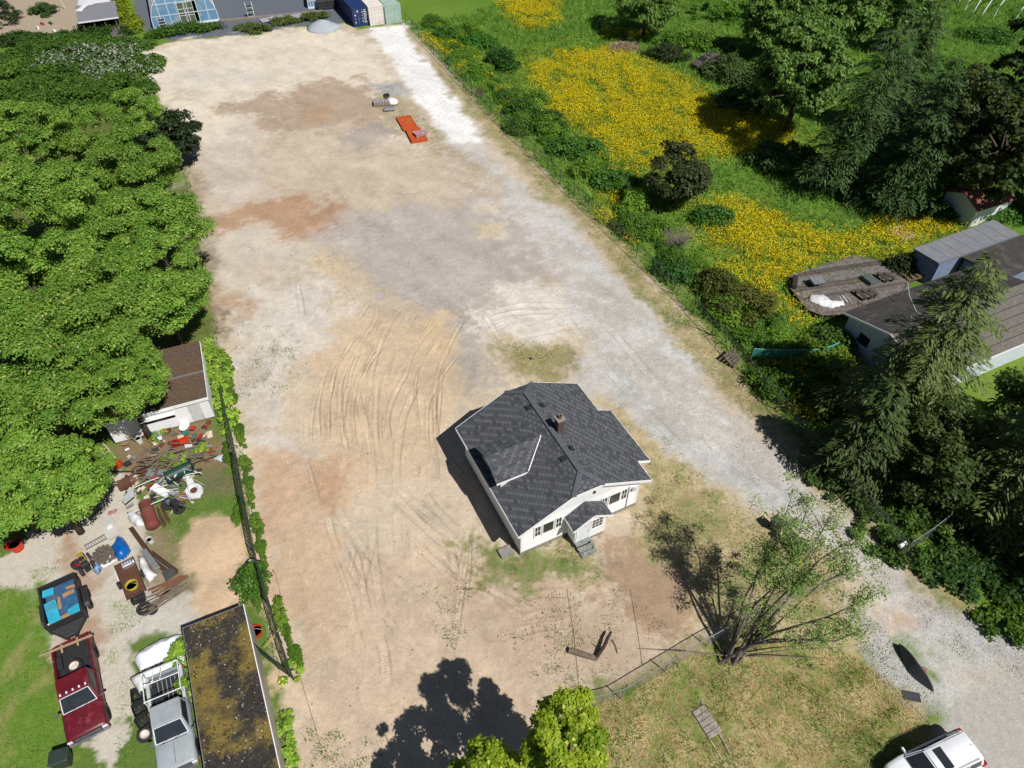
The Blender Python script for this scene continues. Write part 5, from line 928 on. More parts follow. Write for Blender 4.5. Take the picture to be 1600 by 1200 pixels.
# brown-roofed trailer
z = 2.2; p0, p1, p2 = G(160,664,z), G(324,621,z), G(299,537,z); rz = yaw(p0, p1); ux = Vector((math.cos(rz), math.sin(rz), 0)); uy = Vector((-ux.y, ux.x, 0)); Lh = (p1-p0).length; Dh = (p2-p1).dot(uy)
tr = thing('trailer_home', 'white-sided trailer with a leaf-littered brown roof under the hedge trees', 'trailer', (p0.x, p0.y, 0), rz); m_ = Dh*.45
b = MB(); b.box(.08,Lh-.08,.08,Dh-.06,.15,z-.16); b.build('wall', WHITE, tr); b = MB(); b.box(.3,Lh-.3,.3,Dh-.3,-.1,.15); b.build('skirting', BLACKM, tr)
b = MB(); b.box(0,Lh,0,m_,z-.16,z); b.build('roof', LITTER, tr); b = MB(); b.box(-.02,Lh-.05,m_+.01,Dh,z-.18,z+.12); b.build('roof', LITTER, tr)
b = MB(); b.box(0,Lh,-.05,-.002,z-.2,z+.04); b.build('fascia', TRIM, tr); b = MB(); b.box(Lh+.002,Lh+.04,-.05,Dh,z-.2,z+.03); b.build('fascia', TRIM, tr); b = MB(); b.box(0,Lh,m_-.05,m_+.008,z+.0,z+.135); b.build('roof_step', STEEL, tr)
b = MB(); b.box(Lh*.32,Lh*.66,-.42,-.02,z-.42,z-.38); b.build('window_awning', TRIM, tr); b = MB(); b.box(Lh*.34,Lh*.64,.06,.078,1.1,1.75); b.build('window', GLASS, tr)
b = MB(); b.box(Lh*.78,Lh*.9,.05,.078,.2,1.9); b.build('door', PM('trailer_door', (.6,.6,.58), sc=3), tr)
r = np.random.default_rng(21); n = 2600; Q = np.stack([r.random(n)*Lh, r.random(n)*Dh, np.zeros(n)], 1); Q[:,2] = np.where(Q[:,1] > m_, z+.125, z+.006); Q = Q[fbm(Q[:,0], Q[:,1], .8, 3, 2) > .42]; n = len(Q)
V, F = leaf_arrays(r, Q, nrm(np.array([0,0,1])+r.normal(size=(n,3))*.3), .07+.09*r.random(n), .05+.05*r.random(n), 0); C = np.array(srgb(140,112,84,.7))*(.6+.9*r.random(n))[:, None]; mesh_np('leaf_litter', V, F, LEAF, np.repeat(C, 4, 0), tr, kind='stuff')
# mossy flat-roofed building at the bottom left
z = 2.5; a, c, e = G(286,982,z), G(381,951,z), G(418,1118,z); rz = yaw(a, c); ux = Vector((math.cos(rz), math.sin(rz), 0)); dn = (e-c); dn.normalize(); Wm = (c-a).length; Lm = 10.5; rz2 = math.atan2(-dn.y, -dn.x)-math.pi/2
mo = thing('mossy_shed', 'long shed with a moss-stained flat roof beside the silver pickup', 'shed', (a.x, a.y, 0), rz2); b = MB(); b.box(.05,Wm-.05,-Lm,-.05,0,z-.14); b.build('wall', PM('pale_panel', srgb(206,200,186,.75), srgb(180,172,156,.75), sc=2, rough=.7, c3=srgb(150,128,100,.7), sc3=1.2, amt3=.3), mo)
b = MB(); b.box(0,Wm,-Lm-.05,0,z-.14,z); b.build('roof', MOSS, mo); b = MB(); b.box(-.03,0,-Lm-.05,.03,z-.15,z+.03); b.build('roof_edge', STEEL, mo); b = MB(); b.box(Wm,Wm+.04,-Lm-.05,.03,z-.15,z+.03); b.build('roof_edge', TRIM, mo); b = MB(); b.box(0,Wm,.0,.03,z-.15,z+.025); b.build('roof_edge', STEEL, mo)
r = np.random.default_rng(22); n = 2600; Q = np.stack([r.random(n)*Wm, -r.random(n)*Lm, np.full(n, z+.005)], 1); n1_ = fbm(Q[:,0], Q[:,1], .9, 4, 8); V, F = leaf_arrays(r, Q, nrm(np.array([0,0,1])+r.normal(size=(n,3))*.45), .05+.08*r.random(n), .05+.06*r.random(n), 0)
C = np.where((n1_ > .5)[:, None], np.array(srgb(150,132,66,.6)), np.array(srgb(84,60,44,.6)))*(.6+.8*r.random(n))[:, None]; k = r.random(n) < .10; C[k] = (.5,.5,.48); mesh_np('roof_debris', V, F, LEAF, np.repeat(C, 4, 0), mo, kind='stuff')
# dump trailer with its load
cr = [G(56,920.6,1.35), G(114.8,894.6,1.35), G(127.8,954.8,1.35), G(72.5,981,1.35)]; cen_ = sum(cr, Vector())/4; rz = yaw(cr[1], cr[2]); wd_ = (cr[0]-cr[1]).length*.5+(cr[2]-cr[3]).length*.5; ln_ = (cr[1]-cr[2]).length*.5+(cr[0]-cr[3]).length*.5
dt = thing('dump_trailer', 'black dump trailer loaded with bright blue foam and cardboard', 'trailer', (cen_.x, cen_.y, 0), rz); x, y = ln_/2, wd_/2
b = MB(); b.box(-x+.05,x-.05,-y+.05,y-.05,.5,.58); b.build('bed_floor', BLACKM, dt)
for nm, bb in (('side_wall',(-x,x,-y,-y+.06)), ('side_wall',(-x,x,y-.06,y)), ('front_wall',(x-.06,x,-y+.06,y-.06)), ('tail_gate',(-x,-x+.06,-y+.06,y-.06))): b = MB(); b.box(*bb, .5, 1.3); b.build(nm, BLACKM, dt)
b = MB()
for bb in ((-x-.03,x+.03,-y-.03,-y+.07), (-x-.03,x+.03,y-.07,y+.03), (x-.07,x+.03,-y+.07,y-.07), (-x-.03,-x+.07,-y+.07,y-.07)): b.box(*bb, 1.302, 1.37)
b.build('top_rail', BLACKM, dt, kind='stuff')
for s in (-1, 1):
    b = MB(); b.hexa([(-.75,s*(y+.02),.72),(.75,s*(y+.02),.72),(.75,s*(y+.32),.72),(-.75,s*(y+.32),.72)], [(-.55,s*(y+.02),.86),(.55,s*(y+.02),.86),(.55,s*(y+.3),.86),(-.55,s*(y+.3),.86)]); b.build('fender', BLACKM, dt, bevel=.02)
    for xx in (-.38, .38): wheel(dt, xx, s*(y+.17), .33, .2)
b = MB(); b.beam((x,-.55,.45),(x+1.15,-.03,.45),.1,.12); b.beam((x,.55,.45),(x+1.15,.03,.45),.1,.12); b.build('drawbar', BLACKM, dt, kind='stuff'); b = MB(); b.hexa([(x+.02,-y+.1,.5),(x+.75,-.3,.5),(x+.75,.3,.5),(x+.02,y-.1,.5)], [(x+.02,-y+.1,.9),(x+.7,-.28,.72),(x+.7,.28,.72),(x+.02,y-.1,.9)]); b.build('tool_chest', BLACKM, dt, bevel=.02)
b = MB(); b.tube((x+1.0,0,.0),(x+1.0,0,.75),.035,n=8); b.build('jack_post', STEEL, dt)
CARD = PM('cardboard', srgb(196,150,104,.75), srgb(170,126,84,.75), sc=4, rough=.85)
def load(nm, lb, ct, mat, x0, y0, z0, sx, sy, sz, rz_=0, ry=0): b = MB(); b.M = dt.matrix_basis; b.cbox((x0,y0,z0),(sx,sy,sz),rz_,ry); return tag(b.build(nm, mat, bevel=.01), lb, ct)
b = MB(); b.M = dt.matrix_basis; b.cbox((-.05,.05,.76),(ln_-.2,wd_-.2,.34)); tag(b.build('load_bulk', PM('mixed_waste', srgb(96,110,130,.6), srgb(130,110,92,.6), sc=3, rough=.9, c3=srgb(60,110,160,.6), sc3=1.5, amt3=.5), bevel=.03), 'packed dull waste filling the black dump trailer under the foam sheets', 'waste')
load('foam_sheet', 'long bright blue foam sheet along the grass side of the dump trailer', 'foam sheet', CYAN, .42, -.52, 1.10, 1.45, .62, .12, .06, .04); load('foam_sheet', 'small blue foam block at the back corner of the dump trailer', 'foam sheet', CYAN, -.98, -.55, 1.12, .42, .6, .14, -.12, .1); load('foam_sheet', 'crumpled blue foam square at the drawbar corner of the dump trailer', 'foam sheet', CYAN, .92, .55, 1.08, .55, .62, .13, .18, -.1)
load('foam_sheet', 'bluish sheet lying upside down on the long foam sheet in the dump trailer', 'foam sheet', PM('pale_foam', srgb(80,170,200,.75), sc=4), .1, -.55, 1.2, .5, .5, .08, .2, 0)
load('blue_sheet', 'dull dark blue panel in the middle of the dump trailer load', 'plastic sheet', PM('dull_blue', srgb(70,120,164,.65), srgb(50,92,136,.65), sc=3, rough=.6), .05, .38, 1.04, 1.3, .85, .05, 0, .03); load('blue_sheet', 'blue plastic sheet near the tailgate of the dump trailer', 'plastic sheet', PM('dull_blue', (0,0,0)), -.92, .3, 1.03, .55, .95, .06, .1, 0)
load('cardboard_piece', 'brown cardboard at the drawbar end of the dump trailer load', 'cardboard', CARD, 1.05, .02, 1.02, .38, .6, .05, .1); load('cardboard_piece', 'narrow brown cardboard strip down the middle of the dump trailer load', 'cardboard', CARD, -.05, -.12, 1.03, .85, .22, .05, -.1); load('cardboard_piece', 'flattened carton across the blue panel in the dump trailer', 'cardboard', CARD, -.38, .42, 1.09, .26, .62, .05, .06); load('cardboard_piece', 'torn carton by the tailgate of the dump trailer', 'cardboard', CARD, -.75, .58, 1.08, .18, .5, .05, -.2); load('waste_paper', 'white paper sack in the front corner of the dump trailer', 'sack', WHT, 1.12, -.66, 1.04, .3, .4, .1, .3)
# ---- tarps, boards, junk
def PT(*q): return [G(x, y) for x, y in q]
zt_ = 1.2
tarp('white_tarp', 'bright white tarp bulging over a load next to the mossy shed', GG([(203,1028),(214,1012),(235,999),(250,991),(262,990),(281,985),(282,1014),(214,1046)], .7), WTARP, 31, .75, 22, wr=.42, zb=.15, folds=1.9)
tarp('white_tarp', 'creased off-white tarp stretched between the bright tarp and the silver pickup', GG([(197,1056),(286,1017),(288,1032),(262,1046),(240,1060),(214,1080)], .9), PM('creased_tarp', (.70,.71,.68), (.60,.6,.54), sc=3, rough=.5), 32, .5, 22, wr=.4, zb=.45, folds=2.2)
shrub('vine_plant', 'leafy vine hanging at the mossy shed wall beside the white tarp', G(290,1030), .45, .9, 1.6, 1100, P_LEFT, 33, L=.2, W=.12, clumps=14, crad=.25, cat='vine'); shrub('vine_plant', 'leafy vine between the silver pickup rack and the mossy shed', G(298,1075), .3, .8, 1.7, 800, P_LEFT, 34, L=.2, W=.12, clumps=10, crad=.22, cat='vine')
tarp('blue_tarp', 'bright blue tarp heaped on the pale slab beside the rubble heap', PT((174,856),(180,848),(184,839),(192,840),(198,847),(205,860),(198,873),(185,877),(178,866)), BLUET, 35, .55, 18, wr=.28, folds=2.2); tarp('blue_bag', 'crumpled blue and white bag beside the rubble heap', PT((145,884),(155,879),(161,888),(154,898),(146,894)), PM('blue_bag', srgb(60,120,180,.75), srgb(180,200,220,.75), sc=2.5, rough=.5), 36, .4, 10, cat='bag', wr=.2, folds=3)
tarp('white_sheet', 'crumpled white sheeting next to the grey shelving panel', PT((215,868),(228,872),(238,890),(247,898),(234,911),(220,900)), WHT, 37, .35, 14, cat='sheet', wr=.25, folds=2.6); tarp('white_sheet', 'crumpled white sheeting beside the rust-red tank', PT((198,800),(212,800),(222,806),(229,820),(216,826),(202,815)), WHT, 38, .35, 14, cat='sheet', wr=.25, folds=2.6); tarp('white_sheet', 'pale grey sheet lying against the left fence', PT((331,718),(345,710),(360,707),(361,717),(345,722)), PM('grey_sheet', (.55,.58,.62), (.42,.45,.5), sc=4, rough=.4), 39, .2, 10, cat='sheet', wr=.15, folds=3)
def flat(nm, lb, ct, q, mat, z0, th=.03, tilt=0.0): P = PT(*q); b = MB(); b.slab([(p.x, p.y, z0+(tilt if i > 1 else 0)) for i, p in enumerate(P)], th); return tag(b.build(nm, mat, bevel=.006), lb, ct)
flat('plywood_sheet', 'whitish plywood sheet lying on the pale yard above the blue tarp', 'board', [(157,818),(176,807),(191,837),(172,847)], PM('pale_ply', srgb(214,210,202,.75), srgb(196,190,180,.75), sc=2, rough=.8), .25, .05)
b = MB(); b.cbox(G(172,823,.3)+Vector((0,0,.02)),(.35,.3,.12),.4); tag(b.build('paper_bag', WHT, bevel=.03), 'white bag lying on the whitish plywood sheet', 'bag')
flat('scrap_door', 'dished white door panel at the edge of the junk heap', 'door', [(194,789),(214,765),(217,787),(203,799)], WHT, .55, .06, .35)
def drum(nm, lb, ct, p0, p1, r_, mat, z0=None, n=18):
    a = G(*p0); c = G(*p1); z0 = r_ if z0 is None else z0; a.z = c.z = z0; d = (c-a); l = d.length; M = Matrix.Translation(a) @ d.to_track_quat('Z','Y').to_matrix().to_4x4(); b = MB(); b.lathe([(0,-.05),(r_*.7,-.02),(r_,.1),(r_,l*.33),(r_*1.03,l*.34),(r_*1.03,l*.36),(r_,l*.37),(r_,l-.1),(r_*.7,l+.02),(0,l+.05)], n, M); return tag(b.build(nm, mat, smooth=40), lb, ct)
drum('steel_tank', 'rust-red steel tank lying at the lower end of the junk heap', 'tank', (230,791), (243,829), .42, PM('red_tank', srgb(140,66,58,.7), srgb(120,82,62,.7), sc=2.2, rough=.75, bump=.2, c3=srgb(200,180,170,.7), sc3=2.5, amt3=.30))
# green trough
a, c = G(262,753,.2), G(304,733,.2); l = (c-a).length; t = thing('metal_trough', 'dark green metal trough filled with sticks on the junk heap', 'trough', a, yaw(a, c)); b = MB(); n = 10; sec = [(.48*math.cos(math.pi*(1+i/n)), .5+.48*math.sin(math.pi*(1+i/n))) for i in range(n+1)]; ins = [(y*.93, z_*.93+.035) for y, z_ in sec][::-1]; rg = sec+ins; b.loft([[(xx,y,z_) for y, z_ in rg] for xx in (0, l)]); b.build('shell', GRNP, t, smooth=40)
for xx in (0, l-.04): b = MB(); b.hexa([(xx,y,z_) for y, z_ in sec], [(xx+.04,y,z_) for y, z_ in sec]); b.build('end_plate', GRNP, t)
JR = random.Random(11)
def stick(nm, lb, ct, grp, mat, px, py, z0, ln, rd, ang, dz=0.0, boxy=False, wd=.1):
    c = G(px, py); c.z = z0; d = Vector((math.cos(ang)*ln/2, math.sin(ang)*ln/2, dz)); b = MB()
    if boxy: b.beam(c-d, c+d, wd, rd*2)
    else: b.path([c-d, c+Vector((0,0,ln*.02)), c+d], rd, 6)
    return tag(b.build(nm, mat, smooth=40 if not boxy else False), lb, ct, grp)
for i in range(34):
    px = JR.uniform(232,322); py = 742-.32*(px-232)+JR.uniform(-24,10); stick('wooden_stick', 'weathered stick or board scrap in the upper junk heap', 'stick', 'sticks in the upper junk heap', OLDW, px, py, JR.uniform(.08,.5), JR.uniform(.7,2.2), .03, JR.gauss(.45,.5), JR.uniform(-.1,.15), True, JR.uniform(.05,.14))
for i in range(22):
    px = JR.uniform(183,262); py = 747-.2*(px-183)+JR.uniform(-8,16); stick('scrap_bar', 'rusty bar or pipe scrap at the left of the junk heap', 'scrap metal', 'rusty scrap at the left of the junk heap', RUST if i % 2 else RUSTD, px, py, JR.uniform(.06,.45), JR.uniform(.6,1.8), JR.uniform(.02,.05), JR.gauss(.4,.4), JR.uniform(-.1,.1))
for i in range(26):
    px = JR.uniform(225,312); py = JR.uniform(752,800)-.25*(px-262); stick('white_pipe', 'pale metal pipe in the tangle beside the green trough', 'pipe', 'pale pipes tangled in the junk heap', WHT if i % 3 else STEEL, px, py, JR.uniform(.1,.6), JR.uniform(.8,2.6), JR.uniform(.015,.035), JR.choice([.1,-.5,1.1,2.2,.6])+JR.gauss(0,.2), JR.uniform(-.2,.25))
for i in range(16): px = 248+i*1.6; stick('rusty_rod', 'thin rusty rod in the fan of rods beside the rust-red tank', 'rod', 'rusty rods beside the rust-red tank', RUST, 246+JR.uniform(0,16), 800+i*.9, .06+.02*i, 1.7, .014, -.95+JR.gauss(0,.06))
for i, (q0, q1, wd) in enumerate((((204,824),(236,868),.28), ((228,866),(262,893),.22), ((236,862),(276,892),.22))):
    a, c = G(*q0, .3), G(*q1, .25); b = MB(); b.beam(a, c, wd, .03); b.beam(a-Vector((0,0,.12)), c-Vector((0,0,.12)), .03, .22); b.beam(a-Vector((0,0,.25)), c-Vector((0,0,.25)), wd, .03); tag(b.build('steel_beam', RUSTD), ('wide rusty steel beam running down from the rust-red tank','rusty steel beam beside the grey shelving panel','rusty steel beam nearest the green grass strip')[i], 'steel beam')
for i in range(12): stick('scrap_plank', 'thin old plank in the bundle beside the sand mound', 'plank', 'old planks beside the sand mound', OLDW, 262+JR.uniform(-14,14), 935+JR.uniform(-8,9), .04+.02*i, JR.uniform(1.4,2.8), .02, .62+JR.gauss(0,.12), 0, True, .09)
for i in range(4): stick('long_plank', 'brown plank lying on the grass beside the white sheeting', 'plank', 'brown planks beside the white sheeting', PM('brown_plank', srgb(150,104,78,.65), srgb(120,86,66,.65), sc=4, rough=.9), 258+i*5, 912+i*2, .05+.03*i, 1.9, .02, .5+.12*i, 0, True, .16)
flat('wire_shelving', 'grey wire shelving panel leaning on the white sheeting', 'panel', [(224,868),(233,864),(255,893),(246,897)], STEEL, .55, .05)
flat('grey_board', 'dark grey flat panel at the end of the rusty beams', 'panel', [(255,898),(270,890),(280,900),(262,912)], PM('dark_panel', srgb(96,92,90,.65), srgb(72,70,68,.65), sc=3, rough=.8), .3, .05)
fb = thing('flat_trailer', 'rusty narrow flat trailer carrying an engine and buckets', 'trailer', G(206,905), yaw(G(198,884), G(216,930))); b = MB(); b.box(-1.25,1.5,-.52,.52,.32,.38); b.build('deck', RUST, fb); b = MB(); b.box(-1.25,1.5,-.56,-.52,.28,.46); b.box(-1.25,1.5,.52,.56,.28,.46); b.build('side_rails', RUSTD, fb, kind='stuff')
for s in (-1, 1): wheel(fb, .2, s*.68, .26, .16, RUST)
en = thing('engine_block', 'silver engine block on the rusty flat trailer', 'engine', G(205,889)+Vector((0,0,.38)), .6); b = MB(); b.cbox((0,0,.2),(.62,.42,.36)); b.build('block', STEEL, en, bevel=.04); b = MB()
for i in range(4): b.lathe([(.07,0),(.07,.12),(.04,.14),(0,.14)], 10, Matrix.Translation((-.22+i*.15,.0,.38)))
b.build('cylinder_heads', CHROME, en, kind='stuff'); b = MB(); b.lathe([(.2,0),(.2,.07),(.05,.08),(0,.08)], 14, Matrix.Translation((.32,0,.2)) @ Matrix.Rotation(math.pi/2,4,'Y')); b.build('flywheel', STEEL, en)
def bucket(nm, lb, ct, p, r_, h, mat, z0=0, inner=None, tilt=0):
    t = thing(nm, lb, ct, G(*p)+Vector((0,0,z0)), 0); b = MB(); M = Matrix.Rotation(tilt,4,'Y'); b.lathe([(0,0),(r_*.82,0),(r_,h),(r_*1.05,h),(r_*1.05,h-.03),(r_*.97,h-.035),(r_*.95,h),(r_*.78,.03),(0,.03)], 16, M); b.build('shell', mat, t, smooth=40); b = MB(); b.lathe([(0,h*.7),(r_*.9,h*.7)], 16, M); b.build('contents', inner or BLACKM, t)
    b = MB(); b.path([M @ Vector((r_*1.06*math.cos(math.pi*i/8), .04, h-.02+r_*.5*math.sin(math.pi*i/8))) for i in range(9)], .012, 4); b.build('handle', STEEL, t); return t
bucket('plastic_tub', 'big orange plastic tub at the left picture edge under the trees', 'tub', (29,857), .42, .62, ORNG, inner=ORNG); bucket('plastic_bucket', 'small orange-red bucket left of the big orange tub', 'bucket', (14,857), .2, .28, ORNG, inner=REDP); bucket('plastic_bucket', 'yellow-lidded bucket on the rusty flat trailer', 'bucket', (211,921), .34, .5, YELW, .1, YELW)
bucket('paint_bucket', 'white bucket between the rusty beams', 'bucket', (236,847), .2, .36, WHT); bucket('paint_pot', 'pale pot with a dark lid in the weeds before the trailer home', 'pot', (219,691), .24, .5, WHT); bucket('plastic_jar', 'yellow jar beside the pale pot before the trailer home', 'jar', (213,686), .16, .3, YELW, inner=YELW); bucket('steel_drum', 'dark drum standing in the shade under the lean-to', 'drum', (183,689), .3, .8, GRNP); bucket('orange_tub', 'bright red-orange tub by the wall of the mossy shed', 'tub', (402,990), .36, .4, ORNG, inner=ORNG)
def crate(nm, lb, ct, p, d, mat, rz_=0, z0=0): b = MB(); b.M = Matrix.Translation(G(*p)+Vector((0,0,z0))) @ Matrix.Rotation(rz_,4,'Z'); x, y, h = d; b.box(-x/2,x/2,-y/2,y/2,0,.03); b.box(-x/2,x/2,-y/2,-y/2+.03,.031,h); b.box(-x/2,x/2,y/2-.03,y/2,.031,h); b.box(-x/2,-x/2+.03,-y/2+.031,y/2-.031,.031,h); b.box(x/2-.03,x/2,-y/2+.031,y/2-.031,.031,h); return tag(b.build(nm, mat), lb, ct)
crate('tool_crate', 'black crate of white bottles at the end of the rusty flat trailer', 'crate', (218,937), (.75,.5,.4), BLACKM, .5); crate('red_crate', 'red plastic crate against the white wall of the trailer home', 'crate', (230,668), (.6,.45,.4), REDP, .3, .3); crate('orange_crate', 'orange crate among the weeds in the upper junk heap', 'crate', (290,694), (.6,.4,.35), ORNG, .6, .2); crate('red_basket', 'red basket beside the orange crate in the upper junk heap', 'basket', (277,697), (.45,.4,.3), REDP, .2, .2); crate('orange_box', 'orange-red box at the foot of the white ladder', 'box', (186,728), (.5,.4,.3), ORNG, .4, .05)
for i, (q, lb) in enumerate((((218,1090),'black open tub first in the row beside the silver pickup, nearest the white tarp'), ((221,1112),'black open tub in the middle of the row beside the silver pickup'), ((227,1132),'black open tub last in the row beside the silver pickup, next to the white-rimmed wheel'))): crate('black_tub', lb, 'tub', q, (.72,.6,.45), BLACKM, rz1+.2*i)
def tyre_at(lb, p, r_, rim=None, z0=0, tilt=0, az_=0, nm='old_tyre', ct='tyre'):
    t = thing(nm, lb, ct, G(*p)+Vector((0,0,z0)), az_); M = Matrix.Translation((0,0,.12)) @ Matrix.Rotation(tilt,4,'Y'); b = MB(); h = .11; b.lathe([(r_*.6,-h*.8),(r_*.9,-h),(r_,-h*.6),(r_,h*.6),(r_*.9,h),(r_*.6,h*.8),(r_*.55,0),(r_*.6,-h*.8)], 20, M); b.build('tyre', TYRE, t, smooth=40)
    if rim: b = MB(); b.lathe([(0,-.03),(r_*.3,-.02),(r_*.5,.05),(r_*.6,.09),(r_*.6,-.09),(0,-.1)], 16, M); b.build('rim', rim, t, smooth=40)
tyre_at('wheel with a white rim lying beside the silver pickup door', (228,1150), .38, RIMW, .05, .3, 0, 'spare_wheel', 'wheel'); tyre_at('large black tyre at the very end of the rusty flat trailer', (226,952), .42, None); tyre_at('smaller black tyre right of the large one past the flat trailer', (239,954), .32, None); tyre_at('black tyre leaning in the pipe tangle', (266,790), .45, None, .1, .5); tyre_at('black tyre stack piece right of the leaning tyre', (281,797), .38, None, .0); tyre_at('tyre planter beside the left fence above the purple-leaved bush', (394,882), .36, WHT, .05)
tyre_at('pink-stained wheel of the small tractor lying in the yard', (122,886), .34, REDP, .1, .9, .6, 'tractor_wheel', 'wheel')
t = thing('white_wheel', 'big white wheel lying at the right end of the junk heap', 'wheel', G(306,772)+Vector((0,0,.3))); b = MB(); b.lathe([(0,.1),(.28,.1),(.34,.2),(.5,.22),(.56,.1),(.56,-.1),(.45,-.15),(0,-.15)], 22); b.build('disc', WHT, t, smooth=40); b = MB(); b.lathe([(0,.105),(.22,.105),(.24,.15),(.2,.16),(0,.14)], 14); b.build('hub', RUST, t)
SCR = [WHT, STEEL, RUST, RUSTD, OLDW, PM('scrap_black', (.03,.03,.032), sc=5), PM('scrap_cream', srgb(226,214,190,.75), sc=5), PM('scrap_teal', srgb(90,140,130,.65), sc=5), PM('scrap_tan', srgb(176,140,106,.65), sc=5), REDP]
for i in range(120):
    px, py = (JR.uniform(190,330), JR.uniform(672,740)) if i < 60 else (JR.uniform(196,312), JR.uniform(738,800)); py -= (px-190)*.12; b = MB(); p = G(px, py, JR.uniform(.05,.35)); k = JR.randrange(10); d = (JR.uniform(.12,.6), JR.uniform(.1,.4), JR.choice((.03,.06,.18))); b.cbox(p, d, JR.random()*3, JR.gauss(0,.25), JR.gauss(0,.2)); tag(b.build('scrap_piece', SCR[k], bevel=.008), ('small scrap piece among the weeds of the upper junk heap' if i < 60 else 'small scrap piece in the metal tangle of the lower junk heap'), 'scrap', 'scrap pieces in the upper junk heap' if i < 60 else 'scrap pieces in the lower junk heap')
for i in range(9): q = (JR.uniform(200,320), JR.uniform(665,735)); shrub('junk_weed', 'weed clump growing through the upper junk heap', G(q[0], q[1]-(q[0]-200)*.1), .5, .6, .45, 420, P_LEFT, 860+i, L=.17, W=.09, clumps=9, crad=.25, group='weeds in the junk heap', cat='weed')
# ladders
def ladder(lb, q, mat, z0=.08, rungs=7, r_=.03, nm='ladder'):
    a0, a1, b0, b1 = [G(*p, z0) for p in q]; t = thing(nm, lb, 'ladder', a0); o = a0
    for s, e in ((a0,a1), (b0,b1)): b = MB(); b.beam(s-o, e-o, .07, .05); b.build('rail', mat, t)
    for i in range(rungs): u = (i+.6)/rungs; b = MB(); b.tube(a0.lerp(a1,u)-o, b0.lerp(b1,u)-o, r_*.7, n=6); b.build('rung', mat, t)
ladder('cream wooden ladder leaning in the weeds at the shaded lean-to', ((152,697),(172,722),(160,691),(181,716)), PM('cream_paint', srgb(232,222,186,.8), srgb(200,190,156,.8), sc=4, rough=.6), .5, 5)
ladder('white ladder lying on the pale slab beside the rusty flat trailer', ((180,893),(193,926),(187,890),(205,920)), WHT, .08, 7); ladder('grey aluminium ramp lying on the slab next to the plywood sheet', ((131,853),(163,835),(134,859),(167,841)), STEEL, .12, 9, nm='ramp')
# rubble and small things
r = np.random.default_rng(61); b = MB()
for i in range(260): a = r.random()*6.28; q = r.random()**.6; s = .05+.08*r.random(); p = G(163,868); b.cbox((p.x+math.cos(a)*q*.75, p.y+math.sin(a)*q*.7, .05+.5*(1-q)*r.random()), (s*1.6,s,s), r.random()*3, r.random()*2)
tag(b.build('rubble_heap', PM('rubble', srgb(134,122,110,.65), srgb(104,94,86,.65), sc=5, rough=.95), kind='stuff'), 'grey rubble heap on the pale slab left of the blue tarp')
tarp('rubble_mat', 'dirty white sheet under the grey rubble heap', PT((142,868),(160,856),(178,862),(184,874),(166,886),(150,890)), WHT, 62, .06, 12, cat='sheet', wr=.08)
gm_ = thing('small_tractor', 'small yellow garden tractor half hidden by clutter at the rubble heap', 'tractor', G(136,884), 2.3); YM = PM('tractor_yellow', srgb(214,176,90,.7), srgb(180,140,64,.7), sc=4, rough=.6); b = MB(); b.box(-.7,.55,-.16,.16,.3,.42); b.build('chassis', BLACKM, gm_); b = MB(); b.hexa([(.1,-.2,.42),(.7,-.2,.42),(.7,.2,.42),(.1,.2,.42)], [(.12,-.18,.75),(.66,-.16,.68),(.66,.16,.68),(.12,.18,.75)]); b.build('hood', YM, gm_, bevel=.03); b = MB(); b.box(-.55,-.15,-.2,.2,.5,.58); b.box(-.6,-.52,-.2,.2,.58,.9); b.build('seat', BLACKM, gm_, bevel=.03)
for s in (-1, 1): wheel(gm_, -.45, s*.36, .3, .2, RUST); wheel(gm_, .5, s*.34, .2, .14, RUST)
b = MB(); b.tube((.1,0,.7),(-.1,0,.95),.02,n=6); b.lathe([(.15,0),(.17,.015),(.15,.03)], 14, Matrix.Translation((-.1,0,.95))); b.build('steering_wheel', BLACKM, gm_)
b = MB(); p = G(291,671); b.lathe([(0,.02),(.22,.03),(.3,.16),(.34,.17),(.33,.14),(.25,.0),(0,0)], 18, Matrix.Translation((p.x,p.y,.25)) @ Matrix.Scale(1.4,4,(0,1,0))); tag(b.build('wash_basin', TRIM, smooth=40), 'white oval wash basin standing in the weeds by the trailer home', 'basin')
for i, (q, d, m__, lb) in enumerate((((197,760),(.75,.65,.5),PM('brown_cabinet', srgb(122,86,64,.65), srgb(96,70,54,.65), sc=3, rough=.8),'brown square cabinet at the left of the junk heap'), ((208,752),(.5,.4,.35),PM('pink_rust', srgb(176,120,100,.65), sc=4),'pinkish rusted box behind the brown cabinet'), ((252,770),(.5,1.2,.4),TRIM,'long white fridge-like cabinet in the pipe tangle'), ((238,745),(.55,.5,.45),STEEL,'bent grey appliance left of the green trough'), ((256,742),(.4,.6,.4),STEEL,'bent grey casing against the end of the green trough'), ((287,778),(.8,.4,.3),PM('tan_case', srgb(160,120,80,.65), sc=4),'tan case lying below the pipe tangle'), ((295,752),(.9,.45,.25),WHT,'white framed glass pane below the green trough'), ((276,792),(.55,.45,.55),BLACKM,'black barrel-like box under the tan case'))):
    b = MB(); b.M = Matrix.Translation(G(*q)) @ Matrix.Rotation(.5+.3*i,4,'Z') @ Matrix.Rotation(.08,4,'X'); x, y, h = d; b.box(-x/2,x/2,-y/2,y/2,.05,h); b.box(-x/2+.05,x/2-.05,-y/2+.05,y/2-.05,h,h+.02); tag(b.build(['cabinet','scrap_box','white_cabinet','appliance','appliance_casing','tan_case','glass_frame','black_box'][i], m__, bevel=.02), lb, 'appliance' if i in (2,3,4) else 'box')
for i in range(14): q = (JR.uniform(188,240), JR.uniform(690,735)); stick('yard_stick', 'grey stick lying in the weeds before the trailer home', 'stick', 'sticks before the trailer home', OLDW, q[0]+30, q[1]-12, .12, JR.uniform(.8,2.0), .025, JR.gauss(.5,.5), .05)
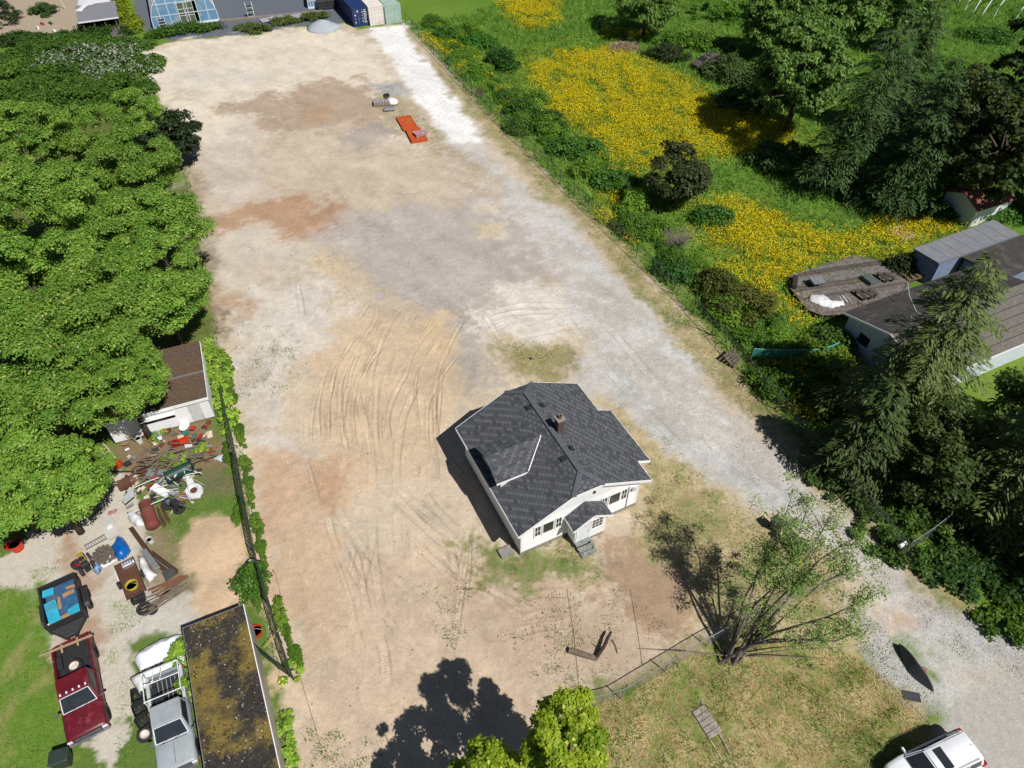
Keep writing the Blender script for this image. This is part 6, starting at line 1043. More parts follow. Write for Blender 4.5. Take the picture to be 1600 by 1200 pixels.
t = thing('red_mat', 'crumpled red and white rag on the pale yard', 'rag', G(176,801)); b = MB(); b.cbox((0,0,.05),(.5,.3,.05),.3); b.cbox((.12,.1,.09),(.3,.25,.04),1.1); b.build('cloth', PM('red_rag', srgb(170,70,76,.7), srgb(220,190,190,.7), sc=6, rough=.9), t)
cart = thing('wheelie_bin', 'dark green wheeled bin at the bottom edge in front of the maroon pickup', 'bin', G(105,1192), 1.9); GB = PM('bin_green', srgb(70,84,78,.6), srgb(54,66,62,.6), sc=3, rough=.5); b = MB(); b.hexa([(-.28,-.3,.08),(.28,-.3,.08),(.28,.3,.08),(-.28,.3,.08)], [(-.36,-.42,1.0),(.36,-.42,1.0),(.36,.42,1.0),(-.36,.42,1.0)]); b.build('body', GB, cart, bevel=.04); b = MB(); b.hexa([(-.39,-.46,1.0),(.39,-.46,1.0),(.39,.46,1.0),(-.39,.46,1.0)], [(-.34,-.42,1.09),(.34,-.42,1.09),(.34,.42,1.09),(-.34,.42,1.09)]); b.build('lid', GB, cart, bevel=.03)
for s in (-1, 1): wheel(cart, s*.2, .32, .12, .06, BLACKM)
shrub('purple_bush', 'bush with purple and green leaves beside the left fence', G(393,912), .8, 1.2, 1.1, 1700, pal((60,104,36), (100,150,54), (70,50,60), k=.6), 71, L=.2, W=.13)
shrub('fence_creeper', 'green creeper growing over the left fence behind the trailer home', G(336,580), .9, 3.0, 1.1, 2600, P_LEFT, 72, L=.24, W=.15, cat='creeper', rz=LOT); shrub('fence_creeper', 'green creeper on the left fence beside the upper junk heap', G(350,640), .7, 2.4, .9, 2000, P_LEFT, 73, L=.22, W=.14, cat='creeper', rz=LOT)
for i, (q, lb) in enumerate((((440,1130),'low weed bush below the open gate, at the corner of the mossy shed'), ((446,1155),'low weed bush at the bottom edge beside the mossy shed wall'), ((450,1185),'lowest weed bush, at the bottom picture edge right of the mossy shed'), ((457,1052),'small weed at the foot of the left fence gate post'), ((325,540),'leafy bush against the rear of the brown-roofed trailer'))): shrub('weed_bush', lb, G(*q), .6, .7, .45, 700, P_LEFT, 80+i, L=.18, W=.12, clumps=10, crad=.3)

fc = [shrub('fence_creeper', 'x', (0,0,0), .55, 1.5, .7+.2*i, 1500, [pal((84,124,42), (126,164,58), k=.62), pal((70,112,40), (110,150,54), k=.62)][i], 880+i, L=.19, W=.11, clumps=22, crad=.3, cat='creeper', group='weeds along the left fence') for i in range(2)]
lf = [(343,560),(352,615),(360,662),(372,722),(384,790),(400,868),(412,905),(424,950),(440,1000),(455,1050)]; cnt = 0
for i in range(len(lf)-1):
    a, c = G(*lf[i]), G(*lf[i+1]); n = max(1, round((c-a).length/1.5))
    for k in range(n):
        sd_ = JR.choice((-.55, .35, .45)); p = a.lerp(c, (k+.3)/n)+BX*sd_; o = fc[cnt % 2] if cnt < 2 else dup(fc[cnt % 2]); o['label'] = ('low bright weeds and vines tangled along the left fence', 'low darker weeds and vines tangled along the left fence')[cnt % 2]; cnt += 1
        o.location = (p.x, p.y, 0); o.rotation_euler = (0, 0, LOT+JR.gauss(0,.15)); s_ = JR.uniform(.35, .75); o.scale = (s_, JR.uniform(.5,1.0), s_)
# ================================================================ RIGHT: DECK, SHEDS, LOW HOUSE
DECKM = PM('weathered_deck', srgb(138,124,116,.65), srgb(104,94,90,.65), sc=3, rough=.9, c3=srgb(168,158,148,.65), sc3=1.2, amt3=.4)
DKM = [DECKM]+[PM('deck_tone', srgb(154,138,128,.65), srgb(118,106,102,.65), sc=3, rough=.9), PM('deck_tone_dark', srgb(116,104,98,.62), srgb(88,80,78,.62), sc=3, rough=.9), PM('deck_tone_grey', srgb(150,144,140,.66), srgb(112,106,104,.66), sc=3, rough=.9)]
zd = .55; oct_ = [(G(*q, zd).x, G(*q, zd).y) for q in ((1233,432),(1330,401),(1374,407),(1424,444),(1412,468),(1330,490),(1286,493),(1262,484),(1236,452))]
q0 = Vector((*oct_[0],0)); dz_ = yaw(G(1236,445,zd), G(1400,420,zd)); dk = thing('wooden_deck', 'weathered many-sided wooden deck beside the low dark-roofed house', 'deck', (q0.x, q0.y, 0), dz_)
Minv = dk.matrix_basis.inverted(); lp = [Minv @ Vector((*p,0)) for p in oct_]; lo = min(p.y for p in lp); hi = max(p.y for p in lp)
def yspan(y):
    xs = []
    for i in range(len(lp)):
        a, c = lp[i], lp[(i+1)%len(lp)]
        if (a.y <= y) != (c.y <= y): xs.append(a.x+(c.x-a.x)*(y-a.y)/(c.y-a.y))
    return (min(xs), max(xs)) if len(xs) > 1 else None
y = lo+.02
while y < hi-.1:
    s0, s1 = yspan(y+.005), yspan(y+.19)
    if s0 and s1:
        b = MB(); dzv = JR.uniform(-.006,.006); b.hexa([(s0[0],y,zd-.04),(s0[1],y,zd-.04),(s1[1],y+.19,zd-.04),(s1[0],y+.19,zd-.04)], [(s0[0],y,zd+dzv),(s0[1],y,zd+dzv),(s1[1],y+.19,zd+dzv),(s1[0],y+.19,zd+dzv)]); b.build('plank', DKM[JR.randrange(4)], dk)
    y += .212
b = MB(); b.hexa([(p.x*.98+.1,p.y*.97,-.1) for p in lp], [(p.x*.98+.1,p.y*.97,zd-.06) for p in lp]); b.build('skirt', PM('deck_skirt', srgb(90,80,70,.6), srgb(70,62,54,.6), sc=4, rough=.9), dk)
b = MB()
for i in (0, 1, 7, 8): a, c = lp[i], lp[(i+1)%len(lp)]; b.beam((a.x,a.y,zd+.03),(c.x,c.y,zd+.03),.1,.07)
b.build('edge_boards', DECKM, dk, kind='stuff')
b = MB(); a = G(1241,436,zd); c = G(1240,452,zd); b.beam(a+Vector((0,0,.22)), c+Vector((0,0,.22)), .4, .4); tag(b.build('planter_box', PM('planter_dark', srgb(70,60,54,.6), sc=4), bevel=.01), 'long dark planter along the narrow end of the wooden deck', 'planter')
tb = thing('patio_table', 'grey round-cornered covered table on the wooden deck', 'table', G(1274,446,zd), dz_); b = MB(); b.hexa([(-.5,-.42,.4),(.5,-.42,.4),(.5,.42,.4),(-.5,.42,.4)], [(-.62,-.5,.62),(.62,-.5,.62),(.62,.5,.62),(-.62,.5,.62)]); b.build('top', PM('grey_cover', srgb(150,152,156,.7), srgb(124,126,132,.7), sc=3, rough=.7), tb, bevel=.06, seg=2)
for sx in (-1,1):
    for sy in (-1,1): b = MB(); b.tube((sx*.4,sy*.32,0),(sx*.4,sy*.32,.42),.03,n=6); b.build('leg', BLACKM, tb)
def bench(nm, lb, p, q, zz, wd_, mat): a = G(*p, zd); c = G(*q, zd); t = thing(nm, lb, 'bench', a, yaw(a, c)); l = (c-a).length; b = MB(); b.box(0,l,-wd_/2,wd_/2,zz-.05,zz); b.build('seat', mat, t); [MB().box(x,x+.08,-wd_/2+.02,wd_/2-.02,0,zz-.051).build('leg', mat, t) for x in (.1, l-.2)]; return t
for i, (p, q, lb) in enumerate((((1368,431),(1386,443),'first dark slatted bench in the upper row on the deck'), ((1378,431),(1396,441),'second dark slatted bench in the upper row on the deck'), ((1334,458),(1352,471),'first dark bench of the lower row on the deck, by the house roof'), ((1344,457),(1362,469),'second dark bench of the lower row on the deck'), ((1354,457),(1369,466),'third dark bench of the lower row on the deck'))): bench('deck_bench', lb, p, q, .4, .35, PM('bench_dark', srgb(98,90,86,.6), srgb(70,64,60,.6), sc=4))
a = G(1351,435,zd); c = G(1363,444,zd); b = MB(); b.M = Matrix.Translation((a+c)/2+Vector((0,0,.2))) @ Matrix.Rotation(yaw(a,c),4,'Z'); b.cbox((0,0,0),(1.2,.9,.4)); tag(b.build('storage_box', PM('storage_green', srgb(110,120,116,.65), srgb(90,100,98,.65), sc=3), bevel=.03), 'low grey-green storage box between the benches on the deck', 'box')
tarp('plastic_sheet', 'torn white plastic sheet heaped at the near edge of the deck', GG([(1263,462),(1285,460),(1300,470),(1318,470),(1320,477),(1300,482),(1280,478),(1264,472)], zd), WHT, 91, .3, 18, cat='sheet', wr=.3, zb=zd, folds=3)
b = MB(); p = G(1305,474,zd); 
for i in range(7): b.tube(p+Vector((-.9+.3*i,.1*i,.5)), p+Vector((-.7+.35*i,.5-.1*i,.1)), .02, n=5)
tag(b.build('broken_chair', STEEL, kind='stuff'), 'bent metal frame of broken garden furniture in the plastic sheet on the deck', 'chair')
# timber stair between deck and grey shed
a = G(1402,432,.5); c = G(1470,412,.8); st = thing('timber_stairs', 'wide timber steps between the deck and the grey-roofed shed', 'stairs', a, yaw(a, c)); l = (c-a).length
for i in range(9): b = MB(); x = i*l/9; b.box(x,x+l/9*.62,-.85,.9,-.05+i*.05,.02+i*.05); b.build('tread', PM('stair_timber', srgb(150,120,92,.65), srgb(116,92,72,.65), sc=4, rough=.9), st)
b = MB(); b.beam((0,-.8,-.15),(l,-.8,.3),.08,.18); b.beam((0,.85,-.15),(l,.85,.3),.08,.18); b.build('stringer', PM('stair_timber', (1,1,1)), st, kind='stuff')
def flat_shed(nm, lb, cat, q, z, wallm, roofm, th=.16, ov=.18):
    P = [G(*p, z) for p in q]; cx = sum(P, Vector())/4; t = thing(nm, lb, cat, (cx.x, cx.y, 0)); L_ = [(p.x-cx.x, p.y-cx.y) for p in P]; f = lambda k: [(x*k, y*k) for x, y in L_]
    b = MB(); k = 1-ov/2; b.prism(f(k), -.1, z-th-.002); b.build('wall', wallm, t); b = MB(); b.prism(L_, z-th, z); ro = b.build('roof', roofm, t); return t, L_, ro
GROOF = PM('grey_felt_roof', srgb(150,152,158,.66), srgb(134,136,142,.66), sc=2, rough=.85, bump=.2); DROOF = PM('dark_felt_roof', srgb(88,84,82,.6), srgb(70,68,66,.6), sc=3, rough=.95, bump=.3, c3=srgb(112,106,96,.6), sc3=.8, amt3=.42)
BLUW = PM('blue_grey_wall', srgb(150,166,196,.7), srgb(130,146,176,.7), sc=2, rough=.7)
gs, L4, ro = flat_shed('grey_roof_shed', 'shed with a flat light grey roof between the meadow and the dark-roofed house', 'shed', [(1428,388),(1553,343),(1593,366),(1467,411)], 2.7, BLUW, GROOF)
b = MB()
for i in range(1, 7): u = i/7; p = Vector((*L4[0],2.704)).lerp(Vector((*L4[1],2.704)), u); q = Vector((*L4[3],2.704)).lerp(Vector((*L4[2],2.704)), u); b.beam(p, q, .05, .012)
b.build('roof_seams', PM('felt_seam', srgb(128,130,136,.6), sc=3), ro, kind='stuff')
flat_shed('dark_roof_shed', 'flat dark-roofed outbuilding at the right edge behind the grey-roofed shed', 'shed', [(1503,401),(1600,366),(1660,395),(1570,436)], 2.5, BLUW, DROOF)
# the low house with a felt gable roof
ze_, zr2 = 2.7, 3.9; A0 = G(1318,488,ze_); A1 = G(1482,429,ze_); R0 = G(1393,521,zr2); hx = yaw(A0, A1); hu = Vector((math.cos(hx), math.sin(hx), 0)); hv = Vector((-hu.y, hu.x, 0)); half = (A0-R0).dot(hv); L_h = (A1-A0).length+3.2
lh = thing('low_house', 'low white house with a dark felt gable roof behind the hemlock', 'house', (A0.x-hv.x*half, A0.y-hv.y*half, 0), hx)
lh.location = lh.location-hv*0; ox = 0.0
b = MB(); pr = [(-half+.4,-.1),(half-.4,-.1),(half-.4,ze_+.1-.12),(0,zr2-.2),(-half+.4,ze_+.1-.12)]; b.hexa([(.35,y,z) for y, z in pr], [(L_h-.35,y,z) for y, z in pr]); b.build('wall', PM('pale_blue_white', srgb(226,232,240,.8), srgb(206,214,226,.8), sc=2, rough=.6), lh)
b = MB(); b.slab([(0,half,ze_),(0,0,zr2),(L_h,0,zr2),(L_h,half,ze_)], .12); rA = b.build('roof', DROOF, lh); b = MB(); b.slab([(0,-half,ze_),(L_h,-half,ze_),(L_h,0,zr2),(0,0,zr2)], .12); rB = b.build('roof', PM('sunlit_slope_felt', srgb(138,132,124,.62), srgb(118,112,106,.62), sc=3, rough=.95, bump=.3), lh)  # same felt: near slope coloured paler for sunlight, far slope darker, facing away
b = MB()
for i in range(1, 6): zz = ze_+(zr2-ze_)*i/6+.004; yy = half*(1-i/6); b.beam((0,yy,zz),(L_h,yy,zz),.05,.014); b.beam((0,-yy,zz),(L_h,-yy,zz),.05,.014)
b.build('roof_seams', PM('dark_seam', srgb(64,62,60,.6), sc=3), rA, kind='stuff')
b = MB(); b.beam((-.03,half,ze_-.08),(-.03,0,zr2-.08),.04,.18); b.beam((-.03,-half,ze_-.08),(-.03,0,zr2-.08),.04,.18); b.beam((0,-half-.03,ze_-.09),(L_h,-half-.03,ze_-.09),.05,.2); b.build('fascia', TRIM, lh, kind='stuff')
b = MB(); b.lathe([(.28,0),(.2,.25),(.07,.3),(.06,.55),(0,.55)], 12, Matrix.Translation((L_h*.45,half*.25,zr2-half*.0-.30))); b.build('roof_vent', STEEL, lh); b = MB(); b.lathe([(.2,0),(.07,.25),(.06,.5),(0,.5)], 12, Matrix.Translation((L_h*.16,half*.1,zr2-.1))); b.build('roof_vent', STEEL, lh)
for y0 in (half*.45, -half*.3): b = MB(); b.box(.325,.345,y0-.5,y0+.5,1.1,2.0); b.build('window', GLASS, lh)
# little red-roofed shed
e0, e1 = G(1528,330,2.0), G(1580,314,2.0); r0 = G(1510,300,2.9); hx = yaw(e0, e1); hv = Vector((-math.sin(hx), math.cos(hx), 0)); hf = abs((r0-e0).dot(hv)); Ls = (e1-e0).length+.8; rs_ = thing('red_roof_shed', 'little white shed with a reddish-brown gable roof under the dark trees', 'shed', (e0.x, e0.y, 0), hx); b = MB(); pr = [(.2,-.1),(2*hf-.2,-.1),(2*hf-.2,2.0),(hf,2.8),(.2,2.0)]; b.hexa([(.2,y,z) for y, z in pr], [(Ls-.2,y,z) for y, z in pr]); b.build('wall', WHITE, rs_)
RR = PM('red_felt', srgb(160,104,84,.66), srgb(128,84,70,.66), sc=3, rough=.9, bump=.3); b = MB(); b.slab([(0,0,2.0),(Ls,0,2.0),(Ls,hf,2.9),(0,hf,2.9)], .08); b.build('roof', RR, rs_); b = MB(); b.slab([(0,hf,2.9),(Ls,hf,2.9),(Ls,2*hf,2.0),(0,2*hf,2.0)], .08); b.build('roof', RR, rs_); b = MB(); b.box(.18,.199,hf-.4,hf+.4,0,1.8); b.build('door', TRIM, rs_)
# raised wooden bed in the meadow
a, c, e = G(1388,360,.4), G(1406,351,.4), G(1414,362,.4); t = thing('raised_bed', 'square wooden garden bed frame standing in the yellow flowers', 'garden bed', (a.x, a.y, 0), yaw(G(1392,369,.4), G(1414,360,.4))); b = MB(); s = 1.75
for k, bb in enumerate(((0,s,-.06,0), (0,s,-s,-s+.06), (-.06,0,-s,0), (s,s+.06,-s,0))): b = MB(); b.box(*bb, 0, .42); b.build('board', PM('bed_board', srgb(196,190,180,.7), srgb(160,152,140,.7), sc=4, rough=.85), t)
b = MB(); b.box(.005,s-.005,-s+.065,-.065,.0,.3); b.build('soil', PM('bed_soil', srgb(190,170,158,.65), srgb(130,84,66,.65), sc=2.5, rough=.95, bump=.5), t)
# heap of cut brush by the meadow
r = np.random.default_rng(44); b = MB(); p0 = G(973,78)
for i in range(240): a = r.random()*6.28; q = r.random()**.5; p = p0+Vector((math.cos(a)*q*2.6, math.sin(a)*q*1.5, .15+.9*(1-q*q)*r.random())); d = Vector((r.normal(), r.normal(), .15*r.normal())).normalized()*(.5+.5*r.random()); b.tube(p-d, p+d, .035, .015, 4, False)
tag(b.build('brush_pile', PM('dry_brush', srgb(186,162,144,.7), srgb(150,126,112,.7), sc=5, rough=.9)), 'pale heap of dry cut brush at the meadow edge', 'brush pile')
# green netting on short stakes in the bushes
pts = [G(1178,545,1.5), G(1230,547,1.5), G(1285,546,1.5), G(1312,535,1.5)]; t = thing('garden_netting', 'low green garden netting strung on stakes through the sunlit bushes', 'netting', pts[0]*1.0); o = pts[0]; b = MB()
for i in range(3): p, q = pts[i]-o, pts[i+1]-o; b.quad(p, q, q-Vector((0,0,.8)), p-Vector((0,0,.8)))
b.build('net', net_mat('garden_net', srgb(70,180,160,.7), .45), t); b = MB(); b.path([p-o for p in pts], .03, 5); b.build('top_cord', PM('teal_cord', srgb(120,200,190,.75), sc=4), t)
for p in pts: b = MB(); b.tube(p-o-Vector((0,0,1.6)), p-o+Vector((0,0,.05)), .025, n=6); b.build('stake', OLDW, t)
cb = MB(); pm = G(1418,441,4.2); cb.path([pm, G(1421,462,4.0), G(1432,487,3.6), G(1456,505,3.9)], .028, 5); tag(cb.build('service_cable', PM('cable_grey', (.5,.52,.54), sc=3)), 'pale service cable sagging from the pole to the low house roof', 'cable')
cb = MB(); cb.tube((pm.x,pm.y,0),(pm.x,pm.y,4.25),.05,n=8); tag(cb.build('service_pole', STEEL, smooth=40), 'thin service pole beside the timber steps', 'pole')
# ================================================================ THE FAR END
CB = {}
def container(lb, px0, px1, paint, L=9.8, grime=None):
    a = G(*px0); c = G(*px1); rz = LOT+.015; t = thing('shipping_container', lb, 'shipping container', a, rz, 'shipping containers at the far end of the lot'); w_ = 2.44; h = 2.59
    b = MB(); b.box(.04,w_-.04,.1,L-.06,.16,h-.05); b.build('body', paint, t)
    b = MB(); n = int(L/.28)
    for i in range(n): y = .2+i*(L-.4)/n; b.box(.0,.039,y,y+.14,.2,h-.15); b.box(w_-.039,w_,y,y+.14,.2,h-.15); b.box(.1,w_-.1,y,y+.19,h-.049,h-.025)
    b.build('corrugation', paint, t, kind='stuff')
    b = MB()
    for x in (0, w_-.12):
        b.box(x,x+.12,-.0,.1,.0,h); b.box(x,x+.12,L-.1,L,.0,h)
    for zz in (.0, h-.12): b.box(.12,w_-.12,.0,.098,zz,zz+.12)
    for x in (0, w_-.08):
        for zz in (.02, h-.1): b.box(x,x+.08,.1,L-.1,zz,zz+.1)
    b.build('frame', paint, t, kind='stuff')
    for s in (0, 1):
        x0 = .125+s*(w_/2-.12); b = MB(); b.box(x0,x0+w_/2-.13,.03,.08,.13,h-.13)
        for k in range(5): b.box(x0+.06,x0+w_/2-.19,.018,.029,.25+k*.45,.25+k*.45+.32)
        d = b.build('door', paint, t); b = MB()
        for k in (.28, .78): b.tube((x0+k,.0,.16),(x0+k,.0,h-.16),.022,n=6); b.box(x0+k-.02,x0+k+.2,-.02,.01,1.05,1.11)
        b.build('lock_bar', grime or STEEL, d, smooth=40)
    return t
NAVY = PM('navy_container', srgb(38,64,118,.75), srgb(30,52,100,.75), sc=1.6, rough=.5, c3=srgb(96,98,112,.75), sc3=.9, amt3=.30); CWH = PM('white_container', srgb(236,228,222,.85), srgb(222,210,202,.85), sc=1.2, rough=.5, c3=srgb(196,166,146,.8), sc3=1.3, amt3=.30); CGR = PM('pale_green_container', srgb(178,204,190,.8), srgb(158,186,172,.8), sc=1.4, rough=.55, c3=srgb(196,196,184,.8), sc3=1.0, amt3=.38)
nv_ = container('navy blue shipping container with white lettering on its doors', (553.5,43), (578,41), NAVY, 14); wc_ = container('white shipping container in the middle between the navy and the pale green one', (579,41), (603,38.5), CWH, 14, CWH); gc_ = container('pale green shipping container at the fence corner', (604,38.5), (628,36), CGR, 14, CGR)
def lettering(par, txt, loc, rot, size, mat, name='lettering'):
    cu = bpy.data.curves.new(name, 'FONT'); cu.body = txt; cu.size = size; cu.extrude = .002; o = bpy.data.objects.new(name, cu); link(o, par); o.location = loc; o.rotation_euler = rot; cu.materials.append(mat); return o
PW = PM('print_white', (.72,.74,.78), (.6,.62,.66), sc=5, rough=.6); b = MB(); r = np.random.default_rng(6)
for k in range(8): b.box(1.72,1.72+.22+.3*r.random(),.012,.017,.45+k*.24,.45+k*.24+.10)   # lines of code print, too small to read
for k in range(4): b.box(1.42,1.54+.06*r.random(),.012,.017,.6+k*.42,.74+k*.42)
b.box(.3,.52,.012,.017,1.5,1.68); b.box(.7,.92,.012,.017,2.0,2.2); b.box(.3,.5,.012,.017,.55,.7); b.build('door_print', PW, nv_, kind='stuff')
# greenhouses
FILM = PM('milky_film', srgb(196,214,226,.7), srgb(176,198,214,.7), sc=.8, rough=.35, spec=.5); PANE = PM('blue_poly_pane', srgb(130,176,208,.72), srgb(110,158,194,.72), sc=1.2, rough=.3, spec=.5, c3=srgb(176,196,196,.72), sc3=.5, amt3=.42)
ALU = PM('white_aluminium', (.72,.75,.77), (.62,.65,.67), sc=4, rough=.4)
def greenhouse(lb, p0, p1, L, h, door=True):
    a = G(*p0); c = G(*p1); w_ = (c-a).length; t = thing('greenhouse', lb, 'greenhouse', a, yaw(a, c)); n = 18; arc = [(w_/2-w_/2*math.cos(math.pi*i/n), h*math.sin(math.pi*i/n)**.8) for i in range(n+1)]
    b = MB(); inn = [(w_/2+(x-w_/2)*.985, z*.985) for x, z in arc][::-1]; b.loft([[(x,y,z) for x, z in arc+inn] for y in (0, L)]); b.build('film', FILM, t, smooth=50)
    b = MB()
    for k in range(int(L/1.5)+1): b.path([(x,.02+k*1.5,z+.02) for x, z in arc], .035, 5, False)
    b.build('hoops', ALU, t, kind='stuff')
    top = lambda x: h*max(0.0, math.sin(math.acos(max(-1, min(1, 1-2*x/w_)))))**.8
    cols = 7; rows = [0, .32*h, .62*h, h*1.2]; dx0, dx1 = w_*.40, w_*.66; first = True
    for i in range(cols):
        x0, x1 = w_*i/cols, w_*(i+1)/cols
        for j in range(3):
            xm = (x0+x1)/2
            if door and dx0 < xm < dx1 and j < 2: continue
            z0 = rows[j]; q = [(x0+.04,z0+.04),(x1-.04,z0+.04)]; tA, tB = min(rows[j+1]-.04, top(x1-.04)-.05), min(rows[j+1]-.04, top(x0+.04)-.05)
            if tA <= z0+.05 and tB <= z0+.05: continue
            xs_ = [x1-.04+(x0-x1+.08)*k/6 for k in range(7)]; pl_ = q[:1]+q[1:]+[(xx, max(z0+.045, min(rows[j+1]-.04, top(xx)-.05))) for xx in xs_]; b = MB(); b.hexa([(xx,-.05,zz) for xx, zz in pl_], [(xx,-.02,zz) for xx, zz in pl_]); b.build('pane', PANE, t)
    b = MB(); 
    for i in range(1, cols): x = w_*i/cols; b.box(x-.04,x+.04,-.07,-.0,.0,max(.1, top(x)-.03))
    for j in (1, 2): z = rows[j]; xx = [x for x in np.linspace(0, w_, 80) if top(x) > z]; b.box(xx[0],xx[-1],-.075,-.004,z-.04,z+.04)
    b.path([(x,-.06,z) for x, z in arc], .06, 6, False); b.build('end_frame', ALU, t, kind='stuff')
    b = MB(); b.box(0,w_,-.09,.1,-.1,.25); b.build('base_board', TRIM, t)
    if door:
        xm = (dx0+dx1)/2
        for x0, x1 in ((dx0,xm-.03), (xm+.03,dx1)):
            b = MB(); b.box(x0,x1,-.02,-.012,.1,.6*h); d = b.build('door', PM('door_mesh', srgb(96,110,96,.6), srgb(120,140,100,.6), sc=1.5, rough=.5), t); b = MB()
            for zz in (.1, .25*h, .42*h, .6*h-.06): b.box(x0,x1,-.05,-.021,zz,zz+.07)
            b.box(x0,x0+.06,-.05,-.021,.17,.6*h-.06); b.box(x1-.06,x1,-.05,-.021,.17,.6*h-.06); b.build('door_frame', ALU, d, kind='stuff')
    return t
greenhouse('arched greenhouse with a blue panelled end and double doors', (241,46), (343,32), 24, 5.2); greenhouse('second arched greenhouse with a plain blue end beside the black crates', (482,13.5), (512,11), 20, 3.4, False)
def plant_rack(lb, p, rz, n, green):
    t = thing('plant_rack', lb, 'rack', G(*p), rz, None); b = MB()
    for x in (0, .95):
        for y in (0, .5): b.box(x,x+.05,y,y+.05,0,2.1)
    b.build('frame', ALU, t, kind='stuff')
    for i in range(n): z = .15+i*1.85/n; b = MB(); b.box(.05,.95,-.0,.55,z,z+.04); s = b.build('shelf', ALU, t); b = MB(); b.box(.08,.92,.02,.5,z+.042,z+.16); b.build('plant_tray', PM('tray_green', srgb(64,90,50,.6), srgb(40,60,34,.6), sc=9, rough=.9) if green else PM('tray_dark', srgb(96,66,68,.6), srgb(60,46,50,.6), sc=7, rough=.9), s)
plant_rack('white plant rack with dark trays leaning at the greenhouse corner', (253,53), LOT-.0, 5, False); plant_rack('white plant rack with green trays between the two greenhouses', (388,28), LOT, 3, True)
for i, (q, lb) in enumerate((((504,14),'lower left black crate stack beside the second greenhouse'), ((519,12),'lower right black crate stack beside the navy container'), ((515,2),'upper black crate stack behind the lower two'))):
    t = thing('crate_stack', lb, 'crate', G(*q), LOT); 
    for k in range(3): b = MB(); b.box(-.75,.75,-.6,.6,k*.42,k*.42+.38); b.build('crate', BLACKM, t, bevel=.03)
for i, (q, lb) in enumerate((((417,33),'grey pallet first from the left along the edge of the nursery yard'), ((434,29),'grey pallet in the middle along the edge of the nursery yard'), ((465,27),'grey pallet nearest the gravel heap along the edge of the nursery yard'))):
    t = thing('wooden_pallet', lb, 'pallet', G(*q), LOT+.1)
    for k in range(6): b = MB(); b.box(-.6,.6,-.55+k*.2,-.42+k*.2,.12,.15); b.build('slat', PM('pallet_grey', srgb(196,198,204,.7), srgb(170,172,178,.7), sc=4, rough=.85), t)
    for k in (-.55, 0, .47): b = MB(); b.box(k,k+.08,-.55,.6,0,.118); b.build('bearer', OLDW, t)
    t.scale = (1.5, 1.5, 1.5)
b = MB(); a = G(345,34); c = G(505,19); b.beam(a+Vector((0,0,.1)), c+Vector((0,0,.1)), .6, .3); tag(b.build('path_kerb', PM('path_tan', srgb(160,146,136,.7), srgb(140,126,118,.7), sc=2, rough=.9), kind='structure'), 'low tan kerb in front of the nursery beds')
for i, q in enumerate(((392,47),(440,38),(470,33),(495,29),(405,50))): shrub('reed_clump', ('tall reeds at the lot edge below the green plant rack','tall reeds between the grey pallets and the lot','tall reeds behind the gravel heap','tall reeds beside the black crates','low green weeds on the lot edge left of the pallets')[i], G(*q), 2.4, .8, 1.0, 1500, pal((80,110,50), (130,150,80), k=.58), 520+i, L=.4, W=.1, clumps=20, crad=.4)
b = MB(); p = G(505,44); r = np.random.default_rng(9); rg = []
for i in range(9): rr = 2.7*(1-i/8); rg.append([(p.x+rr*(1+.12*math.sin(3*a+i)+.05*r.normal())*math.cos(a), p.y+rr*(1+.1*math.cos(2*a))*math.sin(a)*.9, -.05+1.25*(1-((8-i)/8)**1.25)+.03*r.normal()) for a in np.linspace(0, 6.283, 26)[:-1]])
b.loft(rg); tag(b.build('gravel_heap', PM('blue_gravel', srgb(186,192,198,.8), srgb(160,168,176,.8), sc=7, rough=.95, bump=.9, bsc=14), smooth=True), 'pale blue-grey gravel heap at the far end of the lot', 'heap')
# grey-roofed open shed at the top left
q = [(116,18.5),(178,9),(182,24),(123,33)]; P = [G(*p, 2.3) for p in ((123,33),(182,25),(172,5),(116,19))]; a, c, e = P[0], P[1], P[3]; rz = yaw(a, c); w_ = (c-a).length; u = Vector((-math.sin(rz), math.cos(rz), 0)); d_ = 5.5
t = thing('open_shed', 'open-fronted shed with a pale grey roof beside the yellow-green hedge', 'shed', (a.x, a.y, 0), rz); b = MB(); b.slab([(-.2,-.2,2.2),(w_+.2,-.2,2.2),(w_+.2,d_,2.7),(-.2,d_,2.7)], .12); b.build('roof', GROOF, t); b = MB(); b.box(-.2,w_+.2,-.26,-.2,2.05,2.22); b.build('fascia', TRIM, t); b = MB(); b.box(0,w_,d_-.15,d_,0,2.5); b.build('wall', OLDW, t); b = MB(); b.box(0,.12,.4,d_-.15,0,2.2); b.build('wall', OLDW, t); b = MB(); b.box(w_-.12,w_,.4,d_-.15,0,2.2); b.build('wall', OLDW, t)
for i in range(4): b = MB(); b.box(.3+i*(w_-.7)/3,.42+i*(w_-.7)/3,0,.12,0,2.1); b.build('post', OLDW, t)
b = MB(); b.box(.4,w_*.7,1.5,3.5,0,1.1); b.build('workbench', PM('bench_timber', srgb(120,100,80,.6), sc=4), t); b = MB(); b.slab([(w_*.72,-2.2,.35),(w_+.1,-2.2,.35),(w_-.1,-.1,1.0),(w_*.66,-.1,1.0)], .08); b.build('ramp', PM('ramp_grey', srgb(120,112,110,.65), srgb(98,92,90,.65), sc=4, rough=.9), t)
tarp('white_sheeting', 'white plastic sheeting spread behind the roof of the open shed', GG([(116,18),(122,-6),(165,-8),(176,4),(160,9),(140,12),(128,18)], 2.5), WHT, 95, .3, 20, cat='sheet', wr=.3, zb=2.5, folds=.8)
crate('wooden_crate', 'wooden crate in front of the open shed', 'crate', (155,43), (1.8,1.2,.8), OLDW, rz); 
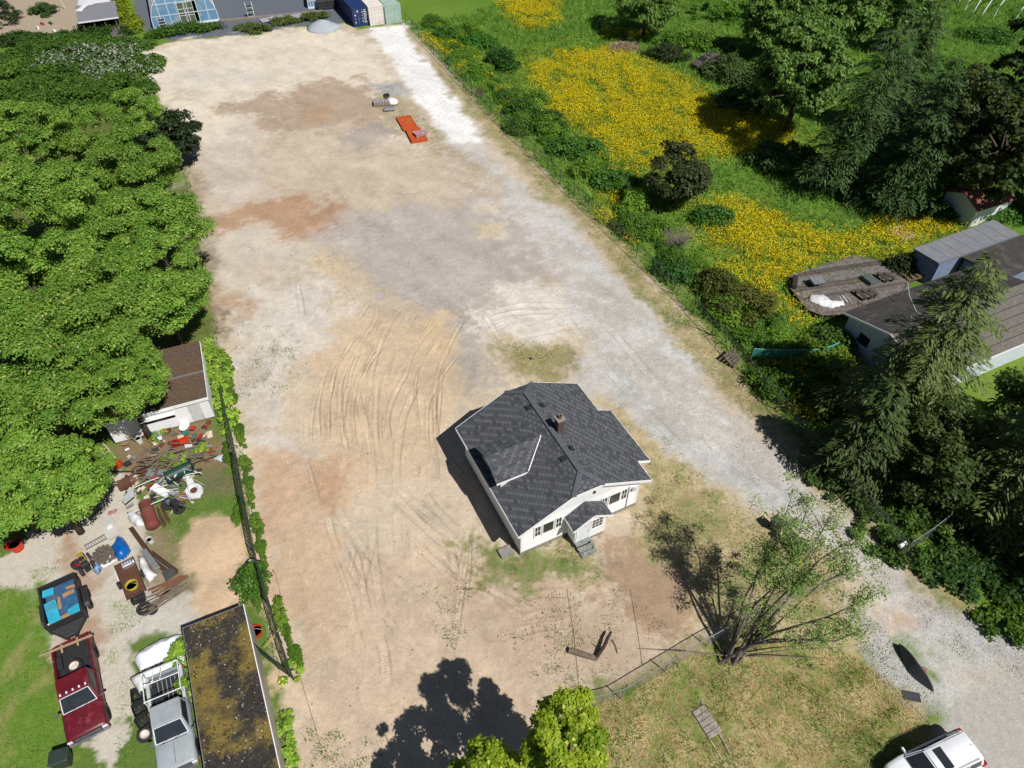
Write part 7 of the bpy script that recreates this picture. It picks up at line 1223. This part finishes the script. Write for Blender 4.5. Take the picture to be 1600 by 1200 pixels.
for i, (q, m__, lb) in enumerate((((66,38),REDP,'red and white sack on the bare garden soil'), ((79,37),GRNP,'green sack on the bare garden soil'), ((59,44),WHT,'white scrap nearest the left edge on the garden soil'), ((85,49),WHT,'flat white bag lowest on the garden soil'))): tarp('garden_sack', lb, [G(q[0]+dx,q[1]+dy) for dx, dy in ((-4,0),(0,-2.5),(4,0),(1,2.5))], m__, 700+i, .3, 6, cat='sack', wr=.1)
b = MB(); a = G(82,10,0); c = G(102,14,0); b.path([a, a+Vector((.3,0,1.6)), (a+c)/2+Vector((0,0,2.2)), c+Vector((-.2,0,1.5)), c], .06, 6); tag(b.build('bare_hoop', WHT, smooth=40), 'single white bent hoop on the garden soil', 'hoop')
# bare hoops top right
for i, (q0, q1) in enumerate((((1497,7),(1508,-12)), ((1507,18),(1528,-4)), ((1520,23),(1548,-3)), ((1533,28),(1570,-2)), ((1553,26),(1588,3)), ((1586,33),(1620,8)))):
    a = G(*q0); c = G(*q1); b = MB(); n = 10; b.path([a.lerp(c, (1-math.cos(math.pi*i_/n))/2)+Vector((0,0,2.6*math.sin(math.pi*i_/n))) for i_ in range(n+1)], .07, 5); o = b.build('hoop_frame', ALU, smooth=40); tag(o, ('bare white tunnel hoop at the far left of the row','second bare white tunnel hoop from the left of the row','third bare white tunnel hoop from the left','fourth bare white tunnel hoop from the left','fifth bare white tunnel hoop from the left','last white tunnel hoop at the right picture edge')[i], 'hoop', 'bare tunnel hoops at the top right')
# ================================================================ FENCES
WIRE = PM('galvanised_wire', (.20,.21,.22), (.15,.16,.17), sc=6, rough=.5); GPOST = PM('green_post', srgb(52,84,72,.6), srgb(40,66,58,.6), sc=4, rough=.5); DPOST = PM('dark_post', (.06,.065,.07), (.04,.045,.05), sc=4, rough=.5)
def chain_fence(name, label, pts, h, step, postm, rail=True, net=None, railm=None, wire=True, sp=.14, cat='fence'):
    t = thing(name, label, cat, pts[0]); o = pts[0]; wm = MB()
    for i in range(len(pts)-1):
        a, c = pts[i]-o, pts[i+1]-o; l = (c-a).length; n = max(1, round(l/step)); d = (c-a)/l
        for k in range(n+(1 if i == len(pts)-2 else 0)): p = a.lerp(c, k/n); b = MB(); b.tube(p-Vector((0,0,.2)), p+Vector((0,0,h+.05)), .034, n=8); b.lathe([(.045,h+.05),(.03,h+.09),(0,h+.1)], 8, Matrix.Translation(p)); b.build('post', postm, t, smooth=40)
        up = Vector((0,0,1))
        if rail: b = MB(); b.tube(a+up*h, c+up*h, .026, n=6); b.build('top_rail', railm or postm, t, smooth=40)
        if wire:
            m = int(l/sp)
            for k in range(-int(h/sp), m):
                for s in (1, -1):
                    x0, z0 = (k*sp, 0) if s > 0 else (k*sp, h); x1, z1 = x0+h, (h if s > 0 else 0)
                    if x0 < 0: z0 += s*(-x0); x0 = 0
                    if x1 > l: z1 -= s*(x1-l); x1 = l
                    if x1-x0 < .05: continue
                    p = a+d*x0+up*z0; q = a+d*x1+up*z1; nn = Vector((-d.y, d.x, 0))*.003*s; wv = (d*(-s)*.0 + up*.0); e1 = Vector((0,0,.006)); wm.add([p-e1+nn, q-e1+nn, q+e1+nn, p+e1+nn], [(0,1,2,3)])
    if wire: wm.build('chain_link_mesh', WIRE, t, kind='stuff')
    if net:
        b = MB()
        for i in range(len(pts)-1): a, c = pts[i]-o, pts[i+1]-o; nn = Vector((-(c-a).y, (c-a).x, 0)).normalized()*.012; b.quad(a+nn+Vector((0,0,.05)), c+nn+Vector((0,0,.05)), c+nn+Vector((0,0,h-.03)), a+nn+Vector((0,0,h-.03)))
        b.build('privacy_net', net, t)
    return t
rf_pts = [G(*q) for q in ((634,40),(690,98),(737,150),(896,310),(1082,490),(1142,560),(1250,685),(1340,795),(1402,868))]
chain_fence('chain_link_fence', 'long dark chain-link fence between the lot and the meadow', rf_pts, 1.7, 3.0, DPOST, sp=.16)
chain_fence('front_fence', 'bare chain-link fence with silver rail across the front of the lot', [G(*q) for q in ((868,1118),(970,1092),(1104,1010),(1190,962),(1330,905))], 1.25, 3.0, STEEL, railm=STEEL, sp=.12)
NET = net_mat('green_net', srgb(30,64,56,.6), .35)
chain_fence('green_fence', 'left boundary chain-link fence hung with dark green netting', [G(*q) for q in ((460,1062),(441,1005),(424,950),(412,905),(400,868),(384,790),(372,722),(360,665),(352,620))], 1.55, 3.0, GPOST, net=NET, sp=.14)
chain_fence('fence_gate', 'green netted gate panel standing open at the mossy shed', [G(407,1022), G(436,1046), G(459,1063)], 1.4, 1.6, GPOST, net=net_mat('gate_net', srgb(34,78,66,.6), .25), sp=.14, cat='gate')
b = MB(); b.path([G(412,1012,.9), G(424,1000,1.0), G(436,982,1.2)], .02, 5); tag(b.build('yellow_rope', YELW), 'yellow rope tied from the gate to the left fence', 'rope')
chain_fence('side_fence', 'short chain-link fence return behind the mailbox', [G(1412,866), G(1440,848), G(1466,828)], 1.5, 1.6, STEEL, sp=.12)
b = MB(); b.path([G(670,75,.08), G(705,112,.08), G(741,148,.08)], .07, 7); tag(b.build('drain_pipe', PM('pipe_cream', srgb(206,196,176,.75), srgb(176,166,148,.75), sc=4), smooth=40), 'long pale pipe lying along the foot of the far fence', 'pipe')
PLT = PM('pallet_wood', srgb(150,126,108,.65), srgb(116,96,84,.65), sc=4, rough=.9)
def pallet(lb, p, rz, tilt, w_=1.2, d_=1.1, n=6, mat=PLT, z0=0, gap=.055, name='leaning_pallet', cat='pallet'):
    t = thing(name, lb, cat, G(*p)+Vector((0,0,z0))); M = Matrix.Rotation(rz,4,'Z') @ Matrix.Rotation(tilt,4,'X'); pw = d_/n
    for k in range(n): b = MB(); b.M = M; b.box(-w_/2,w_/2,k*pw,k*pw+pw-gap,.085,.11); b.build('slat', mat, t)
    for x in (-w_/2, -.04, w_/2-.08): b = MB(); b.M = M; b.box(x,x+.08,0,d_,0,.083); b.build('bearer', mat, t)
    return t
pallet('brown pallet leaning on the far fence at the end of the pale pipe', (748,153), LOT-1.2, 1.15); pallet('big grey pallet leaning on the fence at the corner in the shade', (1152,570), LOT+.35, .5, 1.3, 1.3, 5, PM('grey_pallet', srgb(140,124,108,.6), srgb(104,94,84,.6), sc=4, rough=.9), .05)
# orange mats with a pallet of bricks, bags on a pallet
ORM = PM('orange_mat', srgb(216,92,44,.75), srgb(196,76,34,.75), sc=2.5, rough=.6, bump=.3, c3=srgb(190,112,50,.75), sc3=.8, amt3=.42)
def mat_panel(lb, q, z):
    P = [G(*p, z) for p in q]; t = thing('orange_mat', lb, 'panel', (P[0].x, P[0].y, 0)); o = Vector((P[0].x, P[0].y, 0)); b = MB(); b.slab([p-o for p in P], z); b.build('sheet', ORM, t, bevel=.03); b = MB(); f = lambda u, v: P[0].lerp(P[1],u).lerp(P[3].lerp(P[2],u),v)-o+Vector((0,0,.02))
    for k in range(1, 6): b.beam(f(0,k/6), f(1,k/6), .06, .04)
    for p, q_ in ((f(.01,0),f(.01,1)), (f(.99,0),f(.99,1)), (f(0,.01),f(1,.01)), (f(0,.99),f(1,.99))): b.beam(p, q_, .08, .06)
    b.build('ribs', ORM, t, kind='stuff')
mat_panel('orange slab panel lying beside the weedy patch, the farther of two', [(619,183),(641,180.5),(653,200),(631,204)], .22); mat_panel('orange slab panel with a pallet of pavers on it, the nearer of two', [(634,203),(655,199),(668,217),(643,221)], .30)
ps = thing('paver_stack', 'small stack of pinkish pavers on the nearer orange panel', 'pavers', G(657,211,.3), LOT+.1); PVM = PM('pink_paver', srgb(206,150,150,.75), srgb(176,120,124,.75), sc=5, rough=.85); GVM = PM('grey_paver', srgb(196,190,194,.75), srgb(160,150,156,.75), sc=5, rough=.85)
for k in range(2):
    for i in range(4):
        for j in range(3): b = MB(); b.box(-.7+i*.36,-.7+i*.36+.33,-.5+j*.36,-.5+j*.36+.33,.05+k*.16,.2+k*.16); b.build('paver', PVM if (i+j+k) % 3 else GVM, ps, bevel=.01)
bp_ = thing('brick_pallet', 'pallet of grey blocks with white bags on it near the weedy patch', 'pallet', G(601,163), LOT-.25); b = MB()
for i in range(6):
    for j in range(3): b = MB(); b.box(-1.3+i*.33,-1.3+i*.33+.3,-.6+j*.4,-.6+j*.4+.37,.16,.55); b.build('block', GVM if (i*j) % 2 else PM('block_grey', srgb(180,170,166,.75), srgb(150,140,136,.75), sc=5), bp_, bevel=.015)
b = MB(); b.box(-1.4,1.6,-.65,.65,0,.15); b.build('pallet_base', OLDW, bp_, bevel=.02)
bo_ = bp_.matrix_basis @ Vector((.75,.15,.45))
tarp('white_bag', 'slumped white bulk bag spilling over the block pallet', [bp_.matrix_basis @ Vector((x, y, 0)) for x, y in ((-.2,.5),(.1,-.1),(.7,-.7),(1.5,-.75),(1.8,0),(1.3,.8),(.4,.95))], WHT, 97, .5, 16, cat='bag', wr=.35, zb=.15, folds=2.2)
tyre_at('black tyre lying on the white bag of the block pallet', (605,160), .42, None, .75); b = MB(); b.M = Matrix.Translation(G(608,171,.15)) @ Matrix.Rotation(LOT-.3,4,'Z'); b.cbox((0,0,.08),(1.3,.7,.16)); b.cbox((.05,.05,.19),(1.2,.6,.05),.1); tag(b.build('roof_sheets', STEEL, bevel=.01), 'stack of grey sheets in front of the white bag', 'sheet stack')
# ================================================================ FRONT YARD AND DRIVEWAY
lg = thing('fallen_log', 'broken dead log with a raised limb on the dirt before the front fence', 'log', G(905,1022)); b = MB(); a = G(889,1016,.15)-G(905,1022); c = G(933,1029,.13)-G(905,1022); b.path([a, a.lerp(c,.3)+Vector((.02,0,.02)), a.lerp(c,.7), c], [.16,.17,.16,.13], 10); b.build('trunk', PM('log_bark', srgb(160,142,120,.65), srgb(96,84,72,.65), sc=7, rough=.95, bump=.8), lg, smooth=60); b = MB(); e = G(955,987,.5)-G(905,1022); b.path([c+Vector((-.1,0,0)), c.lerp(e,.4)+Vector((.05,0,.15)), c.lerp(e,.75)+Vector((0,0,.1)), e], [.12,.1,.09,.07], 8); b.path([c.lerp(e,.35)+Vector((0,0,.1)), c.lerp(e,.35)+Vector((-.2,.1,.4))], [.05,.02], 6); b.build('limb', PM('charred_bark', srgb(84,66,56,.6), srgb(52,42,38,.6), sc=7, rough=.95, bump=.8), lg, smooth=60)
for nm, q, rr, lb in (('dead_branch', ((957,1000),(962,1010),(965,1021)), .05, 'short dead branch right of the fallen log'), ('pale_stick', ((866,984),(885,985),(898,977)), .03, 'pale bare stick on the dirt above the fallen log'), ('pale_stick', ((867,1028),(872,1018),(884,1011)), .03, 'pale bent stick left of the fallen log')): b = MB(); b.path([G(*p, rr) for p in q], [rr, rr*.9, rr*.5], 7); tag(b.build(nm, OLDW if nm != 'pale_stick' else PM('pale_wood', srgb(226,206,168,.75), srgb(196,172,132,.75), sc=6), smooth=50), lb, 'stick')
pb = thing('grey_boards', 'weathered grey board panel lying in the rough front grass', 'board', G(1092,1105), 0); bw = PM('silver_board', srgb(190,178,170,.7), srgb(150,138,128,.7), sc=5, rough=.95, bump=.4); pp = [G(*q, .1)-G(1092,1105) for q in ((1082,1112),(1100,1100),(1129,1143),(1109,1156))]; n = 5
for i in range(n): u0, u1 = i/n+.01, (i+1)/n-.012; b = MB(); b.slab([pp[0].lerp(pp[3],u0), pp[1].lerp(pp[2],u0), pp[1].lerp(pp[2],u1), pp[0].lerp(pp[3],u1)], .04); b.build('plank', bw, pb)
b = MB(); a, c = G(1096,1096,.06)-G(1092,1105), G(1143,1181,.06)-G(1092,1105); b.beam(a, c, .09, .05); b.build('rail', bw, pb); b = MB(); a, c = G(1110,1157,.05)-G(1092,1105), G(1128,1186,.05)-G(1092,1105); b.beam(a, c, .05, .05); b.build('rail', PM('pale_wood', (1,1,1)), pb)
# black culvert liner sheet standing at the driveway mouth
CV = PM('black_liner', (.028,.03,.034), (.05,.052,.058), sc=4, rough=.6); a, m_, c = G(1401,1010), G(1424,1044), G(1458,1082); b = MB(); n = 12; lft = []
for i in range(n+1):
    u = i/n; p = a.lerp(m_, u*2) if u < .5 else m_.lerp(c, u*2-1); nv2 = Vector((.62,-.78,0)); hgt = .75*math.sin(math.pi*min(1,.08+u*.92))**.6; wo = .42*math.sin(math.pi*u); q = p+Vector((-.75,-.55,0))*wo; lft.append([(q.x,q.y,-.05),(p.x,p.y,hgt),(p.x+.05,p.y+.04,hgt),(p.x+.12,p.y+.1,-.05)])
b.loft(lft); tag(b.build('black_barrier', CV, smooth=50), 'bowed black plastic barrier standing in the gravel at the driveway mouth', 'barrier')
b = MB(); b.M = Matrix.Translation(G(1440,1055,.0)) @ Matrix.Rotation(.6,4,'Z'); b.cbox((0,0,.1),(.5,.35,.2)); b.cbox((.3,.1,.08),(.3,.3,.16),.4); tag(b.build('red_stone', PM('reddish_stone', srgb(176,132,124,.7), srgb(140,104,98,.7), sc=5, rough=.9), bevel=.04), 'reddish stone against the black barrier', 'stone')
b = MB(); b.M = Matrix.Translation(G(1424,1088,.0)); b.cbox((0,0,.02),(.9,.5,.05),-.2); tag(b.build('black_flap', CV, bevel=.01), 'black plastic flap lying below the black barrier', 'plastic sheet')
def bin_(lb, p, rz, mat): t = thing('waste_bin', lb, 'bin', G(*p), rz); b = MB(); b.hexa([(-.22,-.24,.06),(.22,-.24,.06),(.22,.24,.06),(-.22,.24,.06)], [(-.29,-.33,.98),(.29,-.33,.98),(.29,.33,.98),(-.29,.33,.98)]); b.build('body', mat, t, bevel=.035); b = MB(); b.hexa([(-.33,-.37,.98),(.33,-.37,.98),(.33,.37,.98),(-.33,.37,.98)], [(-.28,-.33,1.06),(.28,-.33,1.06),(.28,.33,1.06),(-.28,.33,1.06)]); b.build('lid', mat, t, bevel=.03); b = MB(); b.tube((-.34,-.25,.92),(-.34,.25,.92),.02,n=6); b.build('handle', BLACKM, t); [wheel(t, -.2, s*.27, .11, .06, BLACKM) for s in (-1, 1)]
bin_('dark grey wheeled bin on the gravel driveway above the leaning tree', (1209,826), .5, PM('bin_grey', (.06,.065,.07), (.045,.048,.052), sc=4, rough=.45)); bin_('teal green wheeled bin seen through the leaning tree', (1246,862), .5, PM('bin_teal', srgb(28,92,86,.65), srgb(20,74,70,.65), sc=4, rough=.45)); bin_('dark green wheeled bin beside the teal one, behind the leaning tree', (1228,848), .5, PM('bin_olive', srgb(52,70,48,.6), srgb(40,56,38,.6), sc=4, rough=.5))
b = MB(); p = G(1247,884); b.cbox(p+Vector((0,0,.25)),(.3,.2,.5),.4); tag(b.build('yellow_sack', YELW, bevel=.05, seg=2), 'yellow sack under the leaning tree', 'sack')
mb_ = thing('mailbox', 'white mailbox on a dark post at the edge of the driveway', 'mailbox', G(1396,878), .5); b = MB(); b.tube((0,0,-.1),(.45,.28,1.05),.045,n=8); b.build('post', BLACKM, mb_, smooth=40); b = MB(); b.M = Matrix.Translation((.5,.3,1.1)); n = 8; sec = [(-.11,0),(.11,0)]+[(.11*math.cos(math.pi*i/n), .12+.11*math.sin(math.pi*i/n)) for i in range(n+1)]; b.loft([[(x,y,z) for y, z in sec] for x in (-.27,.27)]); b.build('box', TRIM, mb_, smooth=50); b = MB(); b.M = Matrix.Translation((.5,.3,1.1)); b.box(.272,.28,-.09,.09,.02,.18); b.build('door', TRIM, mb_); b = MB(); b.M = Matrix.Translation((.5,.3,1.1)); b.box(-.05,.1,-.125,-.115,.1,.14); b.build('flag', REDP, mb_)
b = MB(); b.lathe([(0,0),(.2,0),(.22,.3),(.19,.3),(.17,.04),(0,.04)], 14, Matrix.Translation(G(1380,861))); tag(b.build('black_pot', BLACKM, smooth=40), 'round black pot in the verge grass near the mailbox', 'pot')
for i, q in enumerate((((430,895),(470,1062),(506,1180)), ((886,920),(898,1000),(906,1088)), ((985,920),(1000,1010),(1004,1040)))): b = MB(); b.path([G(*p, .05) for p in q], .009, 4); tag(b.build('marker_string', PM('string_dark', (.09,.07,.05), sc=4)), ('survey string stretched over the dirt beside the left fence','survey string stretched over the dirt left of the fallen log','survey string on the dirt right of the fallen log')[i], 'string')
for s in ((-.8), .8): p = G(506,1180) if s < 0 else G(430,895); b = MB(); b.box(p.x-.025,p.x+.025,p.y-.025,p.y+.025,0,.35); tag(b.build('marker_stake', PM('pale_wood', (1,1,1))), 'short wooden stake at the %s end of the survey string by the left fence' % ('near' if s < 0 else 'far'), 'stake')
b = MB(); b.M = Matrix.Translation(G(832,562)); b.cbox((0,0,.15),(.22,.18,.36)); tag(b.build('marker_post', CONC, bevel=.02), 'small concrete marker in the grass patch behind the white house', 'marker')
# ================================================================ STONES, CLODS, WEEDS (uncountable)
def stones(name, label, polys, n, s0, s1, tones, seed, z=0.0):
    r = np.random.default_rng(seed); ar = np.array([abs(sum(p[i][0]*p[(i+1)%len(p)][1]-p[(i+1)%len(p)][0]*p[i][1] for i in range(len(p)))) for p in polys]); Q = np.concatenate([scatter(r, p, max(1, int(n*a/ar.sum()))) for p, a in zip(polys, ar)]); n = len(Q)
    base = np.array([(1,0,0),(0,1,0),(-1,0,0),(0,-1,0),(0,0,1),(0,0,-1)], float); fc = np.array([(0,1,4),(1,2,4),(2,3,4),(3,0,4),(1,0,5),(2,1,5),(3,2,5),(0,3,5)]); s = s0+(s1-s0)*r.random(n)**2.5
    V = base[None]*(.6+.6*r.random((n,6,1)))*s[:, None, None]*np.array([1,1,.7]); a = r.random(n)*6.28; ca, sa = np.cos(a)[:,None], np.sin(a)[:,None]; X = V[...,0]*ca-V[...,1]*sa; Y = V[...,0]*sa+V[...,1]*ca; V = np.stack([X+Q[:,0:1], Y+Q[:,1:2], V[...,2]+z+s[:,None]*.3], -1); F = (fc[None]+6*np.arange(n)[:,None,None]).reshape(-1,3); t = np.array(tones); k = r.integers(0, len(t), n); C = t[k]*(.75+.5*r.random(n))[:, None]
    return tag(mesh_np(name, V.reshape(-1,3), F, ROCK, np.repeat(C, 6, 0), kind='stuff'), label)
ROCK = col_mat('stone_surface', .9, .3, 30)
GT = [tuple(A(214,210,204)), tuple(A(180,178,174)), tuple(A(150,148,148)), tuple(A(196,184,168)), tuple(A(172,182,190))]
stones('gravel_stones', 'loose pale gravel along the driveway edges', [GG([(1330,950),(1380,985),(1410,1020),(1470,1090),(1490,1110),(1440,1125),(1390,1090),(1340,1020)]), GG([(1420,930),(1520,965),(1620,1030),(1620,1060),(1520,1040),(1440,990)])], 3200, .02, .055, GT, 901)
stones('gravel_stones', 'gravel scattered over the long driveway', [DRV], 7000, .02, .05, GT, 902); stones('dirt_clods', 'small stones and clods on the dirt lot', [GG([(400,730),(480,700),(700,640),(740,850),(1000,940),(1100,1000),(870,1110),(820,1190),(480,1200)]), GG([(300,100),(640,100),(800,300),(760,560),(350,600),(290,280)])], 5000, .02, .075, [tuple(A(214,196,170)), tuple(A(170,146,118)), tuple(A(140,122,104)), tuple(A(226,220,210))], 903)
r = np.random.default_rng(15); Q = np.concatenate([scatter(r, GG(p), n) for p, n in (([(740,848),(930,860),(1000,940),(870,1105),(760,1000)], 60), ([(360,500),(470,520),(470,620),(380,620)], 40), ([(480,1130),(600,1140),(580,1220),(480,1220)], 30), ([(940,600),(1330,940),(1330,1000),(1000,850)], 90), ([(650,900),(760,930),(700,1010)], 14))]); cen = np.concatenate([Q, np.full((len(Q),1), .05)], 1)
V, F, C = clump_leaves(r, cen, .2+.4*r.random(len(cen)), 5200, .08, .04, pal((92,136,44), (134,174,68), k=.68), up=.4); k = V[:,2] < .01; V[k,2] = .012; tag(mesh_np('weed_leaves', V, F, LEAF, C, kind='stuff'), 'small leafy weeds dotted over the dirt and straw')
